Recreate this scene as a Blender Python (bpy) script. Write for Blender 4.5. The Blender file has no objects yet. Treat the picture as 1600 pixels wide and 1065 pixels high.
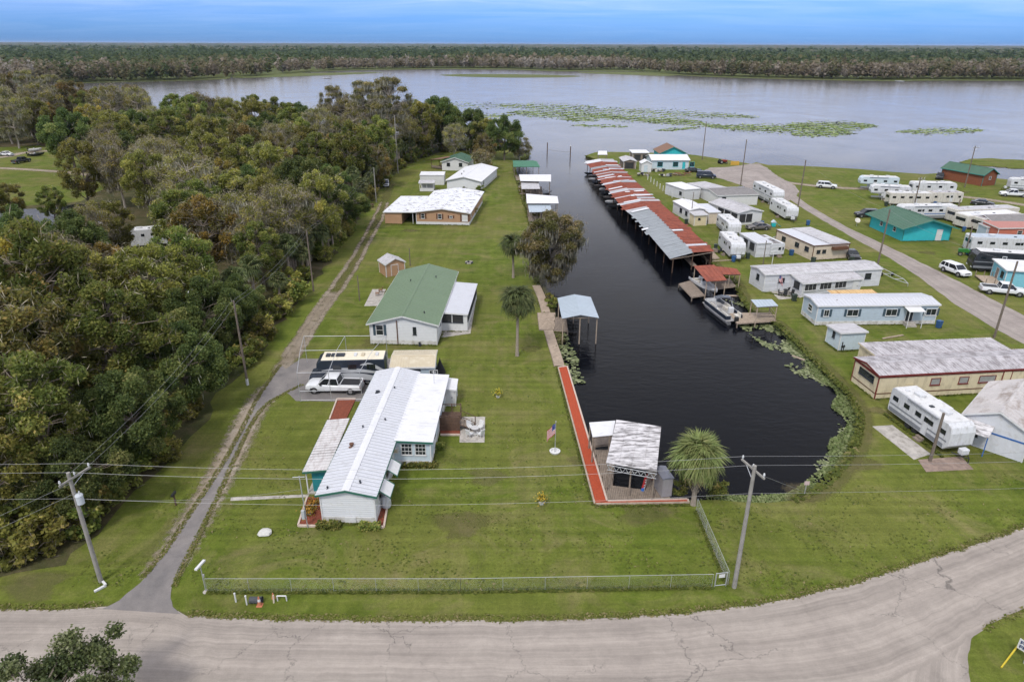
import bpy, math, random
import numpy as np
from mathutils import Vector, Matrix, Euler
from mathutils.geometry import delaunay_2d_cdt
R = math.radians
scene = bpy.context.scene
COL = scene.collection
rnd = random.Random(7)

# ------------------------------------------------------------------ camera, sky, sun, exposure
CAM_H, PITCH, ROLL, FPX = 34.0, 23.5, 0.2, 1067.0
cd = bpy.data.cameras.new('camera'); cam = bpy.data.objects.new('camera', cd); COL.objects.link(cam)
cd.sensor_width = 36.0; cd.lens = 36.0 * FPX / 1600.0; cd.clip_start = 0.5; cd.clip_end = 60000
CAM_M = Matrix.Translation((0, 0, CAM_H)) @ Matrix.Rotation(R(90 - PITCH), 4, 'X') @ Matrix.Rotation(R(ROLL), 4, 'Z')
cam.matrix_world = CAM_M
scene.camera = cam
scene.render.resolution_x, scene.render.resolution_y = 1024, 681

SUN_EL, SUN_AZ = 52, 205
w = bpy.data.worlds.new('World'); scene.world = w; w.use_nodes = True
nt = w.node_tree; nt.nodes.clear()
def N(nt, typ, **kw):
    n = nt.nodes.new(typ)
    for k, v in kw.items():
        if k == 'inp':
            for kk, vv in v.items(): n.inputs[kk].default_value = vv
        else: setattr(n, k, v)
    return n
def L(nt, a, b): nt.links.new(a, b)
def math_node(nt, op, a, b=None, c=None, clamp=False):
    n = nt.nodes.new('ShaderNodeMath'); n.operation = op; n.use_clamp = clamp
    for i, x in enumerate((a, b, c)):
        if x is None: continue
        if isinstance(x, (int, float)): n.inputs[i].default_value = x
        else: nt.links.new(x, n.inputs[i])
    return n.outputs[0]
def ramp(nt, fac, stops, interp='LINEAR'):
    n = nt.nodes.new('ShaderNodeValToRGB'); cr = n.color_ramp; cr.interpolation = interp
    while len(cr.elements) < len(stops): cr.elements.new(0.5)
    for e, (p, c) in zip(cr.elements, stops):
        e.position = p; e.color = (c[0], c[1], c[2], 1) if isinstance(c, (tuple, list)) else (c, c, c, 1)
    if fac is not None: nt.links.new(fac, n.inputs[0])
    return n.outputs[0]
def mixc(nt, fac, a, b, mode='MIX'):
    n = nt.nodes.new('ShaderNodeMix'); n.data_type = 'RGBA'; n.blend_type = mode
    for s, x in ((n.inputs[0], fac), (n.inputs[6], a), (n.inputs[7], b)):
        if isinstance(x, (int, float)): s.default_value = x
        elif isinstance(x, (tuple, list)): s.default_value = (x[0], x[1], x[2], 1)
        else: nt.links.new(x, s)
    return n.outputs[2]
def noise(nt, vec, scale, detail=4, rough=0.55, dist=0.0):
    n = nt.nodes.new('ShaderNodeTexNoise'); n.inputs['Scale'].default_value = scale; n.inputs['Detail'].default_value = detail
    n.inputs['Roughness'].default_value = rough; n.inputs['Distortion'].default_value = dist
    if vec is not None: nt.links.new(vec, n.inputs['Vector'])
    return n.outputs[0]

sky = N(nt, 'ShaderNodeTexSky', sky_type='NISHITA', sun_disc=False, sun_elevation=R(SUN_EL), sun_rotation=R(SUN_AZ))
sky.air_density = 1.0; sky.dust_density = 0.6; sky.ozone_density = 1.5
tc = N(nt, 'ShaderNodeTexCoord')
sep = N(nt, 'ShaderNodeSeparateXYZ'); L(nt, tc.outputs['Generated'], sep.inputs[0])
# a high, thin overcast: the layer is flat, so it is projected from above and closes overhead
zz = math_node(nt, 'MAXIMUM', sep.outputs[2], 0.0)
den = math_node(nt, 'ADD', zz, 0.06)
cx = math_node(nt, 'DIVIDE', sep.outputs[0], den); cy = math_node(nt, 'DIVIDE', sep.outputs[1], den)
cv = N(nt, 'ShaderNodeCombineXYZ'); L(nt, cx, cv.inputs[0]); L(nt, cy, cv.inputs[1])
smp = N(nt, 'ShaderNodeMapping'); L(nt, cv.outputs[0], smp.inputs[0]); smp.inputs['Scale'].default_value = (0.55, 1.1, 1); smp.inputs['Rotation'].default_value = (0, 0, 0.3)
n1 = noise(nt, smp.outputs[0], 0.8, 9, 0.62, 0.8)
cover = ramp(nt, n1, [(0.36, 0.0), (0.66, 1.0)])
SKY_LOW, SKY_HIGH = 0.50, 1.0
thick = ramp(nt, zz, [(0.0, 0.02), (0.03, 0.10), (0.068, 0.36), (0.09, 0.95), (0.18, 1.0)])
amt = math_node(nt, 'MULTIPLY', thick, math_node(nt, 'MULTIPLY_ADD', cover, SKY_HIGH - SKY_LOW, SKY_LOW))
ccol = ramp(nt, n1, [(0.3, (6.7, 6.75, 6.9)), (0.7, (9.4, 9.25, 9.0))])
skyc = mixc(nt, 1.0, sky.outputs[0], (0.17, 0.43, 1.18), 'MULTIPLY')
skc = mixc(nt, amt, skyc, ccol)
bg = N(nt, 'ShaderNodeBackground'); L(nt, skc, bg.inputs[0]); bg.inputs[1].default_value = 0.10
wo = N(nt, 'ShaderNodeOutputWorld'); L(nt, bg.outputs[0], wo.inputs[0])

sd = bpy.data.lights.new('sun', 'SUN'); sun = bpy.data.objects.new('sun', sd); COL.objects.link(sun)
sd.energy = 1.5; sd.angle = R(12); sd.color = (1.0, 0.96, 0.90)
az = R(SUN_AZ)   # sky rotation is measured clockwise from +Y
sdir = Vector((math.sin(az) * math.cos(R(SUN_EL)), math.cos(az) * math.cos(R(SUN_EL)), math.sin(R(SUN_EL))))
sun.rotation_euler = (-sdir).to_track_quat('-Z', 'Y').to_euler(); sun.location = (0, 0, 200)
scene.view_settings.view_transform = 'Standard'; scene.view_settings.look = 'None'
scene.view_settings.exposure = 0.68; scene.view_settings.gamma = 1.0; scene.view_settings.use_curve_mapping = False
scene.render.engine = 'CYCLES'
cy_ = scene.cycles
cy_.use_denoising = True; cy_.max_bounces = 6; cy_.diffuse_bounces = 2; cy_.glossy_bounces = 3; cy_.transmission_bounces = 3
cy_.transparent_max_bounces = 8; cy_.volume_bounces = 0; cy_.caustics_reflective = False; cy_.caustics_refractive = False
cy_.use_adaptive_sampling = True; cy_.adaptive_threshold = 0.02

# ------------------------------------------------------------------ surveying: a picture point on a level plane -> metres
CR = CAM_M.to_3x3()
def g(px, py, z=0.0):
    d = CR @ Vector(((px - 800) / FPX, -(py - 532.5) / FPX, -1))
    t = (z - CAM_H) / d.z
    return Vector((d.x * t, d.y * t, z))
def hgt(base, py):
    """height above ground at 'base' whose picture row is py"""
    lo, hi = 0.0, 33.0
    inv = CAM_M.inverted()
    for _ in range(40):
        m = (lo + hi) / 2
        c = inv @ Vector((base.x, base.y, m)); y = 532.5 - FPX * c.y / -c.z
        if y > py: lo = m
        else: hi = m
    return lo

# ------------------------------------------------------------------ mesh helpers
def link(o, parent=None):
    COL.objects.link(o)
    if parent is not None: o.parent = parent
    return o
def tag(o, label=None, cat=None, group=None, kind=None):
    if label: o['label'] = label
    if cat: o['category'] = cat
    if group: o['group'] = group
    if kind: o['kind'] = kind
    return o
def thing(name, label, cat, loc=(0, 0, 0), rz=0.0, group=None):
    o = bpy.data.objects.new(name, None); o.empty_display_size = 0.2
    o.location = loc; o.rotation_euler = (0, 0, rz)
    return tag(link(o), label, cat, group)
def copy_tree(o, parent=None):
    c = o.copy(); COL.objects.link(c); c.parent = parent
    for ch in list(o.children): copy_tree(ch, c)
    return c

class MB:
    def __init__(s): s.v = []; s.f = []
    def add(s, vs, fs):
        n = len(s.v); s.v += [tuple(p) for p in vs]; s.f += [tuple(i + n for i in f) for f in fs]; return s
    def box(s, x0, x1, y0, y1, z0, z1):
        return s.add([(x0,y0,z0),(x1,y0,z0),(x1,y1,z0),(x0,y1,z0),(x0,y0,z1),(x1,y0,z1),(x1,y1,z1),(x0,y1,z1)],
                     [(0,3,2,1),(4,5,6,7),(0,1,5,4),(1,2,6,5),(2,3,7,6),(3,0,4,7)])
    def obox(s, c, size, M=None):
        M = M or Matrix.Identity(3); c = Vector(c); a, b, d = [x / 2 for x in size]
        pts = [c + M @ Vector(p) for p in [(-a,-b,-d),(a,-b,-d),(a,b,-d),(-a,b,-d),(-a,-b,d),(a,-b,d),(a,b,d),(-a,b,d)]]
        return s.add(pts, [(0,3,2,1),(4,5,6,7),(0,1,5,4),(1,2,6,5),(2,3,7,6),(3,0,4,7)])
    def tube(s, p0, p1, r0, r1=None, n=6, caps=True):
        r1 = r0 if r1 is None else r1; p0 = Vector(p0); p1 = Vector(p1); d = (p1 - p0)
        if d.length < 1e-6: return s
        q = d.to_track_quat('Z', 'Y'); vs = []
        for p, r in ((p0, r0), (p1, r1)):
            for i in range(n):
                a = 2 * math.pi * i / n; vs.append(p + q @ Vector((r * math.cos(a), r * math.sin(a), 0)))
        fs = [(i, (i + 1) % n, n + (i + 1) % n, n + i) for i in range(n)]
        if caps: fs += [tuple(range(n - 1, -1, -1)), tuple(range(n, 2 * n))]
        return s.add(vs, fs)
    def path(s, pts, r, n=5):
        for a, b in zip(pts[:-1], pts[1:]): s.tube(a, b, r, r, n, True)
        return s
    def loft(s, rings, caps=True, closed=True):
        n = len(rings[0]); vs = [p for r in rings for p in r]; fs = []
        for k in range(len(rings) - 1):
            for i in range(n if closed else n - 1):
                j = (i + 1) % n; fs.append((k*n+i, k*n+j, (k+1)*n+j, (k+1)*n+i))
        if caps: fs += [tuple(range(n - 1, -1, -1)), tuple(range((len(rings)-1)*n, len(rings)*n))]
        return s.add(vs, fs)
    def prism(s, prof, y0, y1, axis='y'):
        """profile of (a,z) pairs extruded along y (a is x) or along x (a is y)"""
        r0 = [(a, y0, z) if axis == 'y' else (y0, a, z) for a, z in prof]
        r1 = [(a, y1, z) if axis == 'y' else (y1, a, z) for a, z in prof]
        return s.loft([r0, r1])
    def lathe(s, prof, c=(0, 0, 0), n=14):
        c = Vector(c); rings = [[c + Vector((r * math.cos(2*math.pi*i/n), r * math.sin(2*math.pi*i/n), z)) for i in range(n)] for r, z in prof]
        return s.loft(rings)
    def sheet(s, pts, t):
        """slab from a polygon (top face pts, any orientation), thickness t downwards"""
        n = len(pts); top = [Vector(p) for p in pts]; bot = [p - Vector((0, 0, t)) for p in top]
        return s.add(top + bot, [tuple(range(n)), tuple(range(2*n-1, n-1, -1))] + [(i, n+i, n+(i+1) % n, (i+1) % n) for i in range(n)])
    def mesh(s, name, mat=None, smooth=False):
        me = bpy.data.meshes.new(name); me.from_pydata(s.v, [], s.f); me.update()
        import bmesh
        bm = bmesh.new(); bm.from_mesh(me); bmesh.ops.recalc_face_normals(bm, faces=bm.faces); bm.to_mesh(me); bm.free()
        if mat: me.materials.append(mat)
        if smooth:
            me.polygons.foreach_set('use_smooth', [True] * len(me.polygons))
            try: me.set_sharp_from_angle(angle=R(40))
            except Exception: pass
        return me
    def build(s, name, mat, parent=None, smooth=False, bevel=0.0):
        o = link(bpy.data.objects.new(name, s.mesh(name, mat, smooth)), parent)
        if bevel:
            m = o.modifiers.new('bevel', 'BEVEL'); m.width = bevel; m.segments = 2; m.limit_method = 'ANGLE'
        return o

def polygon_object(name, pts, z, mat, skirt=0.0, t=None):
    """a flat sheet with this outline, its rim carried down by 'skirt'"""
    P = [Vector((p[0], p[1])) for p in pts]; n = len(P)
    vs, es, fs, *_ = delaunay_2d_cdt(P, [(i, (i + 1) % n) for i in range(n)], [list(range(n))], 1, 1e-4)
    V = [(p.x, p.y, z) for p in vs]; F = [tuple(f) for f in fs]
    me = bpy.data.meshes.new(name)
    if skirt:
        b = len(V); V += [(p.x, p.y, z - skirt) for p in P]; tops = len(V); V += [(p.x, p.y, z) for p in P]
        F += [(tops + i, tops + (i+1) % n, b + (i+1) % n, b + i) for i in range(n)]
    me.from_pydata(V, [], F); me.update()
    for p in me.polygons:
        if abs(p.normal.z) > 0.9 and p.normal.z < 0: p.flip()
    me.update(); me.materials.append(mat)
    return link(bpy.data.objects.new(name, me))
def wobble(pts, step, amp, seed=1, closed=False):
    """subdivide a polyline and shake it a little, so banks and verges are uneven"""
    r = random.Random(seed); out = []
    n = len(pts)
    for i in range(n if closed else n - 1):
        a = Vector(pts[i][:2]); b = Vector(pts[(i+1) % n][:2]); k = max(1, int((b - a).length / step))
        for j in range(k):
            p = a.lerp(b, j / k)
            if j or i: p = p + Vector((r.uniform(-amp, amp), r.uniform(-amp, amp)))
            out.append(p)
    if not closed: out.append(Vector(pts[-1][:2]))
    return out
def curve(pts, per=6):
    """Catmull-Rom through the points"""
    P = [Vector(p[:2]) for p in pts]; out = []
    for i in range(len(P) - 1):
        p0 = P[max(i-1, 0)]; p1 = P[i]; p2 = P[i+1]; p3 = P[min(i+2, len(P)-1)]
        for k in range(per):
            t = k / per
            out.append(0.5 * ((2*p1) + (p2-p0)*t + (2*p0-5*p1+4*p2-p3)*t*t + (3*p1-p0-3*p2+p3)*t**3))
    out.append(P[-1]); return out
def inside(p, poly):
    x, y = p[0], p[1]; c = False; n = len(poly); j = n - 1
    for i in range(n):
        xi, yi = poly[i][0], poly[i][1]; xj, yj = poly[j][0], poly[j][1]
        if (yi > y) != (yj > y) and x < (xj - xi) * (y - yi) / (yj - yi) + xi: c = not c
        j = i
    return c

# ------------------------------------------------------------------ materials
MATS = {}
def mat(name, col, rough=0.6, metal=0.0, var=0.12, scale=3.0, bump=0.0, bscale=20.0, spec=0.4, dirt=None, dirt_amt=0.0, dscale=(1, 1, 1), lines=None, lbump=0.3, ldark=0.0, dsharp=0.16, dfac=None):
    """painted or natural surface: colour broken by noise, optional streaky dirt, optional board or rib lines (axis, per metre)"""
    if name in MATS: return MATS[name]
    m = bpy.data.materials.new(name); m.use_nodes = True; t = m.node_tree; p = t.nodes['Principled BSDF']
    tc = N(t, 'ShaderNodeTexCoord'); vec = tc.outputs['Object']
    nz = noise(t, vec, scale, 5, 0.6)
    k = var
    c = ramp(t, nz, [(0.25, tuple(x * (1 - k) for x in col)), (0.75, tuple(min(1, x * (1 + k)) for x in col))])
    if dirt:
        mp = N(t, 'ShaderNodeMapping'); L(t, vec, mp.inputs[0]); mp.inputs['Scale'].default_value = dscale
        dz = noise(t, mp.outputs[0], 1.6, 8, 0.68, 0.3)
        lo = 0.62 - dirt_amt * 0.5
        f = ramp(t, dz, [(lo, 0.0), (lo + dsharp, 1.0)])
        c = mixc(t, math_node(t, 'MULTIPLY', f, dfac or min(1.0, 0.5 + dirt_amt * 0.6)), c, dirt)
    h = None
    if lines:
        ax, per = lines
        s2 = N(t, 'ShaderNodeSeparateXYZ'); L(t, vec, s2.inputs[0])
        src = {'x': s2.outputs[0], 'y': s2.outputs[1], 'z': s2.outputs[2]}
        v = None
        for a in ax:
            fr = math_node(t, 'FRACT', math_node(t, 'MULTIPLY', src[a], per))
            v = fr if v is None else math_node(t, 'MULTIPLY', v, fr)
        edge = ramp(t, v, [(0.0, 0.0), (0.14, 1.0), (0.9, 0.85), (1.0, 0.1)])
        if ldark: c = mixc(t, math_node(t, 'MULTIPLY', math_node(t, 'SUBTRACT', 1.0, edge), ldark), c, tuple(x * 0.35 for x in col))
        bn = N(t, 'ShaderNodeBump', inp={'Strength': lbump, 'Distance': 0.03}); L(t, edge, bn.inputs['Height']); h = bn
    if bump:
        b2 = N(t, 'ShaderNodeBump', inp={'Strength': bump, 'Distance': 0.03}); L(t, noise(t, vec, bscale, 5, 0.65), b2.inputs['Height'])
        if h: L(t, h.outputs[0], b2.inputs['Normal'])
        h = b2
    if h: L(t, h.outputs[0], p.inputs['Normal'])
    L(t, c, p.inputs['Base Color']); p.inputs['Roughness'].default_value = rough; p.inputs['Metallic'].default_value = metal
    p.inputs['Specular IOR Level'].default_value = spec
    MATS[name] = m; return m
def glass(name='window glass', col=(0.02, 0.025, 0.03)):
    if name in MATS: return MATS[name]
    return mat(name, col, rough=0.06, var=0.3, scale=0.8, spec=0.6)
def leafmat(name, stops, trans=0.25, jitter=0.25, rough=0.7):
    """foliage: colour picked per leaf (attribute v) and shifted per tree"""
    m = bpy.data.materials.new(name); m.use_nodes = True; t = m.node_tree; t.nodes.clear()
    at = N(t, 'ShaderNodeAttribute', attribute_name='v'); oi = N(t, 'ShaderNodeObjectInfo')
    c = ramp(t, at.outputs['Fac'], stops)
    hs = N(t, 'ShaderNodeHueSaturation'); L(t, c, hs.inputs['Color'])
    L(t, math_node(t, 'MULTIPLY_ADD', oi.outputs['Random'], 0.03, 0.485), hs.inputs['Hue'])
    L(t, math_node(t, 'MULTIPLY_ADD', oi.outputs['Random'], jitter * 2, 1 - jitter), hs.inputs['Value'])
    d = N(t, 'ShaderNodeBsdfPrincipled'); L(t, hs.outputs[0], d.inputs['Base Color']); d.inputs['Roughness'].default_value = rough; d.inputs['Specular IOR Level'].default_value = 0.25
    tr = N(t, 'ShaderNodeBsdfTranslucent'); L(t, hs.outputs[0], tr.inputs[0])
    mx = N(t, 'ShaderNodeMixShader'); mx.inputs[0].default_value = trans; L(t, d.outputs[0], mx.inputs[1]); L(t, tr.outputs[0], mx.inputs[2])
    o = N(t, 'ShaderNodeOutputMaterial'); L(t, mx.outputs[0], o.inputs[0])
    MATS[name] = m; return m
# ------------------------------------------------------------------ the setting: ground, roads, water, far shore
WATER_Z = -0.55
def ground_mat(name, cols, patch, bare, big=0.05, mow=0.0, seed=0.0):
    m = bpy.data.materials.new(name); m.use_nodes = True; t = m.node_tree; p = t.nodes['Principled BSDF']
    tc = N(t, 'ShaderNodeTexCoord'); mp = N(t, 'ShaderNodeMapping'); L(t, tc.outputs['Object'], mp.inputs[0]); mp.inputs['Location'].default_value = (seed, seed * 2, 0)
    v = mp.outputs[0]
    fine = noise(t, v, 4.5, 8, 0.75); mid = noise(t, v, 0.55, 6, 0.65, 0.4); large = noise(t, v, big, 5, 0.6, 0.5)
    c = ramp(t, mid, [(0.3, cols[0]), (0.5, cols[1]), (0.72, cols[2])])
    c = mixc(t, ramp(t, large, [(0.42, 0.0), (0.64, 0.75)]), c, patch)
    dry = noise(t, v, 0.16, 7, 0.7, 1.0)
    c = mixc(t, ramp(t, dry, [(0.49, 0.0), (0.70, 0.7)]), c, bare)
    c = mixc(t, 1.0, c, ramp(t, fine, [(0.22, 0.62), (0.5, 1.0), (0.78, 1.35)]), 'MULTIPLY')
    vf = noise(t, v, 14.0, 3, 0.8)
    c = mixc(t, 1.0, c, ramp(t, vf, [(0.25, 0.65), (0.75, 1.30)]), 'MULTIPLY')
    if mow:
        s = N(t, 'ShaderNodeSeparateXYZ'); L(t, v, s.inputs[0])
        mp3 = N(t, 'ShaderNodeMapping'); L(t, v, mp3.inputs[0]); mp3.inputs['Scale'].default_value = (0.035, 1.5, 1)
        st = noise(t, mp3.outputs[0], 1.0, 3, 0.5, 0.2)
        c = mixc(t, mow, c, ramp(t, st, [(0.3, 0.72), (0.7, 1.3)]), 'MULTIPLY')
        mp4 = N(t, 'ShaderNodeMapping'); L(t, v, mp4.inputs[0]); mp4.inputs['Scale'].default_value = (1.2, 0.03, 1); mp4.inputs['Rotation'].default_value = (0, 0, 0.06)
        c = mixc(t, mow * 0.8, c, ramp(t, noise(t, mp4.outputs[0], 1.0, 3, 0.5, 0.2), [(0.3, 0.78), (0.7, 1.22)]), 'MULTIPLY')
    L(t, c, p.inputs['Base Color']); p.inputs['Roughness'].default_value = 0.95; p.inputs['Specular IOR Level'].default_value = 0.1
    b = N(t, 'ShaderNodeBump', inp={'Strength': 0.6, 'Distance': 0.06}); L(t, fine, b.inputs['Height']); L(t, b.outputs[0], p.inputs['Normal'])
    MATS[name] = m; return m
GRASS = ground_mat('mown grass', [(0.066, 0.094, 0.012), (0.097, 0.127, 0.018), (0.133, 0.156, 0.030)], (0.146, 0.146, 0.038), (0.198, 0.166, 0.076), mow=0.55)
LITTER = ground_mat('leaf litter', [(0.045, 0.050, 0.016), (0.070, 0.060, 0.028), (0.11, 0.085, 0.05)], (0.05, 0.07, 0.02), (0.16, 0.12, 0.075))
MARSH = ground_mat('marsh grass', [(0.075, 0.10, 0.03), (0.10, 0.13, 0.04), (0.15, 0.15, 0.06)], (0.12, 0.13, 0.05), (0.17, 0.15, 0.08), big=0.01)
def ragged(name, cols, scale=2.0, width=0.45, soft=1.0):
    """worn ground whose edge frays into the grass (attribute e runs from rim 0 to middle 1)"""
    m = bpy.data.materials.new(name); m.use_nodes = True; t = m.node_tree; p = t.nodes['Principled BSDF']
    tc = N(t, 'ShaderNodeTexCoord'); v = tc.outputs['Object']; at = N(t, 'ShaderNodeAttribute', attribute_name='e')
    n = noise(t, v, scale, 8, 0.72); f = noise(t, v, 9.0, 6, 0.7)
    c = ramp(t, noise(t, v, 0.45, 7, 0.7, 0.5), [(0.3, cols[0]), (0.5, cols[1]), (0.7, cols[2])])
    c = mixc(t, 1.0, c, ramp(t, f, [(0.25, 0.7), (0.75, 1.25)]), 'MULTIPLY')
    L(t, c, p.inputs['Base Color']); p.inputs['Roughness'].default_value = 0.95; p.inputs['Specular IOR Level'].default_value = 0.1
    a = math_node(t, 'ADD', at.outputs['Fac'], math_node(t, 'MULTIPLY', math_node(t, 'SUBTRACT', n, 0.5), 1.6))
    L(t, ramp(t, a, [(width - 0.1, 0.0), (width + 0.35, soft)]), p.inputs['Alpha'])
    MATS[name] = m; return m
SAND = ragged('sandy track', [(0.20, 0.16, 0.11), (0.30, 0.25, 0.19), (0.38, 0.33, 0.27)])
BARE = ragged('bare earth', [(0.12, 0.10, 0.05), (0.17, 0.14, 0.075), (0.21, 0.17, 0.10)], 3.0, 0.6, 0.3)
RUTS = ragged('thin worn grass', [(0.10, 0.11, 0.03), (0.14, 0.13, 0.05), (0.19, 0.16, 0.08)], 3.0, 0.55, 0.5)
def road_mat(name, base, dark, light, crack=0.5, tread=0.0):
    m = bpy.data.materials.new(name); m.use_nodes = True; t = m.node_tree; p = t.nodes['Principled BSDF']
    tc = N(t, 'ShaderNodeTexCoord'); v = tc.outputs['Object']
    at = N(t, 'ShaderNodeAttribute', attribute_name='e')
    # long streaks along the line of travel come from the lane position e and a stretched noise
    n1_ = noise(t, v, 0.22, 7, 0.68, 0.6); n2_ = noise(t, v, 1.3, 7, 0.7, 0.3); n3_ = noise(t, v, 22, 4, 0.8)
    c = ramp(t, n1_, [(0.22, dark), (0.5, base), (0.8, light)])
    c = mixc(t, 1.0, c, ramp(t, n2_, [(0.25, 0.87), (0.75, 1.11)]), 'MULTIPLY')
    c = mixc(t, 1.0, c, ramp(t, n3_, [(0.2, 0.75), (0.8, 1.22)]), 'MULTIPLY')
    if tread:
        lc = N(t, 'ShaderNodeCombineXYZ'); L(t, math_node(t, 'MULTIPLY', at.outputs['Fac'], 26.0), lc.inputs[0])
        sx_ = N(t, 'ShaderNodeSeparateXYZ'); L(t, v, sx_.inputs[0]); L(t, math_node(t, 'MULTIPLY', sx_.outputs[0], 0.07), lc.inputs[1])
        c = mixc(t, 1.0, c, ramp(t, noise(t, lc.outputs[0], 1.0, 5, 0.65), [(0.28, 0.80), (0.72, 1.16)]), 'MULTIPLY')
        wv = math_node(t, 'ADD', at.outputs['Fac'], math_node(t, 'MULTIPLY', math_node(t, 'SUBTRACT', n1_, 0.5), 0.07))
        c = mixc(t, tread, c, ramp(t, wv, [(0.0, 1.08), (0.16, 0.78), (0.3, 1.12), (0.46, 0.85), (0.62, 1.14), (0.8, 0.8), (0.93, 1.05), (1.0, 0.8)]), 'MULTIPLY')
    if crack:
        vo = N(t, 'ShaderNodeTexVoronoi', feature='DISTANCE_TO_EDGE'); vo.inputs['Scale'].default_value = 0.17
        nv = N(t, 'ShaderNodeTexNoise', inp={'Scale': 0.9, 'Detail': 6.0, 'Roughness': 0.65}); L(t, v, nv.inputs[0])
        vv = N(t, 'ShaderNodeVectorMath', operation='MULTIPLY_ADD'); L(t, nv.outputs['Color'], vv.inputs[0]); vv.inputs[1].default_value = (2.6, 2.6, 0); L(t, v, vv.inputs[2])
        L(t, vv.outputs[0], vo.inputs['Vector'])
        cr = ramp(t, vo.outputs['Distance'], [(0.0, 0.9), (0.002, 0.7), (0.006, 0.0)])
        gate = ramp(t, noise(t, v, 0.12, 4, 0.6), [(0.42, 0.0), (0.52, 1.0)])
        c = mixc(t, math_node(t, 'MULTIPLY', math_node(t, 'MULTIPLY', cr, gate), crack), c, (0.045, 0.042, 0.04))
    L(t, c, p.inputs['Base Color']); p.inputs['Roughness'].default_value = 0.9; p.inputs['Specular IOR Level'].default_value = 0.2
    b = N(t, 'ShaderNodeBump', inp={'Strength': 0.25, 'Distance': 0.02}); L(t, n3_, b.inputs['Height']); L(t, b.outputs[0], p.inputs['Normal'])
    MATS[name] = m; return m
ROAD = road_mat('worn chip seal', (0.328, 0.288, 0.250), (0.278, 0.243, 0.213), (0.382, 0.338, 0.294), 0.7, 0.6)
DRIVE = road_mat('dark asphalt', (0.205, 0.188, 0.178), (0.125, 0.12, 0.12), (0.285, 0.258, 0.235), 0.5)
LANE = road_mat('pale park lane', (0.30, 0.26, 0.235), (0.225, 0.195, 0.175), (0.37, 0.33, 0.29), 0.4, 0.35)
CONC = mat('weathered concrete', (0.42, 0.39, 0.35), 0.9, var=0.2, scale=1.4, bump=0.3, bscale=12, dirt=(0.2, 0.18, 0.15), dirt_amt=0.3)

def water_mat():
    m = bpy.data.materials.new('dark tannin water'); m.use_nodes = True; t = m.node_tree; p = t.nodes['Principled BSDF']
    tc = N(t, 'ShaderNodeTexCoord'); v = tc.outputs['Object']
    p.inputs['Base Color'].default_value = (0.0035, 0.004, 0.006, 1); p.inputs['Roughness'].default_value = 0.13; p.inputs['IOR'].default_value = 1.30
    mp = N(t, 'ShaderNodeMapping'); L(t, v, mp.inputs[0]); mp.inputs['Scale'].default_value = (0.55, 1.15, 1); mp.inputs['Rotation'].default_value = (0, 0, 0.25)
    a = noise(t, mp.outputs[0], 1.25, 5, 0.6, 0.5); gust = noise(t, v, 0.035, 4, 0.6, 0.8)
    mp2 = N(t, 'ShaderNodeMapping'); L(t, v, mp2.inputs[0]); mp2.inputs['Scale'].default_value = (0.008, 0.022, 1)
    bigw = noise(t, mp2.outputs[0], 1.0, 5, 0.6, 0.4)
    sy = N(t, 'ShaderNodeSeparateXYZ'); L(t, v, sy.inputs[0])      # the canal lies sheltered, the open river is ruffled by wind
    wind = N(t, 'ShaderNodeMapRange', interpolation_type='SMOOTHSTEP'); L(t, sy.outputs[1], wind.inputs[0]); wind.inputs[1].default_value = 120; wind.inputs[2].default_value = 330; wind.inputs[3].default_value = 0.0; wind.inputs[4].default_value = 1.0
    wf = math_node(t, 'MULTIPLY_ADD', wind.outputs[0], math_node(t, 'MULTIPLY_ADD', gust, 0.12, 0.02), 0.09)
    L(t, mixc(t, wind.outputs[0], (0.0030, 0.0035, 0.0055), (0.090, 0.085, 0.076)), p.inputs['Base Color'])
    L(t, wf, p.inputs['Roughness']); L(t, math_node(t, 'MULTIPLY_ADD', wind.outputs[0], 0.38, 0.12), p.inputs['Specular IOR Level'])  # reflections weakened over the canal by position, so the water reads darker
    h = math_node(t, 'ADD', math_node(t, 'MULTIPLY', a, math_node(t, 'MAXIMUM', math_node(t, 'MULTIPLY_ADD', gust, 2.4, -0.55), 0.12)), math_node(t, 'MULTIPLY', bigw, 0.5))
    b = N(t, 'ShaderNodeBump', inp={'Strength': 0.42, 'Distance': 0.22}); L(t, h, b.inputs['Height']); L(t, math_node(t, 'MULTIPLY_ADD', wind.outputs[0], -0.12, 0.32), b.inputs['Strength']); L(t, b.outputs[0], p.inputs['Normal'])
    MATS['water'] = m; return m
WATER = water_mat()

def px(lst, z=0.0): return [g(x, y, z) for x, y in lst]
# --- outline of the near land: round the lot, up the right bank, back round the canal, out along the wooded bank
canal_right = px([(915, 243), (958, 262), (1000, 296), (1050, 340), (1100, 392), (1122, 418), (1148, 438), (1160, 462), (1178, 488), (1212, 503),
                  (1240, 528), (1272, 560), (1305, 592), (1332, 622), (1346, 655), (1338, 695), (1312, 735), (1280, 765), (1240, 781)])
canal_end = px([(1200, 785), (1160, 785), (1120, 782), (1076, 781)])
canal_wall = px([(949, 783), (886, 573)])
canal_left = px([(868, 545), (858, 512), (850, 488), (842, 465), (838, 440), (838, 400), (832, 365), (824, 335), (815, 305), (807, 280), (803, 262), (806, 251), (822, 246), (826, 238), (800, 232)])
river_left = px([(740, 228), (640, 217), (520, 214), (400, 210), (300, 200), (180, 186), (60, 172), (-120, 160)])
river_right = px([(1760, 300), (1600, 283), (1545, 277), (1500, 268), (1440, 272), (1390, 268), (1300, 262), (1240, 258), (1198, 258), (1182, 253), (1170, 256), (1120, 248),
                  (1090, 243), (1060, 240), (1010, 238), (960, 237), (930, 238)])
shore = [Vector((-420, -80)), Vector((420, -80)), Vector((520, 120))]
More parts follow.
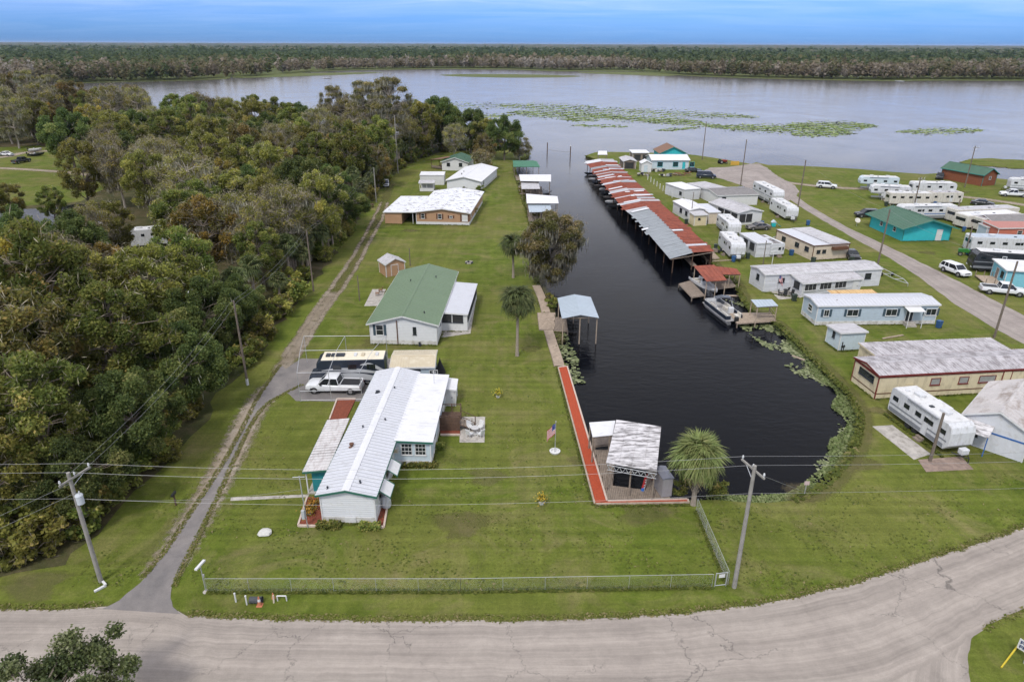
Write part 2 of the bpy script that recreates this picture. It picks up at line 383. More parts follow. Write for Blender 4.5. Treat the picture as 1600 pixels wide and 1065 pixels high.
shore += wobble(river_right, 6, 1.0, 3)[:] + wobble(curve(canal_right, 4), 2.0, 0.22, 4) + wobble(canal_end, 1.5, 0.15, 5) + [p.to_2d() for p in canal_wall] + wobble(curve(canal_left, 3), 2.5, 0.2, 6)
shore += wobble(river_left, 8, 1.5, 8) + [Vector((-600, 420)), Vector((-700, 200))]
ground = polygon_object('ground', shore, 0.0, GRASS, 1.8); tag(ground, kind='structure')
SHORE = shore
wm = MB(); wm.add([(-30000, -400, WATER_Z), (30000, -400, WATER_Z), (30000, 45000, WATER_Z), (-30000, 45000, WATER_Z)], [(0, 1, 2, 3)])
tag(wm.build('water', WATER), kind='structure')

def strip(name, left, right, z, mt, n=7, kind='structure', cross=None):
    """sheet between two edges with attribute e: 0..1 across (cross=None) or 0 at rims and 1 in the middle (cross='mid')"""
    V, F, E = [], [], []
    k = len(left)
    for a, b in zip(left, right):
        for j in range(n):
            s_ = j / (n - 1); p = Vector(a[:2]).lerp(Vector(b[:2]), s_); V.append((p.x, p.y, z)); E.append(min(1, 2.6 * min(s_, 1 - s_)) if cross == 'mid' else s_)
    for i in range(k - 1):
        for j in range(n - 1): F.append((i*n+j, i*n+j+1, (i+1)*n+j+1, (i+1)*n+j))
    if cross == 'mid':
        for j in range(n):
            for q in (0, k - 1): E[q*n+j] *= 0.2
    me = bpy.data.meshes.new(name); me.from_pydata(V, [], F); me.update()
    for p in me.polygons:
        if p.normal.z < 0: p.flip()
    at = me.attributes.new('e', 'FLOAT', 'POINT'); at.data.foreach_set('value', E)
    me.materials.append(mt); o = link(bpy.data.objects.new(name, me)); tag(o, kind=kind); return o
def resample(pts, n):
    P = [Vector(p[:2]) for p in pts]; d = [0]
    for a, b in zip(P[:-1], P[1:]): d.append(d[-1] + (b - a).length)
    out = []
    for i in range(n):
        s_ = d[-1] * i / (n - 1); k = max(j for j in range(len(d)) if d[j] <= s_ + 1e-9); k = min(k, len(P) - 2)
        out.append(P[k].lerp(P[k+1], (s_ - d[k]) / max(1e-6, d[k+1] - d[k])))
    return out
def shake(pts, amp, seed):
    r = random.Random(seed); return [p + Vector((r.uniform(-amp, amp), r.uniform(-amp, amp))) for p in pts]
def blob(name, pts, mt, z, kind='structure'):
    """ragged patch: fan from the middle, e = 1 inside, 0 at the rim"""
    P = wobble(pts, 1.2, 0.25, len(pts) + int(abs(pts[0][0])), True); c = sum(P, Vector((0, 0))) / len(P)
    V = [(c.x, c.y, z)]; E = [1.0]; n = len(P)
    for k, e in ((0.55, 0.95), (1.0, 0.0)):
        for p in P: q = c.lerp(p, k); V.append((q.x, q.y, z)); E.append(e)
    F = [(0, 1 + i, 1 + (i+1) % n) for i in range(n)] + [(1+i, 1+n+i, 1+n+(i+1) % n, 1+(i+1) % n) for i in range(n)]
    me = bpy.data.meshes.new(name); me.from_pydata(V, [], F); me.update()
    for p in me.polygons:
        if p.normal.z < 0: p.flip()
    at = me.attributes.new('e', 'FLOAT', 'POINT'); at.data.foreach_set('value', E)
    me.materials.append(mt); o = link(bpy.data.objects.new(name, me)); tag(o, kind=kind); return o

# county road along the front
up = px([(-500, 955), (-150, 953), (0, 952), (60, 953), (140, 949), (200, 946), (262, 950), (300, 962), (400, 967), (520, 969), (640, 970), (800, 969), (920, 966), (1040, 960), (1150, 949), (1250, 932), (1340, 909), (1420, 884), (1510, 855), (1600, 825), (1760, 772), (2000, 690)])
lo = px([(-500, 1082), (-150, 1080), (0, 1080), (60, 1080), (140, 1080), (200, 1082), (262, 1084), (300, 1084), (400, 1086), (520, 1088), (640, 1090), (800, 1092), (920, 1092), (1040, 1092), (1150, 1090), (1260, 1086), (1400, 1062), (1500, 1006), (1545, 976), (1600, 951), (1760, 885), (2050, 790)])
U = shake(resample(curve(up, 4), 150), 0.10, 1); LO = shake(resample(curve(lo, 4), 150), 0.12, 2)
strip('road', U, LO, 0.012, ROAD, 9)
# side street that opens at the lower right
strip('side_road', resample(curve(px([(1330, 1000), (1240, 1070), (1180, 1160), (1150, 1250)])),30), shake(resample(curve(px([(1560, 960), (1524, 990), (1513, 1022), (1516, 1065), (1560, 1250)])),30),0.05,4), 0.008, ROAD, 9)
rv_l = [p + Vector((0, 0.45)) for p in U]; rv_r = [p - Vector((0, 0.6)) for p in U]
strip('road_verge', rv_l, rv_r, 0.006, BARE, 7, cross='mid')
# house drive and the pad it ends on
dl = px([(160, 951), (185, 938), (220, 908), (262, 858), (302, 798), (345, 733), (375, 680), (400, 630), (424, 592), (440, 570)])
dr = px([(284, 958), (266, 938), (276, 900), (302, 848), (332, 788), (364, 718), (388, 668), (410, 636), (436, 618), (472, 600)])
strip('driveway', shake(resample(curve(dl, 4), 70), 0.06, 3), shake(resample(curve(dr, 4), 70), 0.06, 4), 0.016, DRIVE, 7)
dc = [(a + b) / 2 for a, b in zip(resample(curve(dl, 4), 70), resample(curve(dr, 4), 70))]
def offs(c, wl, wr):
    out_l, out_r = [], []
    for i, p in enumerate(c):
        d = (c[min(i+1, len(c)-1)] - c[max(i-1, 0)]).normalized(); nrm = Vector((-d.y, d.x)); out_l.append(p + nrm * wl); out_r.append(p - nrm * wr)
    return out_l, out_r
ol, orr = offs(dc[6:], 2.3, 2.0); strip('driveway_verge', ol, orr, 0.009, SAND, 9, cross='mid')
pad = px([(424, 592), (462, 626), (600, 628), (612, 560), (470, 560)])
polygon_object('carport_pad', wobble(pad, 1.5, 0.08, 2, True), 0.0135, DRIVE)
tag(bpy.data.objects['carport_pad'], kind='structure')
# dirt track on towards the river
tr = resample(curve(px([(432, 590), (452, 560), (474, 526), (500, 485), (528, 448), (556, 405), (578, 365), (592, 338), (600, 318), (606, 300), (612, 285)]), 4), 60)
a_, b_ = offs(tr, 2.0, 2.0); strip('dirt_track', a_, b_, 0.006, RUTS, 9, cross='mid')
SANDB = ragged('broken sandy rut', [(0.20, 0.16, 0.11), (0.29, 0.24, 0.18), (0.36, 0.31, 0.25)], 0.9, 0.62, 0.8)
a_, b_ = offs(tr[:16], 2.1, 2.1); strip('sandy_apron', a_, b_, 0.0075, SANDB, 9, cross='mid')
for s_ in (-0.85, 0.85):
    c1 = [p + Vector((s_ * (1 - .1 * math.sin(i * .3)), 0)) for i, p in enumerate(tr[2:48])]; a_, b_ = offs(shake(c1, 0.12, 9), 0.75, 0.75); strip('wheel_rut', a_, b_, 0.0095 + .001 * (s_ > 0), SANDB, 7, cross='mid')
# park lane on the right bank
ll = px([(1700, 590), (1600, 538), (1500, 480), (1440, 436), (1393, 405), (1320, 364), (1262, 330), (1236, 313), (1214, 298)])
lr = px([(1760, 560), (1640, 510), (1574, 480), (1510, 446), (1400, 391), (1320, 353), (1276, 328), (1252, 312), (1232, 294)])
strip('park_lane', shake(resample(curve(ll, 4), 60), 0.12, 5), shake(resample(curve(lr, 4), 60), 0.12, 6), 0.014, LANE, 9)
blob('gravel_turnaround', px([(1098, 268), (1110, 262), (1140, 261), (1172, 256), (1186, 256), (1198, 262), (1216, 276), (1238, 287), (1250, 300), (1232, 314), (1205, 304), (1170, 294), (1130, 280), (1104, 274)]), LANE, 0.018)
dirt_c = resample(curve(px([(1222, 284), (1290, 292), (1370, 296), (1440, 300), (1510, 308), (1560, 314), (1640, 326), (1760, 340)]), 4), 50)
a_, b_ = offs(dirt_c, 2.3, 2.3); strip('camp_track', a_, b_, 0.007, SAND, 9, cross='mid')
# left clearing: sand road among the trees
cl = resample(curve(px([(-80, 262), (0, 263), (60, 266), (110, 270), (160, 276)]), 4), 30); a_, b_ = offs(cl, 2.4, 2.4); strip('woodland_track', a_, b_, 0.026, SAND, 9, cross='mid')
cl = resample(curve(px([(-80, 246), (0, 246), (30, 240), (70, 236), (140, 236)]), 4), 30); a_, b_ = offs(cl, 3.4, 3.4); strip('woodland_track', a_, b_, 0.028, SAND, 9, cross='mid')
# worn grass patches
for k, (x, y, r) in enumerate([(720, 820, 3.0), (760, 745, 2.4), (1250, 770, 2.5), (1340, 720, 2.6), (1370, 640, 1.5), (60, 915, 2.8), (830, 545, 1.8), (905, 720, 1.6), (1000, 800, 3), (1225, 440, 2.2), (1080, 350, 2.2), (1130, 300, 3), (1450, 395, 2.2), (1500, 300, 3.5), (585, 535, 2.5), (640, 360, 2.5)]):
    c = g(x, y); P = [c.to_2d() + Vector((r * (1 + 0.4 * math.sin(3*a+k)) * math.cos(a), 0.8 * r * math.sin(a))) for a in [i * math.pi / 5 for i in range(10)]]
    blob('worn_patch', P, BARE if k % 3 else RUTS, 0.0031 + 0.0002 * k)
# bare rim along the canal
rim = curve(canal_right, 4); a_, b_ = offs(resample(rim, 90)[8:], 1.6, 0.4); strip('bank_verge', a_, b_, 0.004, RUTS, 7, cross='mid')
rim = curve(canal_left, 3); a_, b_ = offs(resample(rim, 60)[:40], 0.6, 2.2); strip('bank_verge', a_, b_, 0.004, RUTS, 7, cross='mid')
a_, b_ = offs(resample([p for p in px([(868, 574), (927, 789)])], 30), 1.3, 0.3); strip('bank_verge', a_, b_, 0.004, RUTS, 7, cross='mid')

# wooded strip on the left bank: litter under the trees
WOOD = [p.to_2d() for p in px([(-420, 905), (0, 905), (95, 885), (190, 800), (250, 738), (300, 680), (345, 610), (395, 560), (440, 500), (480, 450), (520, 405), (555, 350), (590, 300), (620, 268), (655, 248), (690, 238), (765, 232), (800, 235)])] + [p.to_2d() for p in river_left] + [Vector((-600, 400)), Vector((-420, 60))]
polygon_object('forest_floor', wobble(WOOD, 2.0, 0.7, 11, True), 0.020, LITTER); tag(bpy.data.objects['forest_floor'], kind='structure')
CLEAR = [p.to_2d() for p in px([(-60, 332), (0, 326), (130, 315), (172, 290), (170, 250), (120, 238), (60, 228), (-60, 232)])]
polygon_object('clearing', wobble(CLEAR, 3, 0.8, 12, True), 0.024, GRASS); tag(bpy.data.objects['clearing'], kind='structure')
POND = [p.to_2d() for p in px([(-160, 338), (60, 326), (128, 319), (150, 332), (122, 366), (70, 388), (-160, 410)])]
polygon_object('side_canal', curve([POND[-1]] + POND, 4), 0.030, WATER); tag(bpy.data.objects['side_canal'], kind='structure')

# far shore and the land to the horizon
fs_ = px([(-900, 100), (-300, 122), (0, 131), (60, 131), (180, 129), (300, 126), (352, 124), (372, 119), (430, 117), (500, 112), (560, 110), (700, 108), (800, 109), (880, 112), (940, 111), (1000, 111.5), (1060, 118), (1130, 121), (1230, 124), (1320, 126), (1400, 127), (1500, 126), (1600, 126.5), (1900, 128), (2600, 130)], WATER_Z)
far = [p.to_2d() for p in fs_]
FARSHORE = wobble(far, 25, 4, 15)
polygon_object('far_shore', FARSHORE + [Vector((20000, 900)), Vector((26000, 40000)), Vector((-26000, 40000)), Vector((-20000, 1200))], -0.30, MARSH, 1.0)
tag(bpy.data.objects['far_shore'], kind='structure')
for k, lst in enumerate([[(370, 119), (450, 115), (520, 114), (600, 113), (560, 116), (480, 119), (400, 121.5), (365, 122)], [(690, 117), (760, 116), (840, 117), (905, 119), (880, 121), (800, 121.5), (740, 120.5), (700, 119)], [(905, 113), (980, 112.5), (1060, 116), (1040, 119), (980, 117), (920, 115)],
                         [(1510, 250), (1540, 248), (1600, 251), (1700, 256), (1700, 266), (1600, 264), (1560, 261), (1520, 258), (1503, 253)]]):
    P = [p.to_2d() for p in px(lst, WATER_Z)]
    c = curve([P[-1]] + P, 4)[:-1]
    polygon_object('marsh_island', wobble(c, 8, 1.0, 20 + k, True), -0.40, MARSH if k < 3 else GRASS, 0.6); tag(bpy.data.objects[[o.name for o in bpy.data.objects if o.name.startswith('marsh_island')][-1]], kind='structure')

# ------------------------------------------------------------------ leaf-card meshes
def quad_cloud(name, V, attr, mats, midx=None):
    n = len(V) // 4; me = bpy.data.meshes.new(name)
    me.vertices.add(4*n); me.vertices.foreach_set('co', np.asarray(V, dtype=np.float32).ravel())
    me.loops.add(4*n); me.loops.foreach_set('vertex_index', np.arange(4*n, dtype=np.int32))
    me.polygons.add(n); me.polygons.foreach_set('loop_start', np.arange(0, 4*n, 4, dtype=np.int32))
    if midx is not None: me.polygons.foreach_set('material_index', np.asarray(midx, dtype=np.int32))
    me.update(calc_edges=True)
    a = me.attributes.new('v', 'FLOAT', 'FACE'); a.data.foreach_set('value', np.asarray(attr, dtype=np.float32))
    for m in (mats if isinstance(mats, (list, tuple)) else [mats]): me.materials.append(m)
    return me
def leaf_quads(C, size, rng, up=0.35, elong=1.5, vertical=None):
    """one diamond-shaped leaf or sprig per centre; up>0 tilts faces skyward; vertical: hanging strips"""
    n = len(C); nr = rng.normal(size=(n, 3)); nr[:, 2] = np.abs(nr[:, 2]) + up; nr /= np.linalg.norm(nr, axis=1)[:, None]
    t = rng.normal(size=(n, 3))
    if vertical: t = np.tile([0, 0, 1.0], (n, 1)) + rng.normal(size=(n, 3)) * 0.12; nr[:, 2] *= 0.1
    t -= (t * nr).sum(1)[:, None] * nr; t /= np.linalg.norm(t, axis=1)[:, None] + 1e-9; b = np.cross(nr, t)
    s = np.broadcast_to(np.asarray(size, dtype=float), (n,))[:, None] * rng.uniform(0.6, 1.35, (n, 1)); e = elong if not vertical else vertical
    V = np.empty((n, 4, 3)); V[:, 0] = C - t*s*e*0.5; V[:, 1] = C + b*s*0.5 - t*s*0.08; V[:, 2] = C + t*s*e*0.5; V[:, 3] = C - b*s*0.5 + t*s*0.08
    return V.reshape(-1, 3)

# distant woods on the far shore: one mass
FARLEAF = leafmat('distant woodland', [(0.0, (0.075, 0.105, 0.038)), (0.25, (0.110, 0.125, 0.048)), (0.45, (0.165, 0.145, 0.075)), (0.65, (0.24, 0.195, 0.135)), (0.85, (0.32, 0.28, 0.23)), (1.0, (0.37, 0.335, 0.29))], 0.42, 0.0)
def far_woods():
    rng = np.random.default_rng(5); Vs, As = [], []
    fx = np.array([p.x for p in FARSHORE]); fy = np.array([p.y for p in FARSHORE]); o = np.argsort(fx); fx, fy = fx[o], fy[o]
    def add(X, Y, H, W, nq, tone, q):
        n = len(X); u = rng.normal(size=(n, nq, 3)); u /= np.linalg.norm(u, axis=2)[:, :, None]; u *= rng.uniform(0.45, 1.0, (n, nq, 1))
        C = np.empty((n, nq, 3)); C[:, :, 0] = X[:, None] + u[:, :, 0] * W[:, None]; C[:, :, 1] = Y[:, None] + u[:, :, 1] * W[:, None]
        C[:, :, 2] = H[:, None] * (0.56 + 0.44 * u[:, :, 2]); C[:, :, 2] = np.maximum(C[:, :, 2], 0.4)
        sz = np.repeat(W * q, nq)
        a = np.clip(np.repeat(tone, nq) + rng.normal(scale=0.04, size=n*nq), 0, 1)
        Vs.append(leaf_quads(C.reshape(-1, 3), sz, rng, 0.5, 1.25)); As.append(a)
    # the edge of the wood, tree by tree
    X = []; Y = []
    for row in range(7):
        xs = np.arange(-1150, 1150, 5.0) + rng.uniform(-2, 2, 460); ys = np.interp(xs, fx, fy) + row * 9 + rng.uniform(4, 12, 460)
        X.append(xs); Y.append(ys)
    X = np.concatenate(X); Y = np.concatenate(Y)
    back = np.interp(X, [-1200, -330, -250, 150, 260, 1200], [0, 0, 28, 32, 14, 8]); Y = Y + back
    H = (rng.uniform(9, 18, len(X)) + 6 * (rng.uniform(0, 1, len(X)) > .93)) * np.interp(X, [-1200, -300, -220, 100, 240, 1200], [1.15, 1.1, 0.85, 0.95, 1.05, 1.08]); W = rng.uniform(2.4, 4.6, len(X))
    clump = np.sin(X * 0.021) * 0.5 + np.sin(X * 0.0093 + 1.3) * 0.5
    tone = np.clip(0.60 + 0.18 * clump + rng.normal(scale=0.17, size=len(X)), 0.02, 1.0); add(X, Y, H, W, 46, tone, 0.62)
    # canopy behind, thinning with distance
    Z = 620 + (rng.uniform(0, 1, 17000) ** 1.7) * 3400; X = rng.uniform(-0.95, 0.95, len(Z)) * (Z + 80); base = np.interp(X, fx, fy)
    k = Z > base + 55; X, Z = X[k], Z[k]; sc = np.clip(Z / 1100, 1, 2.6)
    depth = Z - np.interp(X, fx, fy)
    clump = np.sin(X * 0.012 + Z * 0.006) * 0.5 + np.sin(X * 0.005 - Z * 0.011 + 2) * 0.5
    tone = np.clip(0.52 - depth / 900 + 0.2 * clump + np.interp(X, [-900, -300, 0, 900], [-0.12, -0.05, 0.0, 0.12]) + rng.normal(scale=0.15, size=len(X)), 0.0, 0.9)
    add(X, Z, rng.uniform(10, 18, len(X)) + 3.0 * clump + 7 * (rng.uniform(0, 1, len(X)) > .95), rng.uniform(3.6, 6.0, len(X)) * sc, 13, tone, 0.95)
    V = np.concatenate(Vs); a = np.concatenate(As)
    o = link(bpy.data.objects.new('far_woods', quad_cloud('far_woods', V, a, FARLEAF)))
    tag(o, 'long belt of grey and green woodland along the far river bank', 'woodland', kind='stuff')
    # canopy from there to the horizon, a rolling sheet
    na, nr_ = 420, 46; V, F, A = [], [], []
    for i in range(nr_):
        rr = 2600 * (28000 / 2600) ** (i / (nr_ - 1))
        for j in range(na):
            th = R(-48 + 96 * j / (na - 1)); V.append((rr * math.sin(th), rr * math.cos(th), rng.uniform(8, 17) + (rng.uniform(0, 9) if rng.uniform() > .8 else 0) + 7 * math.sin(th * 9 + i) * (i / nr_) + 5 * math.sin(th * 31 + i * 2) * (i / nr_) + 10 * (i / nr_) ** 2))
    for i in range(nr_ - 1):
        for j in range(na - 1): F.append((i*na+j, i*na+j+1, (i+1)*na+j+1, (i+1)*na+j)); A.append(np.clip(rng.normal(0.22, 0.14), 0, 0.7))
    me = bpy.data.meshes.new('horizon_woods'); me.from_pydata(V, [], F); me.update(); at = me.attributes.new('v', 'FLOAT', 'FACE'); at.data.foreach_set('value', A); me.materials.append(FARLEAF)
    tag(link(bpy.data.objects.new('horizon_woods', me)), 'dark wooded plain reaching back to the horizon', 'woodland', kind='stuff')
far_woods()

# floating plants on the river, lily pads and weed in the canal
PADS = leafmat('floating leaves', [(0.0, (0.115, 0.186, 0.039)), (0.5, (0.184, 0.252, 0.066)), (0.8, (0.253, 0.300, 0.110)), (1.0, (0.333, 0.372, 0.176))], 0.1, 0.0, 0.6)
PALEPADS = leafmat('pale pads', [(0.0, (0.10, 0.13, 0.05)), (0.6, (0.19, 0.22, 0.10)), (1.0, (0.30, 0.32, 0.18))], 0.1, 0.0, 0.5)
WEEDS = leafmat('soft bank weeds', [(0.0, (0.11, 0.17, 0.05)), (0.5, (0.19, 0.25, 0.09)), (1.0, (0.29, 0.34, 0.16))], 0.35, 0.0, 0.7)
def river_mats():
    rng = np.random.default_rng(8); C, S, A = [], [], []
    lanes = [((640, 164), (930, 166), 5, 900), ((780, 165), (1180, 183), 6, 2600), ((800, 176), (960, 182), 6.5, 2600), ((930, 182), (1090, 190), 5, 1700), ((1000, 188), (1120, 196), 4, 800), ((1110, 198), (1330, 204), 5.5, 2600), ((1230, 196), (1365, 197), 6, 2300), ((1240, 210), (1330, 208), 4, 900), ((1405, 206), (1535, 204), 4.5, 900), ((1030, 204), (1090, 200), 2, 250), ((880, 186), (930, 188), 3, 500), ((900, 196), (980, 198), 2, 250), ((720, 185), (800, 180), 3, 500)]
    for (a, b, h, n) in [(q[0], q[1], q[2], int(q[3] * 2.2)) for q in lanes]:
        t = rng.uniform(0, 1, n); w_ = np.sqrt(np.clip(1 - (2*t-1)**2, 0.05, 1)) * h
        yy = a[1] + (b[1]-a[1]) * t + rng.normal(size=n) * 0.55 * w_; xx = a[0] + (b[0]-a[0]) * t + rng.normal(size=n) * 4
        keep = np.sin(xx*0.21 + yy*1.7) + np.sin(xx*0.083 - yy*2.3 + 1) + rng.normal(size=n)*0.7 > -0.15
        for x_, y_ in zip(xx[keep], yy[keep]):
            p = g(x_, y_, WATER_Z); C.append((p.x, p.y, WATER_Z + rng.uniform(0.01, 0.07))); S.append(rng.uniform(0.5, 1.5)); A.append(rng.uniform(0.0, 1.0) ** 1.3)
    V = leaf_quads(np.array(C), np.array(S), rng, 9.0, 1.3)
    tag(link(bpy.data.objects.new('floating_plants', quad_cloud('floating_plants', V, A, PADS))), 'loose green rafts of floating plants out on the river', 'water plants', kind='stuff')
river_mats()
def canal_plants():
    rng = np.random.default_rng(9); C, S, A = [], [], []
    def scatter(path, wl, n, size, z0, z1, gate=-9):
        P = resample(px(path, WATER_Z), 200)
        for _ in range(n):
            i = rng.integers(0, 199); p = P[i]; d = (P[i+1] - P[i]).normalized(); nrm = Vector((-d.y, d.x)); q = p + nrm * (rng.uniform(*wl(i / 199)))
            if math.sin(q.x*1.1) + math.sin(q.y*0.9+q.x*.4) + rng.normal()*0.5 < gate: continue
            C.append((q.x, q.y, WATER_Z + rng.uniform(z0, z1))); S.append(rng.uniform(*size)); A.append(rng.uniform(0, 1))
    bank = [(1178, 492), (1212, 506), (1240, 531), (1272, 563), (1305, 595), (1330, 624), (1343, 655), (1335, 695), (1310, 734), (1278, 764), (1240, 780), (1190, 784), (1140, 784), (1090, 781)]
    scatter(bank, lambda t: (-0.7 - 1.6 * math.sin(math.pi * min(1, max(0, (t - 0.15) * 1.4))) * (0.6 + 0.4 * math.sin(t * 41)), 0.5), 19000, (0.10, 0.26), 0.02, 0.20, -1.1)
    me = quad_cloud('bank_weeds', leaf_quads(np.array(C), np.array(S), rng, 3.2, 1.5), A, WEEDS)
    tag(link(bpy.data.objects.new('bank_weeds', me)), 'soft green weeds fringing the dark canal end', 'water plants', kind='stuff')
    C.clear(); S.clear(); A.clear()
    scatter([(1172, 504), (1205, 532), (1235, 558), (1268, 588), (1290, 604)], lambda t: (-2.0 + 0.6*t, 2.4 - 1.2*t), 2600, (0.28, 0.5), 0.012, 0.06, 0.1)
    scatter([(1145, 466), (1172, 476)], lambda t: (-1.6, 1.2), 450, (0.3, 0.5), 0.012, 0.05, -0.5)
    scatter([(872, 522), (882, 545), (892, 575), (900, 600)], lambda t: (-1.2, 1.0), 420, (0.3, 0.55), 0.012, 0.25, 0.1)
    scatter([(1300, 640), (1318, 668), (1305, 705), (1270, 735)], lambda t: (-0.3, 1.4), 500, (0.25, 0.4), 0.012, 0.05, -0.2)
    tag(link(bpy.data.objects.new('lily_pads', quad_cloud('lily_pads', leaf_quads(np.array(C), np.array(S), rng, 6.0, 1.1), A, PALEPADS))), 'pale lily pads floating along the canal edge', 'water plants', kind='stuff')
canal_plants()

# grass tufts: ragged edges along the road, drive, walls and fence, and coarse clumps over the near lawn
TUFT = leafmat('grass blades', [(0.0, (0.075, 0.105, 0.018)), (0.45, (0.122, 0.150, 0.026)), (0.8, (0.185, 0.190, 0.048)), (1.0, (0.28, 0.24, 0.11))], 0.4, 0.0)
def tufts():
    rng = np.random.default_rng(31); C = []; S = []; A = []
    def line(P, n, spread, size, tone=0.5):
        P = [Vector(p[:2]) for p in P]; ls = np.array([(b - a).length for a, b in zip(P[:-1], P[1:])]); cum = np.concatenate([[0], np.cumsum(ls)])
        for t in rng.uniform(0, cum[-1], n):
            i = min(int(np.searchsorted(cum, t)) - 1, len(ls) - 1); i = max(i, 0); p = P[i].lerp(P[i+1], (t - cum[i]) / max(ls[i], 1e-6)); d = (P[i+1] - P[i]).normalized(); q = p + Vector((-d.y, d.x)) * rng.uniform(*spread)
            C.append((q.x, q.y, rng.uniform(.02, .07))); S.append(rng.uniform(*size)); A.append(np.clip(rng.normal(tone, .25), 0, 1))
    xm = g(288, 958).x; line([p for p in U if p.x > xm], 5000, (-.12, .5), (.06, .14), .7); line([p for p in U if p.x < g(160, 951).x], 1200, (-.12, .5), (.06, .14), .7); line(resample(curve(dl, 4), 70)[6:], 2200, (-.1, .35), (.06, .13), .7); line(resample(curve(dr, 4), 70)[6:], 2200, (-.35, .1), (.06, .13), .7)
    line(px([(324, 924), (720, 924), (1112, 917)]), 3500, (-.15, .15), (.1, .24), .35); line(px([(1137, 914), (1088, 797)]), 1200, (-.15, .15), (.1, .24), .35)
    line(px([(872, 575), (929, 789), (1076, 787)]), 2500, (-.3, .12), (.08, .2), .4); line([p for p in LO if p.x > g(1532, 985).x], 900, (-.45, .12), (.06, .14), .7)
    line(resample(curve(canal_right, 4), 90), 6000, (-.5, .3), (.12, .35), .4); line(resample(curve(canal_left, 3), 60), 3500, (-.5, .4), (.12, .35), .4)
    for q in ([(505, 815), (588, 817), (588, 760)], [(612, 727), (674, 728), (690, 640)], [(580, 537), (683, 539), (690, 518), (731, 518)], [(1192, 456), (1250, 466), (1345, 455)], [(1256, 495), (1273, 508), (1459, 506)], [(1338, 600), (1366, 623), (1600, 610)], [(1291, 534), (1309, 548), (1347, 546)], [(1409, 377), (1482, 376)], [(651, 351), (733, 352)], [(602, 350), (651, 351)], [(1268, 407), (1323, 403)], [(1383, 646), (1476, 714)]): line(px(q), 500, (-.3, .06), (.1, .26), .35)  # darker-toned tufts at wall feet, standing in for contact shade
    n = 45000; Y = 36 + 75 * rng.uniform(0, 1, n) ** 1.3; X = rng.uniform(-.75, .78, n) * (Y * .92 + 13)
    gate = np.sin(X * .8 + np.sin(Y * .5) * 2) + np.sin(Y * .9 + X * .3 + 1) + rng.normal(size=n) * .8
    roadpoly = [(p.x, p.y) for p in U] + [(p.x, p.y) for p in reversed(LO)]; drivepoly = [(p.x, p.y) for p in resample(curve(dl, 4), 40)] + [(p.x, p.y) for p in reversed(resample(curve(dr, 4), 40))]; wpoly = [(p.x, p.y) for p in WOOD]
    lawn = [p.to_2d() for p in px([(300, 955), (700, 964), (1000, 955), (1200, 935), (1420, 878), (1600, 815), (1600, 740), (1340, 745), (1200, 790), (930, 790), (862, 575), (840, 470), (800, 430), (690, 430), (740, 520), (690, 560), (700, 640), (690, 735), (600, 760), (600, 830), (470, 830), (470, 640), (400, 660), (300, 860)])]
    lawn2 = [p.to_2d() for p in px([(100, 940), (170, 935), (240, 870), (340, 725), (400, 610), (390, 590), (330, 690), (240, 800), (110, 900)])]
    k = 0
    for x, y, gt in zip(X, Y, gate):
        if gt < .2: continue
        if inside((x, y), lawn) or inside((x, y), lawn2): C.append((x, y, .02)); S.append(rng.uniform(.06, .16)); A.append(np.clip(rng.normal(.42, .3), 0, 1))
    V = leaf_quads(np.array(C), np.array(S), rng, 2.6, 1.8)
    tag(link(bpy.data.objects.new('grass_tufts', quad_cloud('grass_tufts', V, A, TUFT))), 'rough green grass tufts over the lawns and along every edge', 'grass', kind='stuff')
tufts()
# ------------------------------------------------------------------ trees
BARK = mat('grey bark', (0.20, 0.165, 0.13), 0.9, var=0.35, scale=6, bump=0.6, bscale=18)
PALEBARK = mat('pale bark', (0.36, 0.32, 0.27), 0.9, var=0.3, scale=5, bump=0.5, bscale=18)
PALMBARK = mat('palm bark', (0.30, 0.25, 0.20), 0.95, var=0.35, scale=8, bump=0.9, bscale=14, lines=('z', 6), lbump=0.5)
DARKGREEN = leafmat('dark evergreen leaves', [(0.0, (0.065, 0.101, 0.030)), (0.5, (0.149, 0.190, 0.053)), (0.85, (0.254, 0.279, 0.086)), (1.0, (0.386, 0.367, 0.137))], 0.48)
MIDGREEN = leafmat('mid green leaves', [(0.0, (0.100, 0.142, 0.030)), (0.5, (0.222, 0.253, 0.056)), (0.85, (0.370, 0.362, 0.095)), (1.0, (0.554, 0.439, 0.140))], 0.48)
OLIVE = leafmat('olive leaves', [(0.0, (0.130, 0.143, 0.030)), (0.5, (0.260, 0.260, 0.056)), (0.85, (0.401, 0.363, 0.091)), (1.0, (0.570, 0.467, 0.143))], 0.48)
RUSSET = leafmat('russet leaves', [(0.0, (0.106, 0.110, 0.029)), (0.4, (0.202, 0.183, 0.050)), (0.8, (0.319, 0.232, 0.072)), (1.0, (0.426, 0.287, 0.102))], 0.48)
YELLOW = leafmat('yellowing leaves', [(0.0, (0.139, 0.132, 0.024)), (0.5, (0.312, 0.248, 0.046)), (0.85, (0.486, 0.347, 0.069)), (1.0, (0.600, 0.430, 0.108))], 0.48)
GREY = leafmat('bare grey twigs', [(0.0, (0.142, 0.120, 0.072)), (0.5, (0.269, 0.233, 0.156)), (1.0, (0.439, 0.395, 0.290))], 0.1)
MOSS = leafmat('hanging moss', [(0.0, (0.165, 0.162, 0.115)), (0.6, (0.284, 0.272, 0.199)), (1.0, (0.408, 0.405, 0.314))], 0.15)
CYPRESS = leafmat('rusty cypress needles', [(0.0, (0.119, 0.139, 0.036)), (0.5, (0.251, 0.243, 0.078)), (0.85, (0.414, 0.337, 0.126)), (1.0, (0.609, 0.509, 0.252))], 0.48)
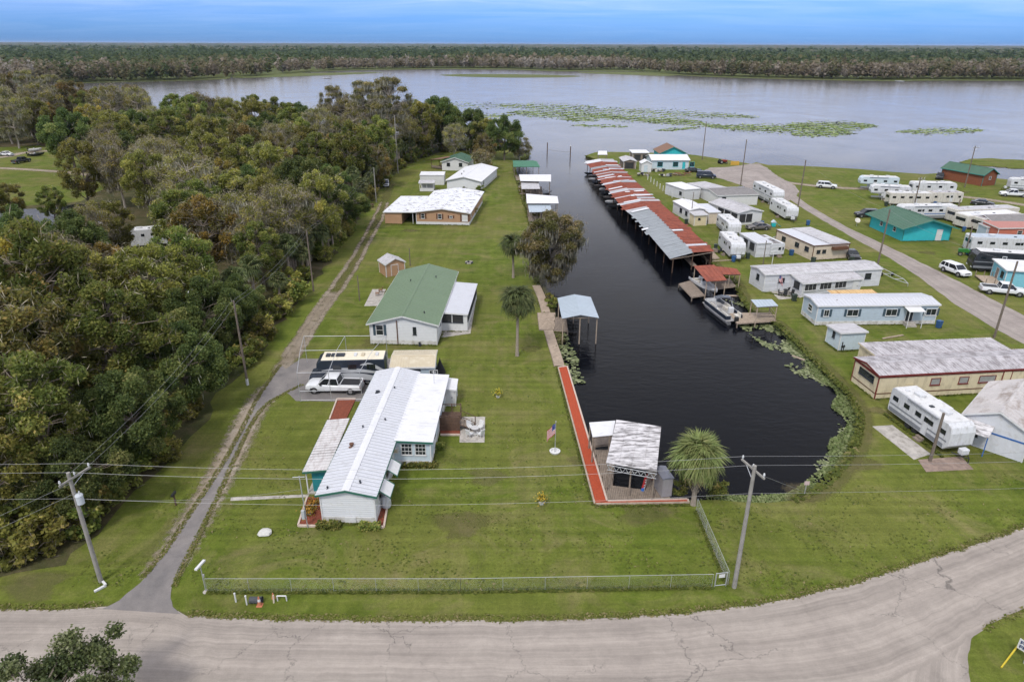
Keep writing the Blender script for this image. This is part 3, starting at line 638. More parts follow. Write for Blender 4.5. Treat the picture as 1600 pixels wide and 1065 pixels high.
PALMGREEN = leafmat('palm fronds', [(0.0, (0.104, 0.140, 0.039)), (0.5, (0.182, 0.223, 0.069)), (0.85, (0.295, 0.314, 0.123)), (1.0, (0.469, 0.413, 0.200))], 0.2)

LEAFY = 1.75
def make_tree(name, H, W, leaf, nclump=46, per=240, lsize=0.34, trunk_r=0.24, bare=0.0, moss=0.0, seed=1, crown_lo=0.22, flat=1.0, bark=None, clump_r=1.0, layered=False, twig=None):
    """tree of height H and crown width W: trunk and limbs in one mesh, leaf clumps hung on the limbs in another"""
    if name != 'near' and H > 5: per = int(per * LEAFY * 0.92); lsize *= 0.60; nclump = int(nclump * 1.6); clump_r *= 0.80
    rng = np.random.default_rng(seed); r = random.Random(seed); tb = MB()
    lean = Vector((r.uniform(-.5, .5), r.uniform(-.5, .5), 0)); nodes = []
    p = Vector((0, 0, -0.1)); prev_r = trunk_r
    n = 6
    for i in range(n):
        q = Vector((lean.x * ((i+1)/n) + r.uniform(-.15, .15), lean.y * ((i+1)/n) + r.uniform(-.15, .15), H * 0.80 * (i+1) / n)); rr = trunk_r * (1 - 0.85 * (i+1) / n)
        tb.tube(p, q, prev_r, max(rr, 0.03), 7, False); nodes.append((q, max(rr, .03))); p = q; prev_r = max(rr, 0.03)
    centres = []; zlo = H * crown_lo
    for k in range(nclump):
        while True:
            u = Vector((r.uniform(-1, 1), r.uniform(-1, 1), r.uniform(-1, 1)))
            if 0.25 < u.length <= 1.0: break
        u = u.normalized() * (u.length ** 0.55)
        az = math.atan2(u.y, u.x); lob = 1 + 0.20 * math.sin(3 * az + seed) + 0.12 * math.sin(5 * az + seed * 2.1)
        zc = zlo + (H - zlo) * 0.5; c = Vector((u.x * W/2 * lob, u.y * W/2 * lob, zc + u.z * (H - zlo) * 0.5 * flat))
        if c.z < zc: c.x *= 0.88; c.y *= 0.88
        if layered: c.z = round(c.z / 1.5) * 1.5 + r.uniform(-.2, .2)
        c += lean * (c.z / H); cr = clump_r * r.uniform(0.6, 1.25) * (W / 9) ** 0.5; centres.append((c, cr))
        if k % 2 == 0 or bare:
            tn = min(nodes, key=lambda nd: abs(nd[0].z - (c.z - 0.32 * (c - nd[0]).length)) + (0 if nd[0].z < c.z else 3)); b, br = tn
            m1 = b.lerp(c, 0.5) + Vector((r.uniform(-.3, .3), r.uniform(-.3, .3), r.uniform(-.1, .45)))
            tb.tube(b, m1, max(br * 0.6, 0.05), max(br * 0.35, 0.04), 5, False); tb.tube(m1, c, max(br * 0.35, 0.04), 0.02, 4, False)
            for _ in range(3 if bare else 1):
                e = c + Vector((r.uniform(-1, 1), r.uniform(-1, 1), r.uniform(-.2, 1.1))) * cr; tb.tube(m1.lerp(c, 0.7), e, 0.03, 0.012, 3, False)
    V, A, MI = [], [], []
    for c, cr in centres:
        nl = int(per * (cr / clump_r) ** 1.6 * (1 - bare * rng.uniform(0.4, 1.2)))
        if nl > 5:
            u = rng.normal(size=(nl, 3)); u /= np.linalg.norm(u, axis=1)[:, None]; u *= (rng.uniform(0, 1, (nl, 1)) ** 0.42) * cr; u[:, 2] *= 0.62 if layered else 0.78
            C = np.array(c) + u + rng.normal(scale=0.10, size=(nl, 3)); V.append(leaf_quads(C, lsize, rng, 0.5, 1.5))
            A.append(np.clip(rng.normal(0.42, 0.20) + rng.normal(scale=0.20, size=nl), 0, 1)); MI.append(np.zeros(nl))
        if bare:
            nt_ = int(per * 0.34 * bare); u = rng.normal(size=(nt_, 3)) * cr * 0.7; C = np.array(c) + u; V.append(leaf_quads(C, 0.055, rng, 0.0, 13.0)); A.append(rng.uniform(0, 1, nt_)); MI.append(np.ones(nt_))
        if moss and rng.uniform() < moss:
            nm = int(100 * moss); u = rng.normal(size=(nm, 3)) * cr * 0.62; u[:, 2] = -np.abs(u[:, 2]) * 0.9 - 0.3; C = np.array(c) + u; V.append(leaf_quads(C, 0.13, rng, 0, vertical=7.5)); A.append(rng.uniform(0, 1, nm)); MI.append(np.full(nm, 2))
    me = quad_cloud('foliage', np.concatenate(V), np.concatenate(A), [leaf, twig or GREY, MOSS], np.concatenate(MI))
    return (tb.mesh('trunk', bark or BARK, True), me)
def plant(proto, name, label, cat, loc, s=1.0, rz=0.0, group=None, sz=None, crown='crown'):
    o = thing(name, label, cat, loc, rz, group); o.scale = (s, s, sz or s)
    link(bpy.data.objects.new('trunk', proto[0]), o); link(bpy.data.objects.new(crown, proto[1]), o); return o

def fan_frond(seed=1, droop=0.4, n=22, rad=1.0):
    """one cabbage-palm leaf: stalk and a fan of blades, drooping at the tips; grows along +x"""
    r = random.Random(seed); b = MB(); b.tube((0, 0, 0), (0.75, 0, 0.10), 0.022, 0.014, 4); o = Vector((0.75, 0, 0.10))
    for i in range(n):
        a = R(-118 + 236 * i / (n - 1)) + r.uniform(-.05, .05); Lb = rad * (0.95 - 0.25 * abs(i / (n-1) - .5)) * r.uniform(.85, 1.1); d = Vector((math.cos(a), math.sin(a), 0)); s_ = Vector((-d.y, d.x, 0)) * 0.045
        p1 = o + d * Lb * 0.55 + Vector((0, 0, 0.03)); p2 = o + d * Lb + Vector((0, 0, -droop * r.uniform(.7, 1.5) * Lb))
        b.add([o - s_*0.3, o + s_*0.3, p1 + s_, p1 - s_, p2], [(0, 1, 2, 3), (3, 2, 4)])
    me = b.mesh('frond', PALMGREEN); at = me.attributes.new('v', 'FLOAT', 'FACE'); at.data.foreach_set('value', [r.uniform(.1, .9) for _ in me.polygons]); return me
PALMDARK = leafmat('dark palm fronds', [(0.0, (0.040, 0.055, 0.018)), (0.5, (0.085, 0.105, 0.035)), (0.85, (0.145, 0.16, 0.06)), (1.0, (0.24, 0.22, 0.11))], 0.2)
FRONDS = [fan_frond(i, 0.26 + 0.12 * i, 26, 1.0 + 0.05 * i) for i in range(4)]
DFRONDS = [f.copy() for f in FRONDS]
for f in DFRONDS: f.materials[0] = PALMDARK
DEADFROND = leafmat('dry palm fronds', [(0.0, (0.16, 0.13, 0.06)), (0.5, (0.26, 0.21, 0.11)), (1.0, (0.36, 0.30, 0.18))], 0.2)
XFRONDS = [f.copy() for f in FRONDS]
for f in XFRONDS: f.materials[0] = DEADFROND
def palm_frond_matrix(r, k, n):
    """young leaves stand up, old ones hang"""
    t = (k + .5) / n; el = R(80 - 135 * t + r.uniform(-9, 9)); az = k * 2.39996 + r.uniform(-.25, .25)
    return Euler((r.uniform(-.5, .5), -el, az), 'XYZ')
def sabal(loc, H, crown_r, label, n=64, seed=1, boots=0.0, group=None):
    r = random.Random(seed); o = thing('palm_tree', label, 'palm tree', loc, 0, group); b = MB(); pts = []; bend = Vector((r.uniform(-.3, .3), r.uniform(-.2, .2), 0))
    for i in range(9): t = i / 8; pts.append(Vector((bend.x * t * t * H * 0.15, bend.y * t * t * H * 0.15, H * t - 0.1 * (i == 0))))
    rad = [0.24, 0.19, 0.17, 0.165, 0.16, 0.16, 0.17, 0.19, 0.20]
    b.loft([[p + Vector((rr * (1 + .12 * boots) * math.cos(a), rr * (1 + .12 * boots) * math.sin(a), 0)) for a in [j * math.pi / 6 for j in range(12)]] for p, rr in zip(pts, rad)])
    if boots:
        for i in range(70):
            z = H * (0.25 + 0.72 * i / 70); a = i * 2.4; c = Vector((math.cos(a) * 0.2, math.sin(a) * 0.2, z)); b.tube(c, c + Vector((math.cos(a) * .12, math.sin(a) * .12, .22)), 0.05, 0.02, 4)
    b.build('trunk', PALMBARK, o, True)
    top = pts[-1]
    for k in range(n):
        f = link(bpy.data.objects.new('frond', (XFRONDS if k > n * .86 and r.random() < .6 else FRONDS if boots else DFRONDS)[r.randrange(4)]), o); f.location = top + Vector((0, 0, r.uniform(-.25, .15))); f.rotation_euler = palm_frond_matrix(r, k, n); s = crown_r / 1.75 * r.uniform(.88, 1.1) * (0.9 if k < n * .2 else 1); f.scale = (s, s, s)
    return o
sabal(g(1083, 788), 4.5, 2.25, 'short stout cabbage palm with a dense round head beside the boat slip', 120, 3, 1.0)
sabal(g(808, 556), 7.0, 2.35, 'tall slender palm on the lawn level with the blue-roofed boathouse', 64, 5)
sabal(g(802, 434), 5.4, 2.3, 'slender palm on the lawn beside the mossy cypress', 60, 8)

# forest kinds
def palm_crown_mesh(seed, n=34, s=1.15):
    """crown of a palm deep in the wood, leaves joined"""
    r = random.Random(seed); b = MB(); A = []
    for k in range(n):
        M = palm_frond_matrix(r, k, n).to_matrix(); o = M @ Vector((0.7 * s, 0, 0.05)); b.tube((0, 0, 5.0), Vector((0, 0, 5.0)) + o, 0.02, 0.015, 3, False); A += [0.4] * 3
        for i in range(13):
            a = R(-115 + 230 * i / 12); Lb = s * r.uniform(.8, 1.05); d = Vector((math.cos(a), math.sin(a), 0)); sd_ = Vector((-d.y, d.x, 0)) * 0.075 * s
            p1 = o + M @ (d * Lb * .55) + Vector((0, 0, 5.02)); p2 = o + M @ (d * Lb) + Vector((0, 0, 5.0 - .4 * Lb)); q = o + Vector((0, 0, 5.0)); ss = M @ sd_
            b.add([q, p1 + ss, p2, p1 - ss], [(0, 1, 2, 3)]); A.append(r.uniform(0, .95))
    me = bpy.data.meshes.new('crown'); me.from_pydata(b.v, [], b.f); me.update(); at = me.attributes.new('v', 'FLOAT', 'FACE'); at.data.foreach_set('value', A); me.materials.append(PALMDARK)
    t = MB(); t.tube((0, 0, -.1), (0, 0, 5.05), 0.2, 0.17, 8); return (t.mesh('trunk', PALMBARK, True), me)
K = {
 'oak': [make_tree('oak', 11, 11, DARKGREEN, 54, 330, 0.33, 0.32, 0, 0.12, s, 0.16, 1.0, clump_r=1.25) for s in (11, 12)],
 'maple': [make_tree('maple', 12, 9, MIDGREEN, 50, 300, 0.32, 0.24, 0.1, 0.0, s, 0.18, clump_r=1.15) for s in (21, 22)],
 'olive': [make_tree('olive', 12, 9.5, OLIVE, 48, 290, 0.32, 0.24, 0.18, 0.05, s, 0.2, clump_r=1.15) for s in (31, 32)],
 'russet': [make_tree('russet', 12.5, 9, RUSSET, 46, 280, 0.32, 0.25, 0.22, 0.04, s, 0.22, clump_r=1.1) for s in (41, 42)],
 'yellow': [make_tree('yellow', 11.5, 8, YELLOW, 44, 250, 0.30, 0.22, 0.25, 0, s, 0.22, clump_r=1.0) for s in (51,)],
 'grey': [make_tree('grey', 12.5, 9, OLIVE, 44, 210, 0.30, 0.26, 0.72, 0.55, s, 0.24, bark=PALEBARK, clump_r=1.05) for s in (61, 62)],
 'cypress': [make_tree('cypress', 17, 8, CYPRESS, 44, 240, 0.30, 0.34, 0.45, 0.6, s, 0.42, bark=PALEBARK, layered=True, clump_r=0.95) for s in (71, 72)],
 'palm': [palm_crown_mesh(s) for s in (81, 82)],
 'shrub': [make_tree('shrub', 3.0, 4.2, MIDGREEN, 22, 190, 0.24, 0.07, 0.0, 0.0, s, 0.0, clump_r=0.8) for s in (91,)] + [make_tree('shrub', 3.0, 4.0, OLIVE, 20, 190, 0.22, 0.07, 0.1, 0.0, 92, 0.0, clump_r=0.75)],
}
INFO = {
 'oak': ('oak_tree', 'broad dark evergreen oak in the wood', 'tree', 'oaks in the wood'),
 'maple': ('maple_tree', 'mid green leafy tree in the wood', 'tree', 'green trees in the wood'),
 'olive': ('swamp_tree', 'olive tinted leafy tree in the wood', 'tree', 'olive trees in the wood'),
 'russet': ('russet_tree', 'tree turning rusty brown in the wood', 'tree', 'rusty autumn trees in the wood'),
 'yellow': ('yellow_tree', 'loose tree turning yellow in the wood', 'tree', 'yellow autumn trees in the wood'),
 'grey': ('bare_tree', 'nearly bare mossy grey tree in the wood', 'tree', 'bare mossy trees in the wood'),
 'cypress': ('cypress_tree', 'tall flat-topped cypress with pale trunk', 'tree', 'tall cypresses in the wood'),
 'palm': ('cabbage_palm', 'fan-leaved cabbage palm under the wood edge', 'palm tree', 'cabbage palms in the wood'),
 'shrub': ('shrub', 'low leafy shrub along the wood edge', 'shrub', 'shrubs along the wood edge'),
}
MARKS = [(g(x, y), t) for x, y, t in [(158, 908, 'near the transformer pole'), (387, 601, 'near the white-guarded pole'), (490, 455, 'opposite the green-roofed house'), (588, 316, 'opposite the tan house'), (640, 255, 'opposite the small green-roofed house'), (232, 388, 'near the woodland motorhome'), (90, 250, 'near the grassy woodland clearing'), (0, 410, 'near the side canal'), (120, 690, 'near the white tin shed'), (330, 207, 'along the river shore'), (100, 196, 'between the clearing and the river'), (760, 235, 'at the tip of the wooded bank'), (285, 485, 'near the white-roofed hut'), (450, 270, 'in the middle of the wooded bank')]]
def wood_tree(kind, x, y, s=1.0, rz=None, sz=None, label=None):
    nm, lb, ct, gp = INFO[kind]; pr = K[kind][rnd.randrange(len(K[kind]))]
    lb = lb + ' ' + min(MARKS, key=lambda mk: (mk[0].x - x) ** 2 + (mk[0].y - y) ** 2)[1]
    return plant(pr, nm, label or lb, ct, (x, y, 0.0), s, rnd.uniform(0, 6.28) if rz is None else rz, None if label else gp, sz, 'foliage' if kind == 'shrub' else 'crown')
placed = []
GAPS = [(g(x, y), r) for x, y, r in [(232, 402, 8), (236, 418, 9), (246, 448, 8), (100, 415, 7), (85, 440, 6), (120, 395, 7), (372, 608, 5.5), (360, 590, 4), (478, 462, 4), (575, 322, 5), (70, 372, 9), (15, 400, 8), (120, 690, 4), (285, 480, 3.5), (60, 262, 20), (20, 245, 16), (130, 262, 14), (110, 350, 8), (150, 440, 3)]]
def free(p, d):
    return all((p - q).length > (d + e) * 0.5 for q, e in placed)
def put(kind, px_, py_, s=1.0, sz=None, d=None):
    p = g(px_, py_); wood_tree(kind, p.x, p.y, s, None, sz or s * 1.12); placed.append((p.to_2d(), d if d is not None else 6.0))
# trees one can point at in the picture (base positions)
for a in [('russet', 60, 700, 1.1), ('russet', 10, 640, 1.15), ('maple', 95, 775, 0.9), ('maple', 210, 650, 1.0), ('olive', 165, 560, 0.95), ('grey', 110, 520, 0.9), ('olive', 250, 545, .95), ('oak', 300, 640, 0.72), ('oak', 225, 730, 0.72),
          ('yellow', 335, 450, 1.1), ('yellow', 182, 500, 0.85), ('yellow', 355, 330, 0.9), ('oak', 40, 420, .8), ('oak', 118, 266, 1.3), ('grey', 255, 330, 1.1), ('russet', 255, 290, .9), ('oak', 130, 450, .9), ('grey', 390, 440, 1.0), ('grey', 150, 432, .8), ('maple', 292, 415, .9), ('olive', 178, 415, .8),
          ('oak', 285, 232, 1.15), ('oak', 345, 238, 1.0), ('grey', 185, 225, 1.45), ('russet', 130, 212, 1.45), ('russet', 40, 200, 1.6), ('yellow', 150, 236, 1.2), ('grey', 20, 225, 1.45), ('grey', 80, 218, 1.45), ('grey', 0, 206, 1.6), ('cypress', 100, 205, 1.15), ('cypress', 62, 208, 1.25), ('russet', 12, 192, 1.5), ('olive', 170, 206, 1.3), ('grey', 215, 212, 1.3),
          ('cypress', 618, 262, 1.32), ('cypress', 575, 246, 1.22), ('cypress', 595, 232, 1.15), ('grey', 548, 240, 1.25), ('grey', 560, 228, 1.3), ('cypress', 640, 240, 0.8), ('cypress', 528, 236, 1.1), ('oak', 690, 236, 1.42), ('oak', 735, 240, 1.15), ('grey', 710, 250, .8), ('olive', 762, 246, .9), ('oak', 788, 250, 1.05), ('russet', 757, 266, .72),
          ('olive', 470, 350, .95), ('russet', 440, 300, 1.0), ('oak', 515, 330, .8), ('maple', 540, 290, 1.0), ('olive', 480, 275, 1.0), ('maple', 395, 285, 1.1), ('olive', 430, 385, .95), ('maple', 465, 245, 1.1), ('oak', 420, 240, 1.0), ('oak', 375, 520, .6), ('oak', 330, 560, .75), ('maple', 415, 455, .75),
          ('yellow', 505, 262, .8), ('grey', 455, 420, 1.0), ('olive', 24, 352, .62), ('maple', 88, 348, .55), ('grey', 172, 296, 1.0), ('olive', 186, 262, 1.2), ('oak', 205, 285, 1.0), ('grey', 30, 232, 1.2), ('olive', 60, 226, 1.2), ('olive', 20, 830, .72), ('oak', 140, 810, .55)]:
    put(*a)
NOTREE = [p.to_2d() for p in px([(-90, 228), (150, 228), (155, 300), (120, 340), (-90, 350)])]
g2 = random.Random(44)
cand = 0; count = 0
while count < 155 and cand < 30000:
    cand += 1
    y = 42 + 300 * g2.random() ** 0.8; x = -g2.uniform(15, 0.84 * y + 16); p = Vector((x, y))
    if not inside(p, WOOD) or inside(p, NOTREE): continue
    if any((p - q.to_2d()).length < r for q, r in GAPS): continue
    edge = min((p - Vector(e)).length for e in WOOD[1:19]); d = 7.2 if y > 90 else 5.6
    if not free(p, d): continue
    if edge < 2.0: continue
    far_ = y > 200
    kinds = ['oak', 'oak', 'maple', 'maple', 'maple', 'olive', 'olive', 'olive', 'olive', 'maple', 'maple', 'yellow', 'russet', 'grey', 'grey'] + (['cypress', 'grey', 'russet'] if far_ else [])
    k = g2.choice(kinds); s = g2.uniform(.88, 1.2) * (0.85 if edge < 5 else 1)
    if k == 'cypress': s *= 0.75
    wood_tree(k, x, y, s, None, s * g2.uniform(1.0, 1.3)); placed.append((p, d)); count += 1
# palms and shrubs where the wood meets the grass
EDGE = resample(WOOD[0:18], 240)
for i in range(75):
    t = g2.randrange(60, 236); p = EDGE[t]; inward = Vector((-1, 0.35)).normalized(); q = p + inward * g2.uniform(0.8, 6.5)
    if q.y < 45: continue
    s = g2.uniform(.8, 1.25); wood_tree('palm', q.x, q.y, s * (0.85 if q.y < 80 else 1.0), None, s * g2.uniform(.7, 1.15))
for i in range(100):
    t = g2.randrange(30, 238); p = EDGE[t]; q = p + Vector((-1, 0.35)).normalized() * g2.uniform(0.0, 2.6)
    if q.y < 38: continue
    wood_tree('shrub', q.x, q.y, g2.uniform(.55, 1.1))
for (x, y, s) in [(20, 872, 1.0), (55, 868, .9), (95, 845, 1.0), (130, 830, .9), (5, 850, 1.2), (60, 835, 1.2), (160, 795, .9), (190, 765, .9), (100, 800, 1.2), (30, 800, 1.3), (-30, 860, 1.2), (225, 735, .9), (250, 700, .9)]:
    p = g(x, y); wood_tree('shrub', p.x, p.y, s)
wood_tree('palm', *g(25, 835)[:2], 0.95, None, .65); wood_tree('palm', *g(70, 800)[:2], 1.0, None, .8)

# single trees outside the wood
p = g(858, 448); plant(make_tree('mossy', 11.5, 9.0, CYPRESS, 78, 460, 0.26, 0.30, 0.18, 0.7, 101, 0.10, bark=PALEBARK, clump_r=1.0), 'mossy_cypress', 'leaning canal-bank cypress bearded with grey moss and rusty needles', 'tree', p)
p = g(812, 250); plant(make_tree('spit', 7.0, 7.0, CYPRESS, 26, 190, 0.30, 0.24, 0.5, 0.4, 102, 0.2, bark=PALEBARK), 'shore_tree', 'thin small tree with open branches at the tip of the wooded bank', 'tree', p)
p = g(752, 272); plant(make_tree('yardtree', 6.5, 6.0, RUSSET, 30, 200, 0.26, 0.16, 0.45, 0.1, 103, 0.3), 'yard_tree', 'small brownish half-bare tree behind the white-roofed house', 'tree', p)
NEAR = leafmat('glossy near leaves', [(0.0, (0.045, 0.060, 0.020)), (0.5, (0.095, 0.115, 0.036)), (0.9, (0.17, 0.18, 0.07)), (1.0, (0.26, 0.26, 0.14))], 0.25, 0.0, 0.45)
c0 = g(92, 1172); nt_ = make_tree('near', 5.7, 8.2, NEAR, 100, 520, 0.115, 0.2, 0.0, 0.0, 105, 0.12, clump_r=0.62)
plant(nt_, 'roadside_tree', 'leafy green tree top poking up beside the pale road', 'tree', (c0.x + 0.2, c0.y - 0.3, 0))
for (x, y, s, lb) in [(743, 292, .85, 'round bush at the corner of the white-roofed house'), (752, 300, .55, 'low bush in front of the white-roofed house'), (738, 336, .6, 'bush against the end wall of the tan house'), (585, 528, .4, 'small bush at the corner of the green-roofed house'), (1118, 772, .45, 'leafy bush growing behind the short stout palm'), (1060, 770, .45, 'leafy bush between the cabinet and the stout palm'),
                   (862, 480, .45, 'leafy bush on the bank beside the boardwalk'), (858, 470, .4, 'second leafy bush on the bank above the boardwalk landing'), (815, 302, .5, 'bush beside the white boathouse roof'), (838, 338, .5, 'bush beneath the mossy cypress beside the blue boathouse roof'), (727, 298, .35, 'small shrub against the white end wall'), (1063, 322, .6, 'dark bush beside the white camp trailers')]:
    p = g(x, y); nm, _, ct, gp = INFO['shrub']; plant(K['shrub'][rnd.randrange(2)], 'bush', lb, 'shrub', p, s, rnd.uniform(0, 6), None, None, 'foliage')
# ------------------------------------------------------------------ buildings
WHITE = mat('white siding', (0.69, 0.70, 0.71), 0.6, var=0.05, scale=1.5, lines=('z', 5.0), lbump=0.6, ldark=0.30, dirt=(0.45, 0.43, 0.38), dirt_amt=0.1)
WHITEV = mat('white ribbed panel', (0.57, 0.58, 0.60), 0.55, var=0.07, scale=1.5, lines=('xy', 2.5), lbump=0.4, ldark=0.0, dirt=(0.42, 0.40, 0.36), dirt_amt=0.18)
WHITEP = mat('white paint', (0.62, 0.62, 0.61), 0.5, var=0.06, dirt=(0.45, 0.43, 0.4), dirt_amt=0.12)
PALEBLUE = mat('pale blue siding', (0.42, 0.50, 0.57), 0.6, var=0.08, scale=1.5, lines=('z', 4.0), lbump=0.4, ldark=0.15, dirt=(0.33, 0.36, 0.38), dirt_amt=0.15)
ICE = mat('ice blue paint', (0.50, 0.58, 0.62), 0.6, var=0.06, dirt=(0.36, 0.38, 0.38), dirt_amt=0.15)
TAN = mat('tan siding', (0.42, 0.255, 0.150), 0.7, var=0.08, scale=1.2, lines=('z', 5.0), lbump=0.5, ldark=0.25)
CREAM = mat('cream panel', (0.62, 0.54, 0.37), 0.65, var=0.08, scale=1.2, dirt=(0.38, 0.32, 0.22), dirt_amt=0.25, dscale=(1, 1, .4))
BEIGE = mat('beige panel', (0.58, 0.49, 0.38), 0.65, var=0.08, scale=1.2, dirt=(0.36, 0.3, 0.22), dirt_amt=0.2)
TURQ = mat('turquoise stucco', (0.035, 0.42, 0.46), 0.75, var=0.10, scale=1.2, dirt=(0.05, 0.32, 0.34), dirt_amt=0.15)
TEAL = mat('teal trim', (0.03, 0.20, 0.18), 0.55, var=0.1)
SALMON = mat('salmon siding', (0.48, 0.15, 0.10), 0.7, var=0.12)
BARNRED = mat('red brown boards', (0.22, 0.075, 0.035), 0.85, var=0.25, lines=('xy', 4.0), lbump=0.5, ldark=0.3)
YELLOWP = mat('pale yellow boards', (0.62, 0.53, 0.34), 0.7, var=0.1)
WOODM = mat('weathered grey wood', (0.23, 0.185, 0.145), 0.9, var=0.3, scale=4, bump=0.5, bscale=14)
WOODL = mat('sun-bleached boards', (0.36, 0.285, 0.215), 0.9, var=0.28, scale=3, bump=0.4, bscale=14)
WOODD = mat('dark brown boards', (0.10, 0.06, 0.04), 0.85, var=0.3, scale=4)
GREENTRIM = mat('green trim', (0.03, 0.13, 0.09), 0.5, var=0.1)
REDTRIM = mat('maroon trim', (0.17, 0.028, 0.025), 0.6, var=0.2)
BROWNTRIM = mat('brown trim', (0.12, 0.055, 0.03), 0.6, var=0.2)
DARK = mat('dark trim', (0.03, 0.035, 0.045), 0.6, var=0.2)
SHUT = mat('blue grey shutter', (0.045, 0.075, 0.10), 0.6, var=0.1)
BLUE = mat('blue paint', (0.03, 0.12, 0.35), 0.5, var=0.1)
SCREEN = mat('dark insect screen', (0.035, 0.035, 0.035), 0.8, var=0.5, scale=0.9)
GALV = mat('galvanised steel', (0.50, 0.51, 0.52), 0.45, 0.5, var=0.12, scale=4)
BLACKM = mat('black iron', (0.02, 0.02, 0.02), 0.5, var=0.2)
BLOCK = mat('painted block base', (0.62, 0.61, 0.58), 0.85, var=0.1, lines=('z', 5.0), lbump=0.4, ldark=0.2, dirt=(0.3, 0.28, 0.22), dirt_amt=0.3)
# roofs
R_WHITE = mat('white metal roof', (0.52, 0.53, 0.56), 0.42, var=0.05, scale=0.8, dirt=(0.42, 0.42, 0.43), dirt_amt=0.2, spec=0.5)
R_CHALK = mat('chalky white roof coating', (0.66, 0.66, 0.67), 0.6, var=0.05, scale=0.6, dirt=(0.40, 0.39, 0.38), dirt_amt=0.16, dscale=(0.5, 1.6, 1))
R_STAIN = mat('stained white roof', (0.62, 0.60, 0.60), 0.6, var=0.08, scale=0.8, dirt=(0.075, 0.065, 0.062), dirt_amt=0.36, dscale=(0.5, 1.9, 1), dfac=0.85)
R_PATCH = mat('peeling white roof', (0.68, 0.69, 0.72), 0.55, var=0.05, scale=0.6, dirt=(0.12, 0.095, 0.08), dirt_amt=0.10, dscale=(0.5, 0.75, 1), dsharp=0.02, dfac=0.9)
R_PORCH = mat('dull ribbed porch roof', (0.50, 0.46, 0.45), 0.6, var=0.10, scale=0.8, dirt=(0.34, 0.29, 0.27), dirt_amt=0.25, dscale=(0.6, 2, 1))
R_GREEN = mat('sage green metal roof', (0.125, 0.185, 0.105), 0.5, var=0.08, scale=0.4, dirt=(0.16, 0.19, 0.12), dirt_amt=0.12)
R_DGREEN = mat('dark green roof', (0.06, 0.13, 0.085), 0.6, var=0.12, scale=0.7)
R_EMERALD = mat('emerald boathouse roof', (0.045, 0.165, 0.095), 0.6, var=0.12, scale=0.7)
R_TAN = mat('tan ribbed roof', (0.52, 0.45, 0.32), 0.5, var=0.07, scale=0.8, dirt=(0.66, 0.62, 0.52), dirt_amt=0.2)
R_BLUE = mat('blue grey metal roof', (0.39, 0.45, 0.50), 0.42, 0.1, var=0.07, scale=0.7, dirt=(0.30, 0.36, 0.38), dirt_amt=0.12)
R_GREY = mat('oxidised grey roof', (0.46, 0.44, 0.45), 0.6, var=0.15, scale=0.7, dirt=(0.19, 0.17, 0.17), dirt_amt=0.36, dscale=(1.0, 0.45, 1))
R_LGREY = mat('light grey roof', (0.47, 0.46, 0.47), 0.55, var=0.10, scale=0.7, dirt=(0.27, 0.255, 0.25), dirt_amt=0.3, dscale=(.5, 1.3, 1))
R_DGREY = mat('dark grey shingle roof', (0.20, 0.19, 0.185), 0.85, var=0.2, scale=1.4, dirt=(0.33, 0.31, 0.3), dirt_amt=0.15)
R_WARE = mat('patched warehouse roof', (0.50, 0.47, 0.45), 0.65, var=0.16, scale=0.4, dirt=(0.22, 0.165, 0.125), dirt_amt=0.26, dscale=(.6, .25, 1))
R_BROWN = mat('brown shingle roof', (0.20, 0.115, 0.075), 0.85, var=0.15)
R_RUST = mat('rusted iron roof', (0.265, 0.068, 0.036), 0.8, var=0.30, scale=0.9, dirt=(0.16, 0.035, 0.02), dirt_amt=0.3, dscale=(1, .4, 1), bump=0.2)
R_YRUST = mat('yellow rusty sheet', (0.60, 0.42, 0.20), 0.7, var=0.15, dirt=(0.36, 0.17, 0.06), dirt_amt=0.32, dscale=(2, .4, 1))
R_SALM = mat('faded red roof', (0.40, 0.18, 0.15), 0.7, var=0.1)
R_ZINC = mat('dull zinc roof', (0.31, 0.335, 0.35), 0.5, 0.2, var=0.12, scale=0.7, dirt=(0.21, 0.22, 0.22), dirt_amt=0.25, dscale=(.5, 1.5, 1))
R_HOME = mat('ribbed white home roof', (0.58, 0.59, 0.62), 0.42, var=0.04, scale=0.8, dirt=(0.46, 0.46, 0.47), dirt_amt=0.2, lines=('y', 2.17), lbump=0.9, ldark=0.75)
R_RIBP = mat('ribbed dull porch roof', (0.60, 0.58, 0.57), 0.6, var=0.08, scale=0.8, dirt=(0.36, 0.31, 0.29), dirt_amt=0.3, dscale=(2, .6, 1), lines=('y', 2.4), lbump=0.9, ldark=0.8)
SHEETS = [R_RUST, R_LGREY, R_BLUE, R_WHITE]

class Rect:
    def __init__(s, A, B, C, z=0.0, depth=None):
        a, b = g(*A, z), g(*B, z); s.o = a.copy(); s.o.z = 0; u = (b - a); s.w = u.length; s.rz = math.atan2(u.y, u.x); v = Vector((-u.y, u.x, 0)).normalized()
        s.d = depth if depth else abs((g(*C, z) - b).dot(v)); s.u = u.normalized(); s.v = v
    def inset(s, e):
        s.o = s.o + s.u * e + s.v * e; s.w -= 2*e; s.d -= 2*e; return s

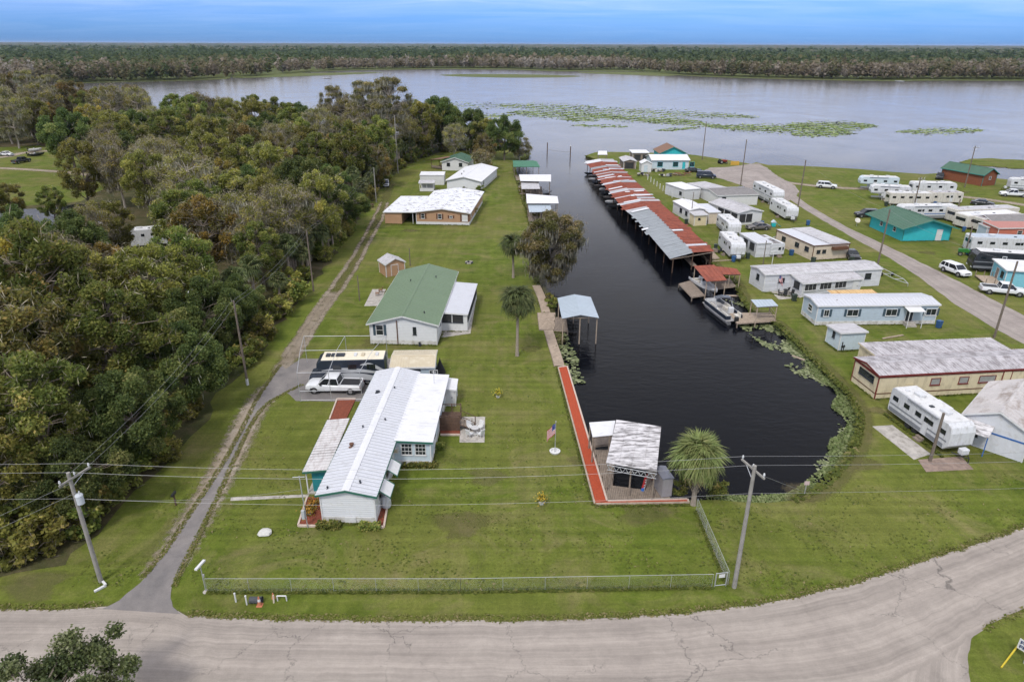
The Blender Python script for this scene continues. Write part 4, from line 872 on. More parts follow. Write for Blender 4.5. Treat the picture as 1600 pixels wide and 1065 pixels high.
class House:
    def __init__(s, name, label, cat, rc, h, roof='gable_y', rise=0.8, ov=0.25, wall=None, rm=None, trim=None, seam=0.45, skirt=None, group=None, z0=0.0, t=0.07, seam_h=0.035, openwall=False, facing=None):
        s.w, s.d, s.h = rc.w, rc.d, h; s.rc = rc; wall = wall or WHITE; rm = rm or R_WHITE; trim = trim or WHITEP; w_, d_ = rc.w, rc.d
        s.root = thing(name, label, cat, rc.o, rc.rz, group); s.rise = rise
        m = MB()
        if roof == 'gable_y': m.prism([(0, z0), (w_, z0), (w_, h), (w_/2, h + rise), (0, h)], 0, d_, 'y')
        elif roof == 'gable_x': m.prism([(0, z0), (d_, z0), (d_, h), (d_/2, h + rise), (0, h)], 0, w_, 'x')
        elif roof == 'shed_y': m.prism([(0, z0), (d_, z0), (d_, h + rise), (0, h)], 0, w_, 'x')
        elif roof == 'shed_x': m.prism([(0, z0), (w_, z0), (w_, h + rise), (0, h)], 0, d_, 'y')
        elif roof == 'hip': m.box(0, w_, 0, d_, z0, h)
        if not openwall:
            s.wall = m.build('wall', wall, s.root)
        Z = h + 0.015; o = ov; q = []
        if roof == 'gable_y':
            k = rise / (w_/2); q = [[(-o, -o, Z - k*o), (-o, d_+o, Z - k*o), (w_/2, d_+o, Z + rise), (w_/2, -o, Z + rise)], [(w_+o, d_+o, Z - k*o), (w_+o, -o, Z - k*o), (w_/2, -o, Z + rise), (w_/2, d_+o, Z + rise)]]
        elif roof == 'gable_x':
            k = rise / (d_/2); q = [[(w_+o, -o, Z - k*o), (-o, -o, Z - k*o), (-o, d_/2, Z + rise), (w_+o, d_/2, Z + rise)], [(-o, d_+o, Z - k*o), (w_+o, d_+o, Z - k*o), (w_+o, d_/2, Z + rise), (-o, d_/2, Z + rise)]]
        elif roof == 'shed_y':
            k = rise / d_; q = [[(w_+o, -o, Z - k*o), (-o, -o, Z - k*o), (-o, d_+o, Z + rise + k*o), (w_+o, d_+o, Z + rise + k*o)]]
        elif roof == 'shed_x':
            k = rise / w_; q = [[(-o, -o, Z - k*o), (-o, d_+o, Z - k*o), (w_+o, d_+o, Z + rise + k*o), (w_+o, -o, Z + rise + k*o)]]
        elif roof == 'hip':
            k = rise / (d_/2); e = d_/2; q = [[(w_+o, -o, Z-k*o), (-o, -o, Z-k*o), (e, d_/2, Z+rise), (w_-e, d_/2, Z+rise)], [(-o, d_+o, Z-k*o), (w_+o, d_+o, Z-k*o), (w_-e, d_/2, Z+rise), (e, d_/2, Z+rise)],
                                             [(-o, -o, Z-k*o), (-o, d_+o, Z-k*o), (e, d_/2, Z+rise)], [(w_+o, d_+o, Z-k*o), (w_+o, -o, Z-k*o), (w_-e, d_/2, Z+rise)]]
        rb = MB(); sm = MB(); ed = MB()
        for pts in q:
            P = [Vector(p) + Vector((0, 0, t)) for p in pts]; rb.sheet(P, t)
            if seam and len(P) == 4:
                n = max(2, int((P[1] - P[0]).length / seam))
                for i in range(n + 1):
                    a = P[0].lerp(P[1], i / n); b = P[3].lerp(P[2], i / n); up = Vector((0, 0, seam_h)); sd_ = (P[1] - P[0]).normalized() * (0.022 + max(0, seam_h - .035) * .6)
                    if i == 0: a = a + sd_ * 1.2; b = b + sd_ * 1.2
                    if i == n: a = a - sd_ * 1.2; b = b - sd_ * 1.2
                    lo_ = Vector((0, 0, -0.01)); sm.add([a - sd_ + lo_, a + sd_ + lo_, b + sd_ + lo_, b - sd_ + lo_, a - sd_*.6 + up, a + sd_*.6 + up, b + sd_*.6 + up, b - sd_*.6 + up], [(4, 5, 6, 7), (0, 1, 5, 4), (1, 2, 6, 5), (2, 3, 7, 6), (3, 0, 4, 7)])
            for i, j in ((0, 1), (1, 2), (3, 0)) if len(P) == 4 else ((0, 1),):
                a, b = P[i], P[j]
                dn = Vector((0, 0, -t - 0.10)); out = Vector((a.x + b.x - w_, a.y + b.y - d_, 0)) ; dd = (b - a); nn = Vector((dd.y, -dd.x, 0)); 
                if nn.length < 1e-6: continue
                nn.normalize(); mid = (a + b) / 2; 
                if nn.dot(Vector((mid.x - w_/2, mid.y - d_/2, 0))) < 0: nn = -nn
                up_ = Vector((0, 0, 0.006)); n1_ = nn * 0.004; n2_ = nn * 0.03
                ed.add([a + n1_ + dn, b + n1_ + dn, b + n2_ + dn, a + n2_ + dn, a + n1_ + up_, b + n1_ + up_, b + n2_ + up_, a + n2_ + up_], [(0, 3, 2, 1), (4, 5, 6, 7), (0, 1, 5, 4), (1, 2, 6, 5), (2, 3, 7, 6), (3, 0, 4, 7)])
        s.roof = rb.build('roof', rm, s.root)
        if sm.v: tag(sm.build('roof_seams', rm, s.roof), kind='stuff')
        if roof.startswith('gable'):
            rc_ = MB(); zz_ = Z + rise + t
            if roof == 'gable_y': rc_.prism([(w_/2 - .16, zz_ - .16 * rise/(w_/2) + .045), (w_/2, zz_ + .05), (w_/2 + .16, zz_ - .16 * rise/(w_/2) + .045), (w_/2 + .16, zz_ - .05), (w_/2 - .16, zz_ - .05)], -ov - .012, d_ + ov + .012, 'y')
            else: rc_.prism([(d_/2 - .16, zz_ - .16 * rise/(d_/2) + .045), (d_/2, zz_ + .05), (d_/2 + .16, zz_ - .16 * rise/(d_/2) + .045), (d_/2 + .16, zz_ - .05), (d_/2 - .16, zz_ - .05)], -ov - .012, w_ + ov + .012, 'x')
            rc_.build('ridge_cap', rm, s.roof)
        ed.build('fascia', trim, s.roof)
        if skirt:
            k = MB(); e = 0.025; k.box(-e, w_+e, -e, -0.002, 0, .55); k.box(-e, w_+e, d_ + .002, d_+e, 0, .55); k.box(-e, -0.002, -0.002, d_ + .002, 0, .55); k.box(w_ + .002, w_+e, -.002, d_ + .002, 0, .55); k.build('skirting', skirt, s.root)
        if not openwall:
            for x, y in ((0, 0), (w_, 0), (w_, d_), (0, d_)):
                c = MB(); zt = {'shed_y': h + rise * y / d_, 'shed_x': h + rise * x / w_}.get(roof, h); c.box(x - .05, x + .05, y - .05, y + .05, z0, zt - 0.03); c.build('corner_trim', WHITEP if trim is GREENTRIM else trim, s.root)
    def bx(s, side, a0, a1, e0, e1, z0, z1):
        if side == 'f': return (a0, a1, -e1, -e0, z0, z1)
        if side == 'b': return (a0, a1, s.d + e0, s.d + e1, z0, z1)
        if side == 'l': return (-e1, -e0, a0, a1, z0, z1)
        return (s.w + e0, s.w + e1, a0, a1, z0, z1)
    def window(s, side, a, z, ww=0.9, hh=1.0, frame=None, shutter=None, split=(1, 2), pane=None, name='window'):
        f = MB(); b = .05
        for q in ((a, a+ww, z, z+b), (a, a+ww, z+hh-b, z+hh), (a, a+b, z+b, z+hh-b), (a+ww-b, a+ww, z+b, z+hh-b)): f.box(*s.bx(side, q[0], q[1], 0.003, .07, q[2], q[3]))
        for i in range(1, split[0]): x = a + ww * i / split[0]; f.box(*s.bx(side, x-.015, x+.015, .021, .05, z+b, z+hh-b))
        for i in range(1, split[1]): y = z + hh * i / split[1]; f.box(*s.bx(side, a+b, a+ww-b, .022, .052, y-.018, y+.018))
        o = f.build(name, frame or WHITEP, s.root); p = MB(); p.box(*s.bx(side, a+b*.6, a+ww-b*.6, .004, .02, z+b*.6, z+hh-b*.6)); p.build('pane', pane or glass(), o)
        si = MB(); si.box(*s.bx(side, a-.05, a+ww+.05, .004, .11, z-.05, z-.003)); si.build('sill', frame or WHITEP, o)
        if shutter:
            for x in (a - .36, a + ww + .06): q = MB(); q.box(*s.bx(side, x, x+.30, .004, .05, z-.03, z+hh+.03)); q.build('shutter', shutter, s.root)
        return o
    def door(s, side, a, ww=0.9, hh=2.0, m=None, z=0.25, frame=None, steps=True):
        d_ = MB(); d_.box(*s.bx(side, a, a+ww, .004, .05, z, z+hh)); o = d_.build('door', m or WHITEP, s.root)
        f = MB()
        for q in ((a-.08, a-.002, z, z+hh+.08), (a+ww+.002, a+ww+.08, z, z+hh+.08), (a-.002, a+ww+.002, z+hh+.002, z+hh+.08)): f.box(*s.bx(side, q[0], q[1], .004, .075, q[2], q[3]))
        f.build('frame', frame or WHITEP, o); h_ = MB(); h_.box(*s.bx(side, a+ww-.14, a+ww-.08, .05, .10, z+.9, z+1.02)); h_.build('handle', BLACKM, o)
        if steps and z > .2:
            st = MB(); st.box(*s.bx(side, a-.2, a+ww+.2, .01, .75, 0, z-.03)); st.box(*s.bx(side, a-.2, a+ww+.2, .752, 1.1, 0, z*.5)); st.build('step', CONC, s.root)
        return o
    def part(s, name, m, *boxes, parent=None, bevel=0):
        b = MB()
        for q in boxes: b.box(*q)
        return b.build(name, m, parent or s.root, bevel=bevel)
    def vent(s, x, y, r=0.12, hh=0.35, m=None):
        """roof jack standing on the roof at local x, y (gable along y)"""
        z = s.h + s.rise * (1 - abs(x - s.w/2) / (s.w/2)); b = MB(); b.lathe([(r*1.6, z), (r*1.6, z + .07), (r*.7, z + .10), (r*.7, z + hh), (r*1.2, z + hh + .01), (r*1.2, z + hh + .08), (r*.3, z + hh + .12)], (x, y, 0), 10); b.build('roof_vent', m or BROWNTRIM, s.root)

# --- 1. long white home by the road
rc = Rect((505, 815), (588, 817), None, 0, 1.0); rc.d = (g(606, 579, 2.9) - g(541, 772, 2.9)).length - 0.4
H1 = House('mobile_home', 'long white mobile home with ribbed white metal roof and green trim nearest the road', 'house', rc, 2.65, 'gable_y', 0.45, .28, WHITE, R_HOME, GREENTRIM, .461, BLOCK, seam_h=.06)
m = MB(); k = H1.rise / (H1.w / 2); zt = H1.h + H1.rise + .14; m.prism([(H1.w/2 - .30, zt - .30 * k), (H1.w/2, zt + .02), (H1.w/2 + .30, zt - .30 * k), (H1.w/2 + .30, zt - .30 * k - .03), (H1.w/2, zt - .01), (H1.w/2 - .30, zt - .30 * k - .03)], -.31, H1.d + .31, 'y'); m.build('ridge_flashing', R_CHALK, H1.roof)
for (x, y) in [(2.9, 1.0), (.55, .35), (2.9, 10.5), (1.2, 9.2), (2.6, 16.5)]: H1.vent(x, y, .07, .22, DARK)
H1.vent(.95, 6.2, .17, .30, BROWNTRIM); H1.vent(1.1, 15.8, .17, .2, DARK)
H1.window('r', 1.2, 1.0, 1.3, 1.2); H1.window('r', 4.0, 1.0, 1.3, 1.2); H1.window('r', 9, 1.0, 1.2, 1.1); H1.window('l', 12, 1.0, 1.2, 1.1); H1.window('l', 16.5, 1.0, 1.2, 1.1)
for y in (0.9, 3.8):
    aw = MB(); w_ = H1.w; aw.sheet([(w_ + .06, y, 2.45), (w_ + 1.0, y, 1.75), (w_ + 1.0, y + 1.75, 1.75), (w_ + .06, y + 1.75, 2.45)], .04); a_ = aw.build('awning', WHITEP, H1.root)
    st = MB()
    for yy in (y - .02, y + 1.71): st.sheet([(w_ + .05, yy, 2.475), (w_ + 1.02, yy, 1.75), (w_ + 1.02, yy + .1, 1.75), (w_ + .05, yy + .1, 2.475)], .03)
    st.box(w_ + .97, w_ + 1.03, y, y + 1.75, 1.62, 1.72); st.build('stripe', GREENTRIM, a_)
H1.part('crawl_hatch', WHITEP, (1.75, 2.6, -.09, -.03, .03, .58)); H1.part('meter_box', GALV, (-.17, -.01, 1.2, 1.5, 1.1, 1.6))
# awning porch on its left side
rp = Rect((474, 735), (511, 735), (539, 656), 2.35)
P1 = House('porch_awning', 'low ribbed porch roof over a teal wall along the white mobile home', 'porch', rp, 2.2, 'shed_x', .18, .08, WHITE, R_RIBP, GREENTRIM, .4166, openwall=True, seam_h=.05)
P1.part('porch_wall', mat('teal porch wall', (0.02, 0.20, 0.22), .7, var=.15), (.5, rp.w - .15, .35, .43, 0, 2.12), (.5, .58, .43, rp.d * .55, 0, 1.0))
for y in (.15, rp.d/2, rp.d - .2): P1.part('post', WHITEP, (.06, .15, y, y + .09, 0, 2.16))
P1.part('porch_slab', CONC, (.05, rp.w - .1, .1, rp.d - .1, 0, .10))
# addition on the right
ra = Rect((612, 727), (674, 728), None, 0, 1.0); ra.d = (g(697, 584, 2.75) - g(682, 687, 2.75)).length - .3
A1 = House('house_addition', 'pale blue addition with a glaring white coated roof beside the white mobile home', 'house', ra, 2.65, 'shed_x', -.12, .28, ICE, R_CHALK, GREENTRIM, 2.4, BLOCK, seam_h=.03)
A1.window('f', .95, 1.15, .95, 1.15, split=(3, 3)); A1.window('f', 2.15, 1.15, .95, 1.15, split=(3, 3)); A1.door('r', 5.2, .9, 2.0, WHITEP, .6, steps=False)
for y in (2, 8, 10.2): A1.window('r', y, 1.1, 1.2, 1.1)
ac = A1.part('window_unit', WHITEP, (.1, .75, -.42, -.002, 1.55, 1.98)); A1.part('grille', mat('tan grille', (.42, .36, .26), .7), (.15, .70, -.434, -.424, 1.6, 1.93), parent=ac)
A1.part('basement_hatch', WHITEP, (.5, 1.65, -.09, -.03, .03, .62)); A1.part('downpipe', WHITEP, (A1.w - .02, A1.w + .06, -.15, -.07, .05, 2.55))
an = MB(); zA = 2.72; an.tube((2.5, 10.6, zA), (2.5, 10.6, zA + 1.3), .025); an.tube((2.3, 10.6, zA + 1.25), (2.75, 10.6, zA + 1.3), .018); an.tube((2.3, 10.45, zA + 1.05), (2.7, 10.8, zA + 1.1), .018); an.build('antenna', GALV, A1.root)
A1.part('gap_flashing', WHITEP, (-.55, -.3, .5, A1.d - .3, 2.66, 2.74))
# little white box shed and its lean-to
rs = Rect((694, 634), (712, 634), None, 0, 2.2)
S1 = House('utility_shed', 'small white utility shed at the corner of the pale blue addition', 'shed', rs, 2.0, 'shed_x', -.15, .15, WHITEP, R_CHALK, WHITEP, 0); S1.door('f', .15, .8, 1.75, WHITEP, .04, steps=False)
# tan roofed workshop behind
rt = Rect((609, 573), (679, 572), (682, 546), 2.5)
S2 = House('workshop', 'grey blue workshop with a tan ribbed metal roof beside the motorhome', 'shed', rt.inset(.15), 2.4, 'gable_x', .35, .2, PALEBLUE, R_TAN, WHITEP, .28); S2.door('f', 2.0, 1.0, 2.0, DARK, .05, DARK, False); S2.window('f', 4.0, 1.1, .9, .9)

# --- 2. green roofed house
rc = Rect((580, 537), (683, 539), None, 0, 1.0); rc.d = (g(661, 414, 3.4) - g(629, 495, 3.4)).length - .6
H2 = House('green_roofed_house', 'white double-wide house under a long sage green metal roof', 'house', rc, 2.75, 'gable_y', 1.05, .35, WHITE, R_GREEN, WHITEP, .6, BLOCK, seam_h=.02)
H2.window('f', .75, 1.2, .9, 1.35, shutter=SHUT); H2.window('f', rc.w - 2.9, 1.35, .42, 1.0, DARK); H2.window('r', 2.5, 1.2, 1.0, 1.2); H2.door('r', rc.d - 3, .9, 2, WHITEP, .5); H2.window('l', 5, 1.2, 1.0, 1.2); H2.window('l', 15, 1.2, 1.0, 1.2); H2.door('l', 10, .9, 2, WHITEP, .4)
H2.vent(rc.w * .78, 2.3, .08, .25, DARK); H2.vent(rc.w * .32, 14, .08, .25, DARK); H2.vent(rc.w * .72, 16, .08, .25, DARK); H2.part('downpipe', BROWNTRIM, (3.3, 3.4, -.13, -.04, .1, 3.2))
H2.part('propane_bottle', DARK, (rc.w - 2.2, rc.w - 1.95, -.5, -.25, 0, .5))
rp = Rect((688, 516), (730, 517), None, 0, 1); rp.d = (g(739, 439, 2.6) - g(730, 486, 2.6)).length - .3
P2 = House('screened_porch', 'white screened porch with flat ribbed roof beside the green-roofed house', 'porch', rp, 2.5, 'shed_x', -.2, .18, WHITEP, R_WHITE, WHITEP, .38)
P2.window('f', .15, 1.15, 1.35, 1.15, DARK, pane=SCREEN, split=(1, 1)); P2.window('f', 1.65, 1.15, 1.35, 1.15, DARK, pane=SCREEN, split=(1, 1))
for k in range(5): P2.window('r', .3 + k * (rp.d - .4) / 5, 1.15, (rp.d - .4) / 5 - .15, 1.15, DARK, pane=SCREEN, split=(1, 1))
sl = MB(); sl.sheet([Vector(p.to_tuple()) + Vector((0, 0, .05)) for p in px([(685, 528), (735, 521), (744, 468), (738, 466), (731, 512), (688, 517)])], .05); tag(sl.build('patio_slab', CONC), kind='structure')
# --- 3. small tan shed
rs = Rect((604, 433), (633, 428), None, 0, 2.9); S3 = House('tan_shed', 'small tan shed with white gable roof behind the green-roofed house', 'shed', rs, 2.1, 'gable_y', .75, .18, TAN, R_LGREY, WHITEP, 0); S3.door('f', .9, 1.1, 1.75, TAN, .04, steps=False)
# --- 4. tan house with peeling white roof
rc = Rect((651, 350), (733, 352), None, 0, 1); rc.d = (g(740, 299, 2.8) - g(740, 333, 2.8)).length - .6
H4 = House('tan_house', 'tan double-wide house whose white roof coating is peeling in dark patches', 'house', rc, 2.55, 'gable_y', .75, .4, TAN, R_PATCH, WHITEP, 0, WHITEP)
for a in (1.0, 4.5): H4.window('f', a, 1.2, .75, 1.0, shutter=BROWNTRIM)
H4.window('f', 6.9, 1.4, .6, .5, shutter=BROWNTRIM); H4.window('f', rc.w - 1.45, .8, 1.2, 1.4, shutter=BROWNTRIM, pane=WHITEP); H4.window('r', 2.5, 1.1, 1, 1.1)
rc2 = Rect((602, 349), (646, 350), None, 0, 1); rc2.d = rc.d * .72
H4b = House('tan_carport', 'tan open carport and store with dark-patched flat roof beside the tan house', 'carport', rc2, 2.35, 'shed_x', .12, .25, TAN, R_PATCH, WHITEP, 0, openwall=True)
ws = H4b.w; dd = H4b.d; H4b.part('wall', TAN, (0, ws * .58, 0, .1, 0, 2.3), (0, .1, .1, dd, 0, 2.3), (.1, ws * .58, dd * .55, dd * .55 + .1, 0, 2.3), (ws * .58, ws * .58 + .1, 0, dd, 0, 2.3))
for y in (.05, dd * .5, dd - .1): H4b.part('post', WHITEP, (ws - .12, ws - .02, y, y + .1, 0, 2.3))
# --- 5. white house, sheds, small green roofed house
rc = Rect((699, 297), (751, 299), None, 0, 1); rc.d = (g(752, 259, 2.6) - g(751, 280, 2.6)).length
H5 = House('white_house', 'white house with plain white gable roof and blank end wall behind the tan house', 'house', rc, 2.5, 'gable_y', .95, .35, WHITE, R_CHALK, WHITEP, 0, BLOCK); H5.window('r', 3, 1.1, 1.0, 1.1); H5.window('l', 4, 1.1, 1, 1.1); H5.vent(2.6, 5, .15, .3, DARK); H5.vent(2.2, 9, .1, .3, DARK)
rc = Rect((657, 289), (694, 289), None, 0, 4.0); S5 = House('long_white_shed', 'long low white shed beside the white house', 'shed', rc, 2.5, 'shed_y', .2, .1, WHITEP, R_CHALK, WHITEP, .6); S5.door('r', 1, .9, 1.9, WHITEP, .05, steps=False)
rc = Rect((656, 299), (678, 299), None, 0, 3.2); S5b = House('white_pavilion', 'little open white pavilion in front of the long low white shed', 'shed', rc, 2.1, 'gable_x', .3, .2, WHITEP, R_LGREY, WHITEP, 0, openwall=True)
for x in (0, rc.w/2 - .05, rc.w - .1):
    for y in (0, rc.d - .1): S5b.part('post', WHITEP, (x, x + .1, y, y + .1, 0, 2.1))
S5b.part('wall', WHITEP, (0.1, rc.w - .1, rc.d - .12, rc.d - .02, 0, 2.05)); S5b.part('half_wall', WHITEP, (.1, rc.w - .1, .02, .08, 0, .8))
rc = Rect((691, 266), (731, 267), None, 0, 9.5); H6 = House('small_green_roofed_house', 'small white house with dark green roof under the riverside trees', 'house', rc, 2.5, 'gable_y', 1.2, .4, WHITEP, R_DGREEN, WHITEP, .5); H6.window('f', 1.4, 1.2, 1, 1, DARK); H6.window('f', 5.0, 1.2, 1, 1, DARK)
rc = Rect((674, 263), (689, 265), None, 0, 7.0); P6 = House('brown_porch', 'dark brown open porch beside the small green-roofed house', 'porch', rc, 2.5, 'shed_x', .5, .2, WOODM, R_BROWN, WOODD, 0, openwall=True)
for x in (0, rc.w - .12):
    for y in (0, rc.d/2, rc.d - .12): P6.part('post', WOODD, (x, x + .12, y, y + .12, 0, 2.45))
P6.part('railing', WOODM, (0, rc.w, .02, .08, .5, .95)); P6.part('deck', WOODM, (0, rc.w, 0, rc.d, .25, .38))

# --- right bank homes
def simple(name, label, A, B, d, h, roof, rise, wall, rm, trim=None, ov=.2, seam=0, wins=(), doors=(), skirt=None, cat='house', group=None):
    rc = Rect(A, B, None, 0, d); hh = House(name, label, cat, rc, h, roof, rise, ov, wall, rm, trim or WHITEP, seam, skirt, group)
    for q in wins: hh.window(*q)
    for q in doors: hh.door(*q)
    return hh
B1 = simple('white_mobile_home', 'white mobile home with grey weathered roof and a glazed front porch', (1192, 456), (1372, 446), 4.3, 2.7, 'gable_x', .35, WHITEV, R_LGREY, WHITEP, .15, .8, [('f', 2.2, 1.35, 1.0, .7, DARK), ('f', 16.5, 1.2, 1.0, .9, DARK), ('l', 1.6, 1.3, .8, .9, DARK)], skirt=WHITEV)
rp = Rect((1252, 464), (1342, 456), None, 0, 3.0); P_ = House('glazed_porch', 'glazed white porch with ribbed sloping roof on the white mobile home', 'porch', rp, 2.1, 'shed_y', .45, .2, WHITEV, R_LGREY, WHITEP, .35)
for k in range(3): P_.window('f', .25 + 2.55 * k, .9, 2.0, 1.05, WHITEP, split=(3, 1), pane=SCREEN)
P_.door('f', rp.w - 1.3, .8, 1.85, WHITEP, .06, steps=False); P_.window('l', .8, .9, 1.3, 1.05, DARK, pane=SCREEN)
B2 = simple('blue_mobile_home', 'pale blue mobile home with white ribbed roof and dark shutters', (1273, 508), (1459, 506), 4.2, 2.75, 'gable_x', .3, PALEBLUE, R_WHITE, WHITEP, .2, .5, skirt=BLOCK)
for a, ww in ((.9, .7), (4.0, 1.5), (9.2, 1.5), (14.6, 1.4)): B2.window('f', a, 1.25, ww, .95, WHITEP, SHUT, (2, 1))
B2.window('l', 1.4, 1.3, 1.2, .9, WHITEP); B2.door('f', 12.0, .9, 1.95, DARK, .5)
aw = MB(); aw.sheet([(11.4, -1.5, 2.35), (13.6, -1.5, 2.35), (13.6, -.02, 2.6), (11.4, -.02, 2.6)], .05); aw.build('door_awning', WHITEP, B2.root); B2.part('post', WHITEP, (11.5, 11.57, -1.45, -1.38, 0, 2.3), (13.43, 13.5, -1.45, -1.38, 0, 2.3))
rc = Rect((1310, 466.5), (1380, 465), None, 2.35, 3.0); CP = House('rusty_carport', 'yellow rusted sheet carport between the white and blue mobile homes', 'carport', rc, 2.3, 'shed_y', .1, .1, WHITEP, R_YRUST, WHITEP, .4, openwall=True)
for x in (.05, rc.w/2, rc.w - .15):
    for y in (.05, rc.d - .15): CP.part('post', GALV, (x, x + .08, y, y + .08, 0, 2.28))
B5 = simple('pale_blue_shed', 'pale blue garden shed with a grey lid roof in front of the blue mobile home', (1309, 548), (1347, 546), 2.8, 2.35, 'shed_y', -.15, ICE, R_LGREY, WHITEP, .2, 0, [('l', 1.1, 1.2, .5, .8, DARK)], cat='shed')
B5.part('meter_pipes', BLACKM, (.35, .42, -.12, -.04, .1, 1.2), (.6, .66, -.12, -.04, .1, .8), (.3, .75, -.14, -.05, .55, .7))
B3 = simple('cream_mobile_home', 'long cream mobile home with maroon trim and a dirty ribbed roof', (1366, 623), (1640, 608), 4.3, 2.75, 'gable_x', .35, CREAM, R_GREY, REDTRIM, .18, .32, [('l', .7, 1.5, 2.6, .75, DARK)], skirt=CREAM)
for a, ww in ((5.9, 1.1), (9.1, 1.1), (11.4, 1.9), (17.2, 1.2)): B3.window('f', a, 1.3, ww, .8, REDTRIM, split=(1, 1), pane=mat('curtained glass', (.30, .30, .29), .3, var=.2))
B3.door('f', 14.1, .9, 1.95, CREAM, .5, REDTRIM); B3.part('trim_band', REDTRIM, (-.04, B3.w + .04, -.035, -.027, 2.42, 2.70), (-.035, -.027, -.03, B3.d, 2.42, 2.70)); B3.part('belt_strip', BROWNTRIM, (-.03, B3.w, -.045, -.028, .55, .66), (-.045, -.028, -.03, B3.d, .55, .66))
B3.part('side_panel', mat('cream hatch', (.60, .51, .33), .7), (3.2, 4.0, -.05, -.004, .75, 1.6))
rc = Rect((1363, 592), (1570, 583), None, 0, 3.4); rc.o = rc.o + rc.v * .0; B3b = House('cream_carport', 'dirty grey roofed carport behind the cream mobile home', 'carport', rc, 2.7, 'shed_y', .1, .15, CREAM, R_GREY, CREAM, .45, openwall=True)
rc_d = rc.d
for x in (.1, rc.w * .33, rc.w * .66, rc.w - .2): B3b.part('post', CREAM, (x, x + .12, rc_d - .2, rc_d - .08, 0, 2.7))
B3b.part('screen_wall', CREAM, (0, .1, 0, rc_d, 0, 2.6))
# warehouse by the lane end
rc = Rect((1496, 688), (1596, 722), None, 0, 9.0); B4 = House('metal_warehouse', 'pale metal warehouse with patched sheet roof and a blue stripe', 'warehouse', rc, 2.9, 'gable_y', 1.2, .25, WHITEV, R_WARE, WHITEP, .6)
rc.w and B4.part('stripe', BLUE, (2.3, rc.w + .02, -.03, -.004, 1.75, 1.9), (rc.w + .004, rc.w + .03, -.02, rc.d, 1.75, 1.9))
aw = MB(); aw.sheet([(.1, -1.5, 2.0), (2.4, -1.5, 2.0), (2.4, -.02, 2.55), (.1, -.02, 2.55)], .06); aw.build('lean_to', R_STAIN, B4.root); B4.part('post', BLUE, (2.3, 2.38, -1.48, -1.4, 0, 1.95), (.12, .2, -1.48, -1.4, 0, 1.95)); B4.window('f', .5, 1.0, .9, .8, DARK)
# beige pair of units by the lane
B6 = simple('beige_trailer_home', 'beige trailer home with brown trimmed flat white roof by the park lane', (1268, 407), (1323, 403), 11.0, 2.6, 'shed_y', .05, BEIGE, R_WHITE, BROWNTRIM, .12, 0, [('f', .7, 1.2, .7, .6, DARK), ('f', 1.8, 1.2, .7, .6, DARK), ('l', 1.2, 1.2, 1.1, .8, DARK), ('l', 4.0, 1.2, 1.1, .8, DARK), ('l', 8, 1.2, 1.1, .8, DARK)], skirt=BEIGE)
B6.part('awning', BROWNTRIM, (3.5, 6.4, -.7, -.02, 1.75, 2.25)); B6.part('roof_step', R_LGREY, (3.1, B6.w - .1, .1, B6.d - .1, 2.72, 2.86))
B7 = simple('white_lean_to_home', 'white camp annex with half grey roof next to the camp trailers', (1180, 402), (1203, 401), 6.5, 2.5, 'shed_y', .1, WHITEV, R_WHITE, WHITEP, .12, .7, [('l', .8, 1.0, 1.6, 1.2, DARK, None, (2, 1), SCREEN), ('l', 3.3, 1.0, 1.6, 1.2, DARK, None, (2, 1), SCREEN)])
B8 = simple('screened_cottage', 'white cottage with grey roof and dark screened corner behind the parked sedan', (1152, 352), (1188, 349), 10.5, 2.6, 'gable_y', .55, WHITEP, R_LGREY, WHITEP, .25, .6, [('f', .3, .6, 1.4, 1.6, DARK, None, (1, 1), SCREEN), ('f', 1.9, .6, 1.4, 1.6, DARK, None, (1, 1), SCREEN), ('l', .4, .6, 2, 1.6, DARK, None, (2, 1), SCREEN), ('l', 2.8, .6, 2, 1.6, DARK, None, (2, 1), SCREEN), ('l', 5.2, .6, 2, 1.6, DARK, None, (2, 1), SCREEN)])
B9 = simple('grey_roofed_cottage', 'camp cottage with wide dark grey roof behind the screened cottage', (1120, 322), (1182, 320), 9, 2.4, 'gable_x', .5, WHITEP, R_DGREY, WHITEP, .2, 0, [('f', 1, 1, 1, 1, DARK)])
B9b = simple('pale_annex', 'long pale roofed annex beside the dark grey camp roof', (1112, 314), (1138, 311), 9, 2.5, 'shed_y', .1, WHITEV, R_LGREY, WHITEP, .15, .9)
B10 = simple('white_camp_home', 'white camp home with bright flat roof beside the yellow shed', (1076, 347), (1104, 346), 9, 2.5, 'gable_y', .4, WHITEP, R_CHALK, WHITEP, .2, 0, [('l', 1, 1, 1.2, .9, DARK), ('l', 4, 1, 1.2, .9, DARK)])
B10b = simple('beige_camp_annex', 'beige walled annex with pale roof behind the yellow shed', (1106, 350), (1123, 349.5), 7, 2.4, 'shed_y', .2, BEIGE, R_WHITE, WHITEP, .15, 0)
B11 = simple('yellow_shed', 'tiny pale yellow shed with grey lid roof beside the canal lane', (1084, 353), (1103, 352), 2.2, 2.2, 'shed_y', .2, YELLOWP, R_LGREY, WHITEP, .2, 0, [('f', .8, 1.2, .5, .4, DARK)], cat='shed')
B12 = simple('white_camp_cabin', 'white flat-roofed camp cabin next to the parked white pickup', (1068, 313), (1092, 311), 8, 2.5, 'shed_y', .1, WHITEV, R_CHALK, WHITEP, .12, 0, [('l', 1, 1, 1, .8, DARK)])
B13 = simple('white_riverside_house', 'white riverside house with turquoise shutters and a long white roof', (1018, 265), (1075, 265), 8, 2.8, 'gable_x', .9, ICE, R_CHALK, WHITEP, .35, .9, [('f', 1.6, .9, 1.6, 1.3, TURQ), ('f', 6.2, .9, 1.6, 1.3, TURQ), ('f', 11.2, .9, 1.4, 1.3, TURQ)], [('f', 9.0, .9, 2.0, TURQ, .2, None, False)])
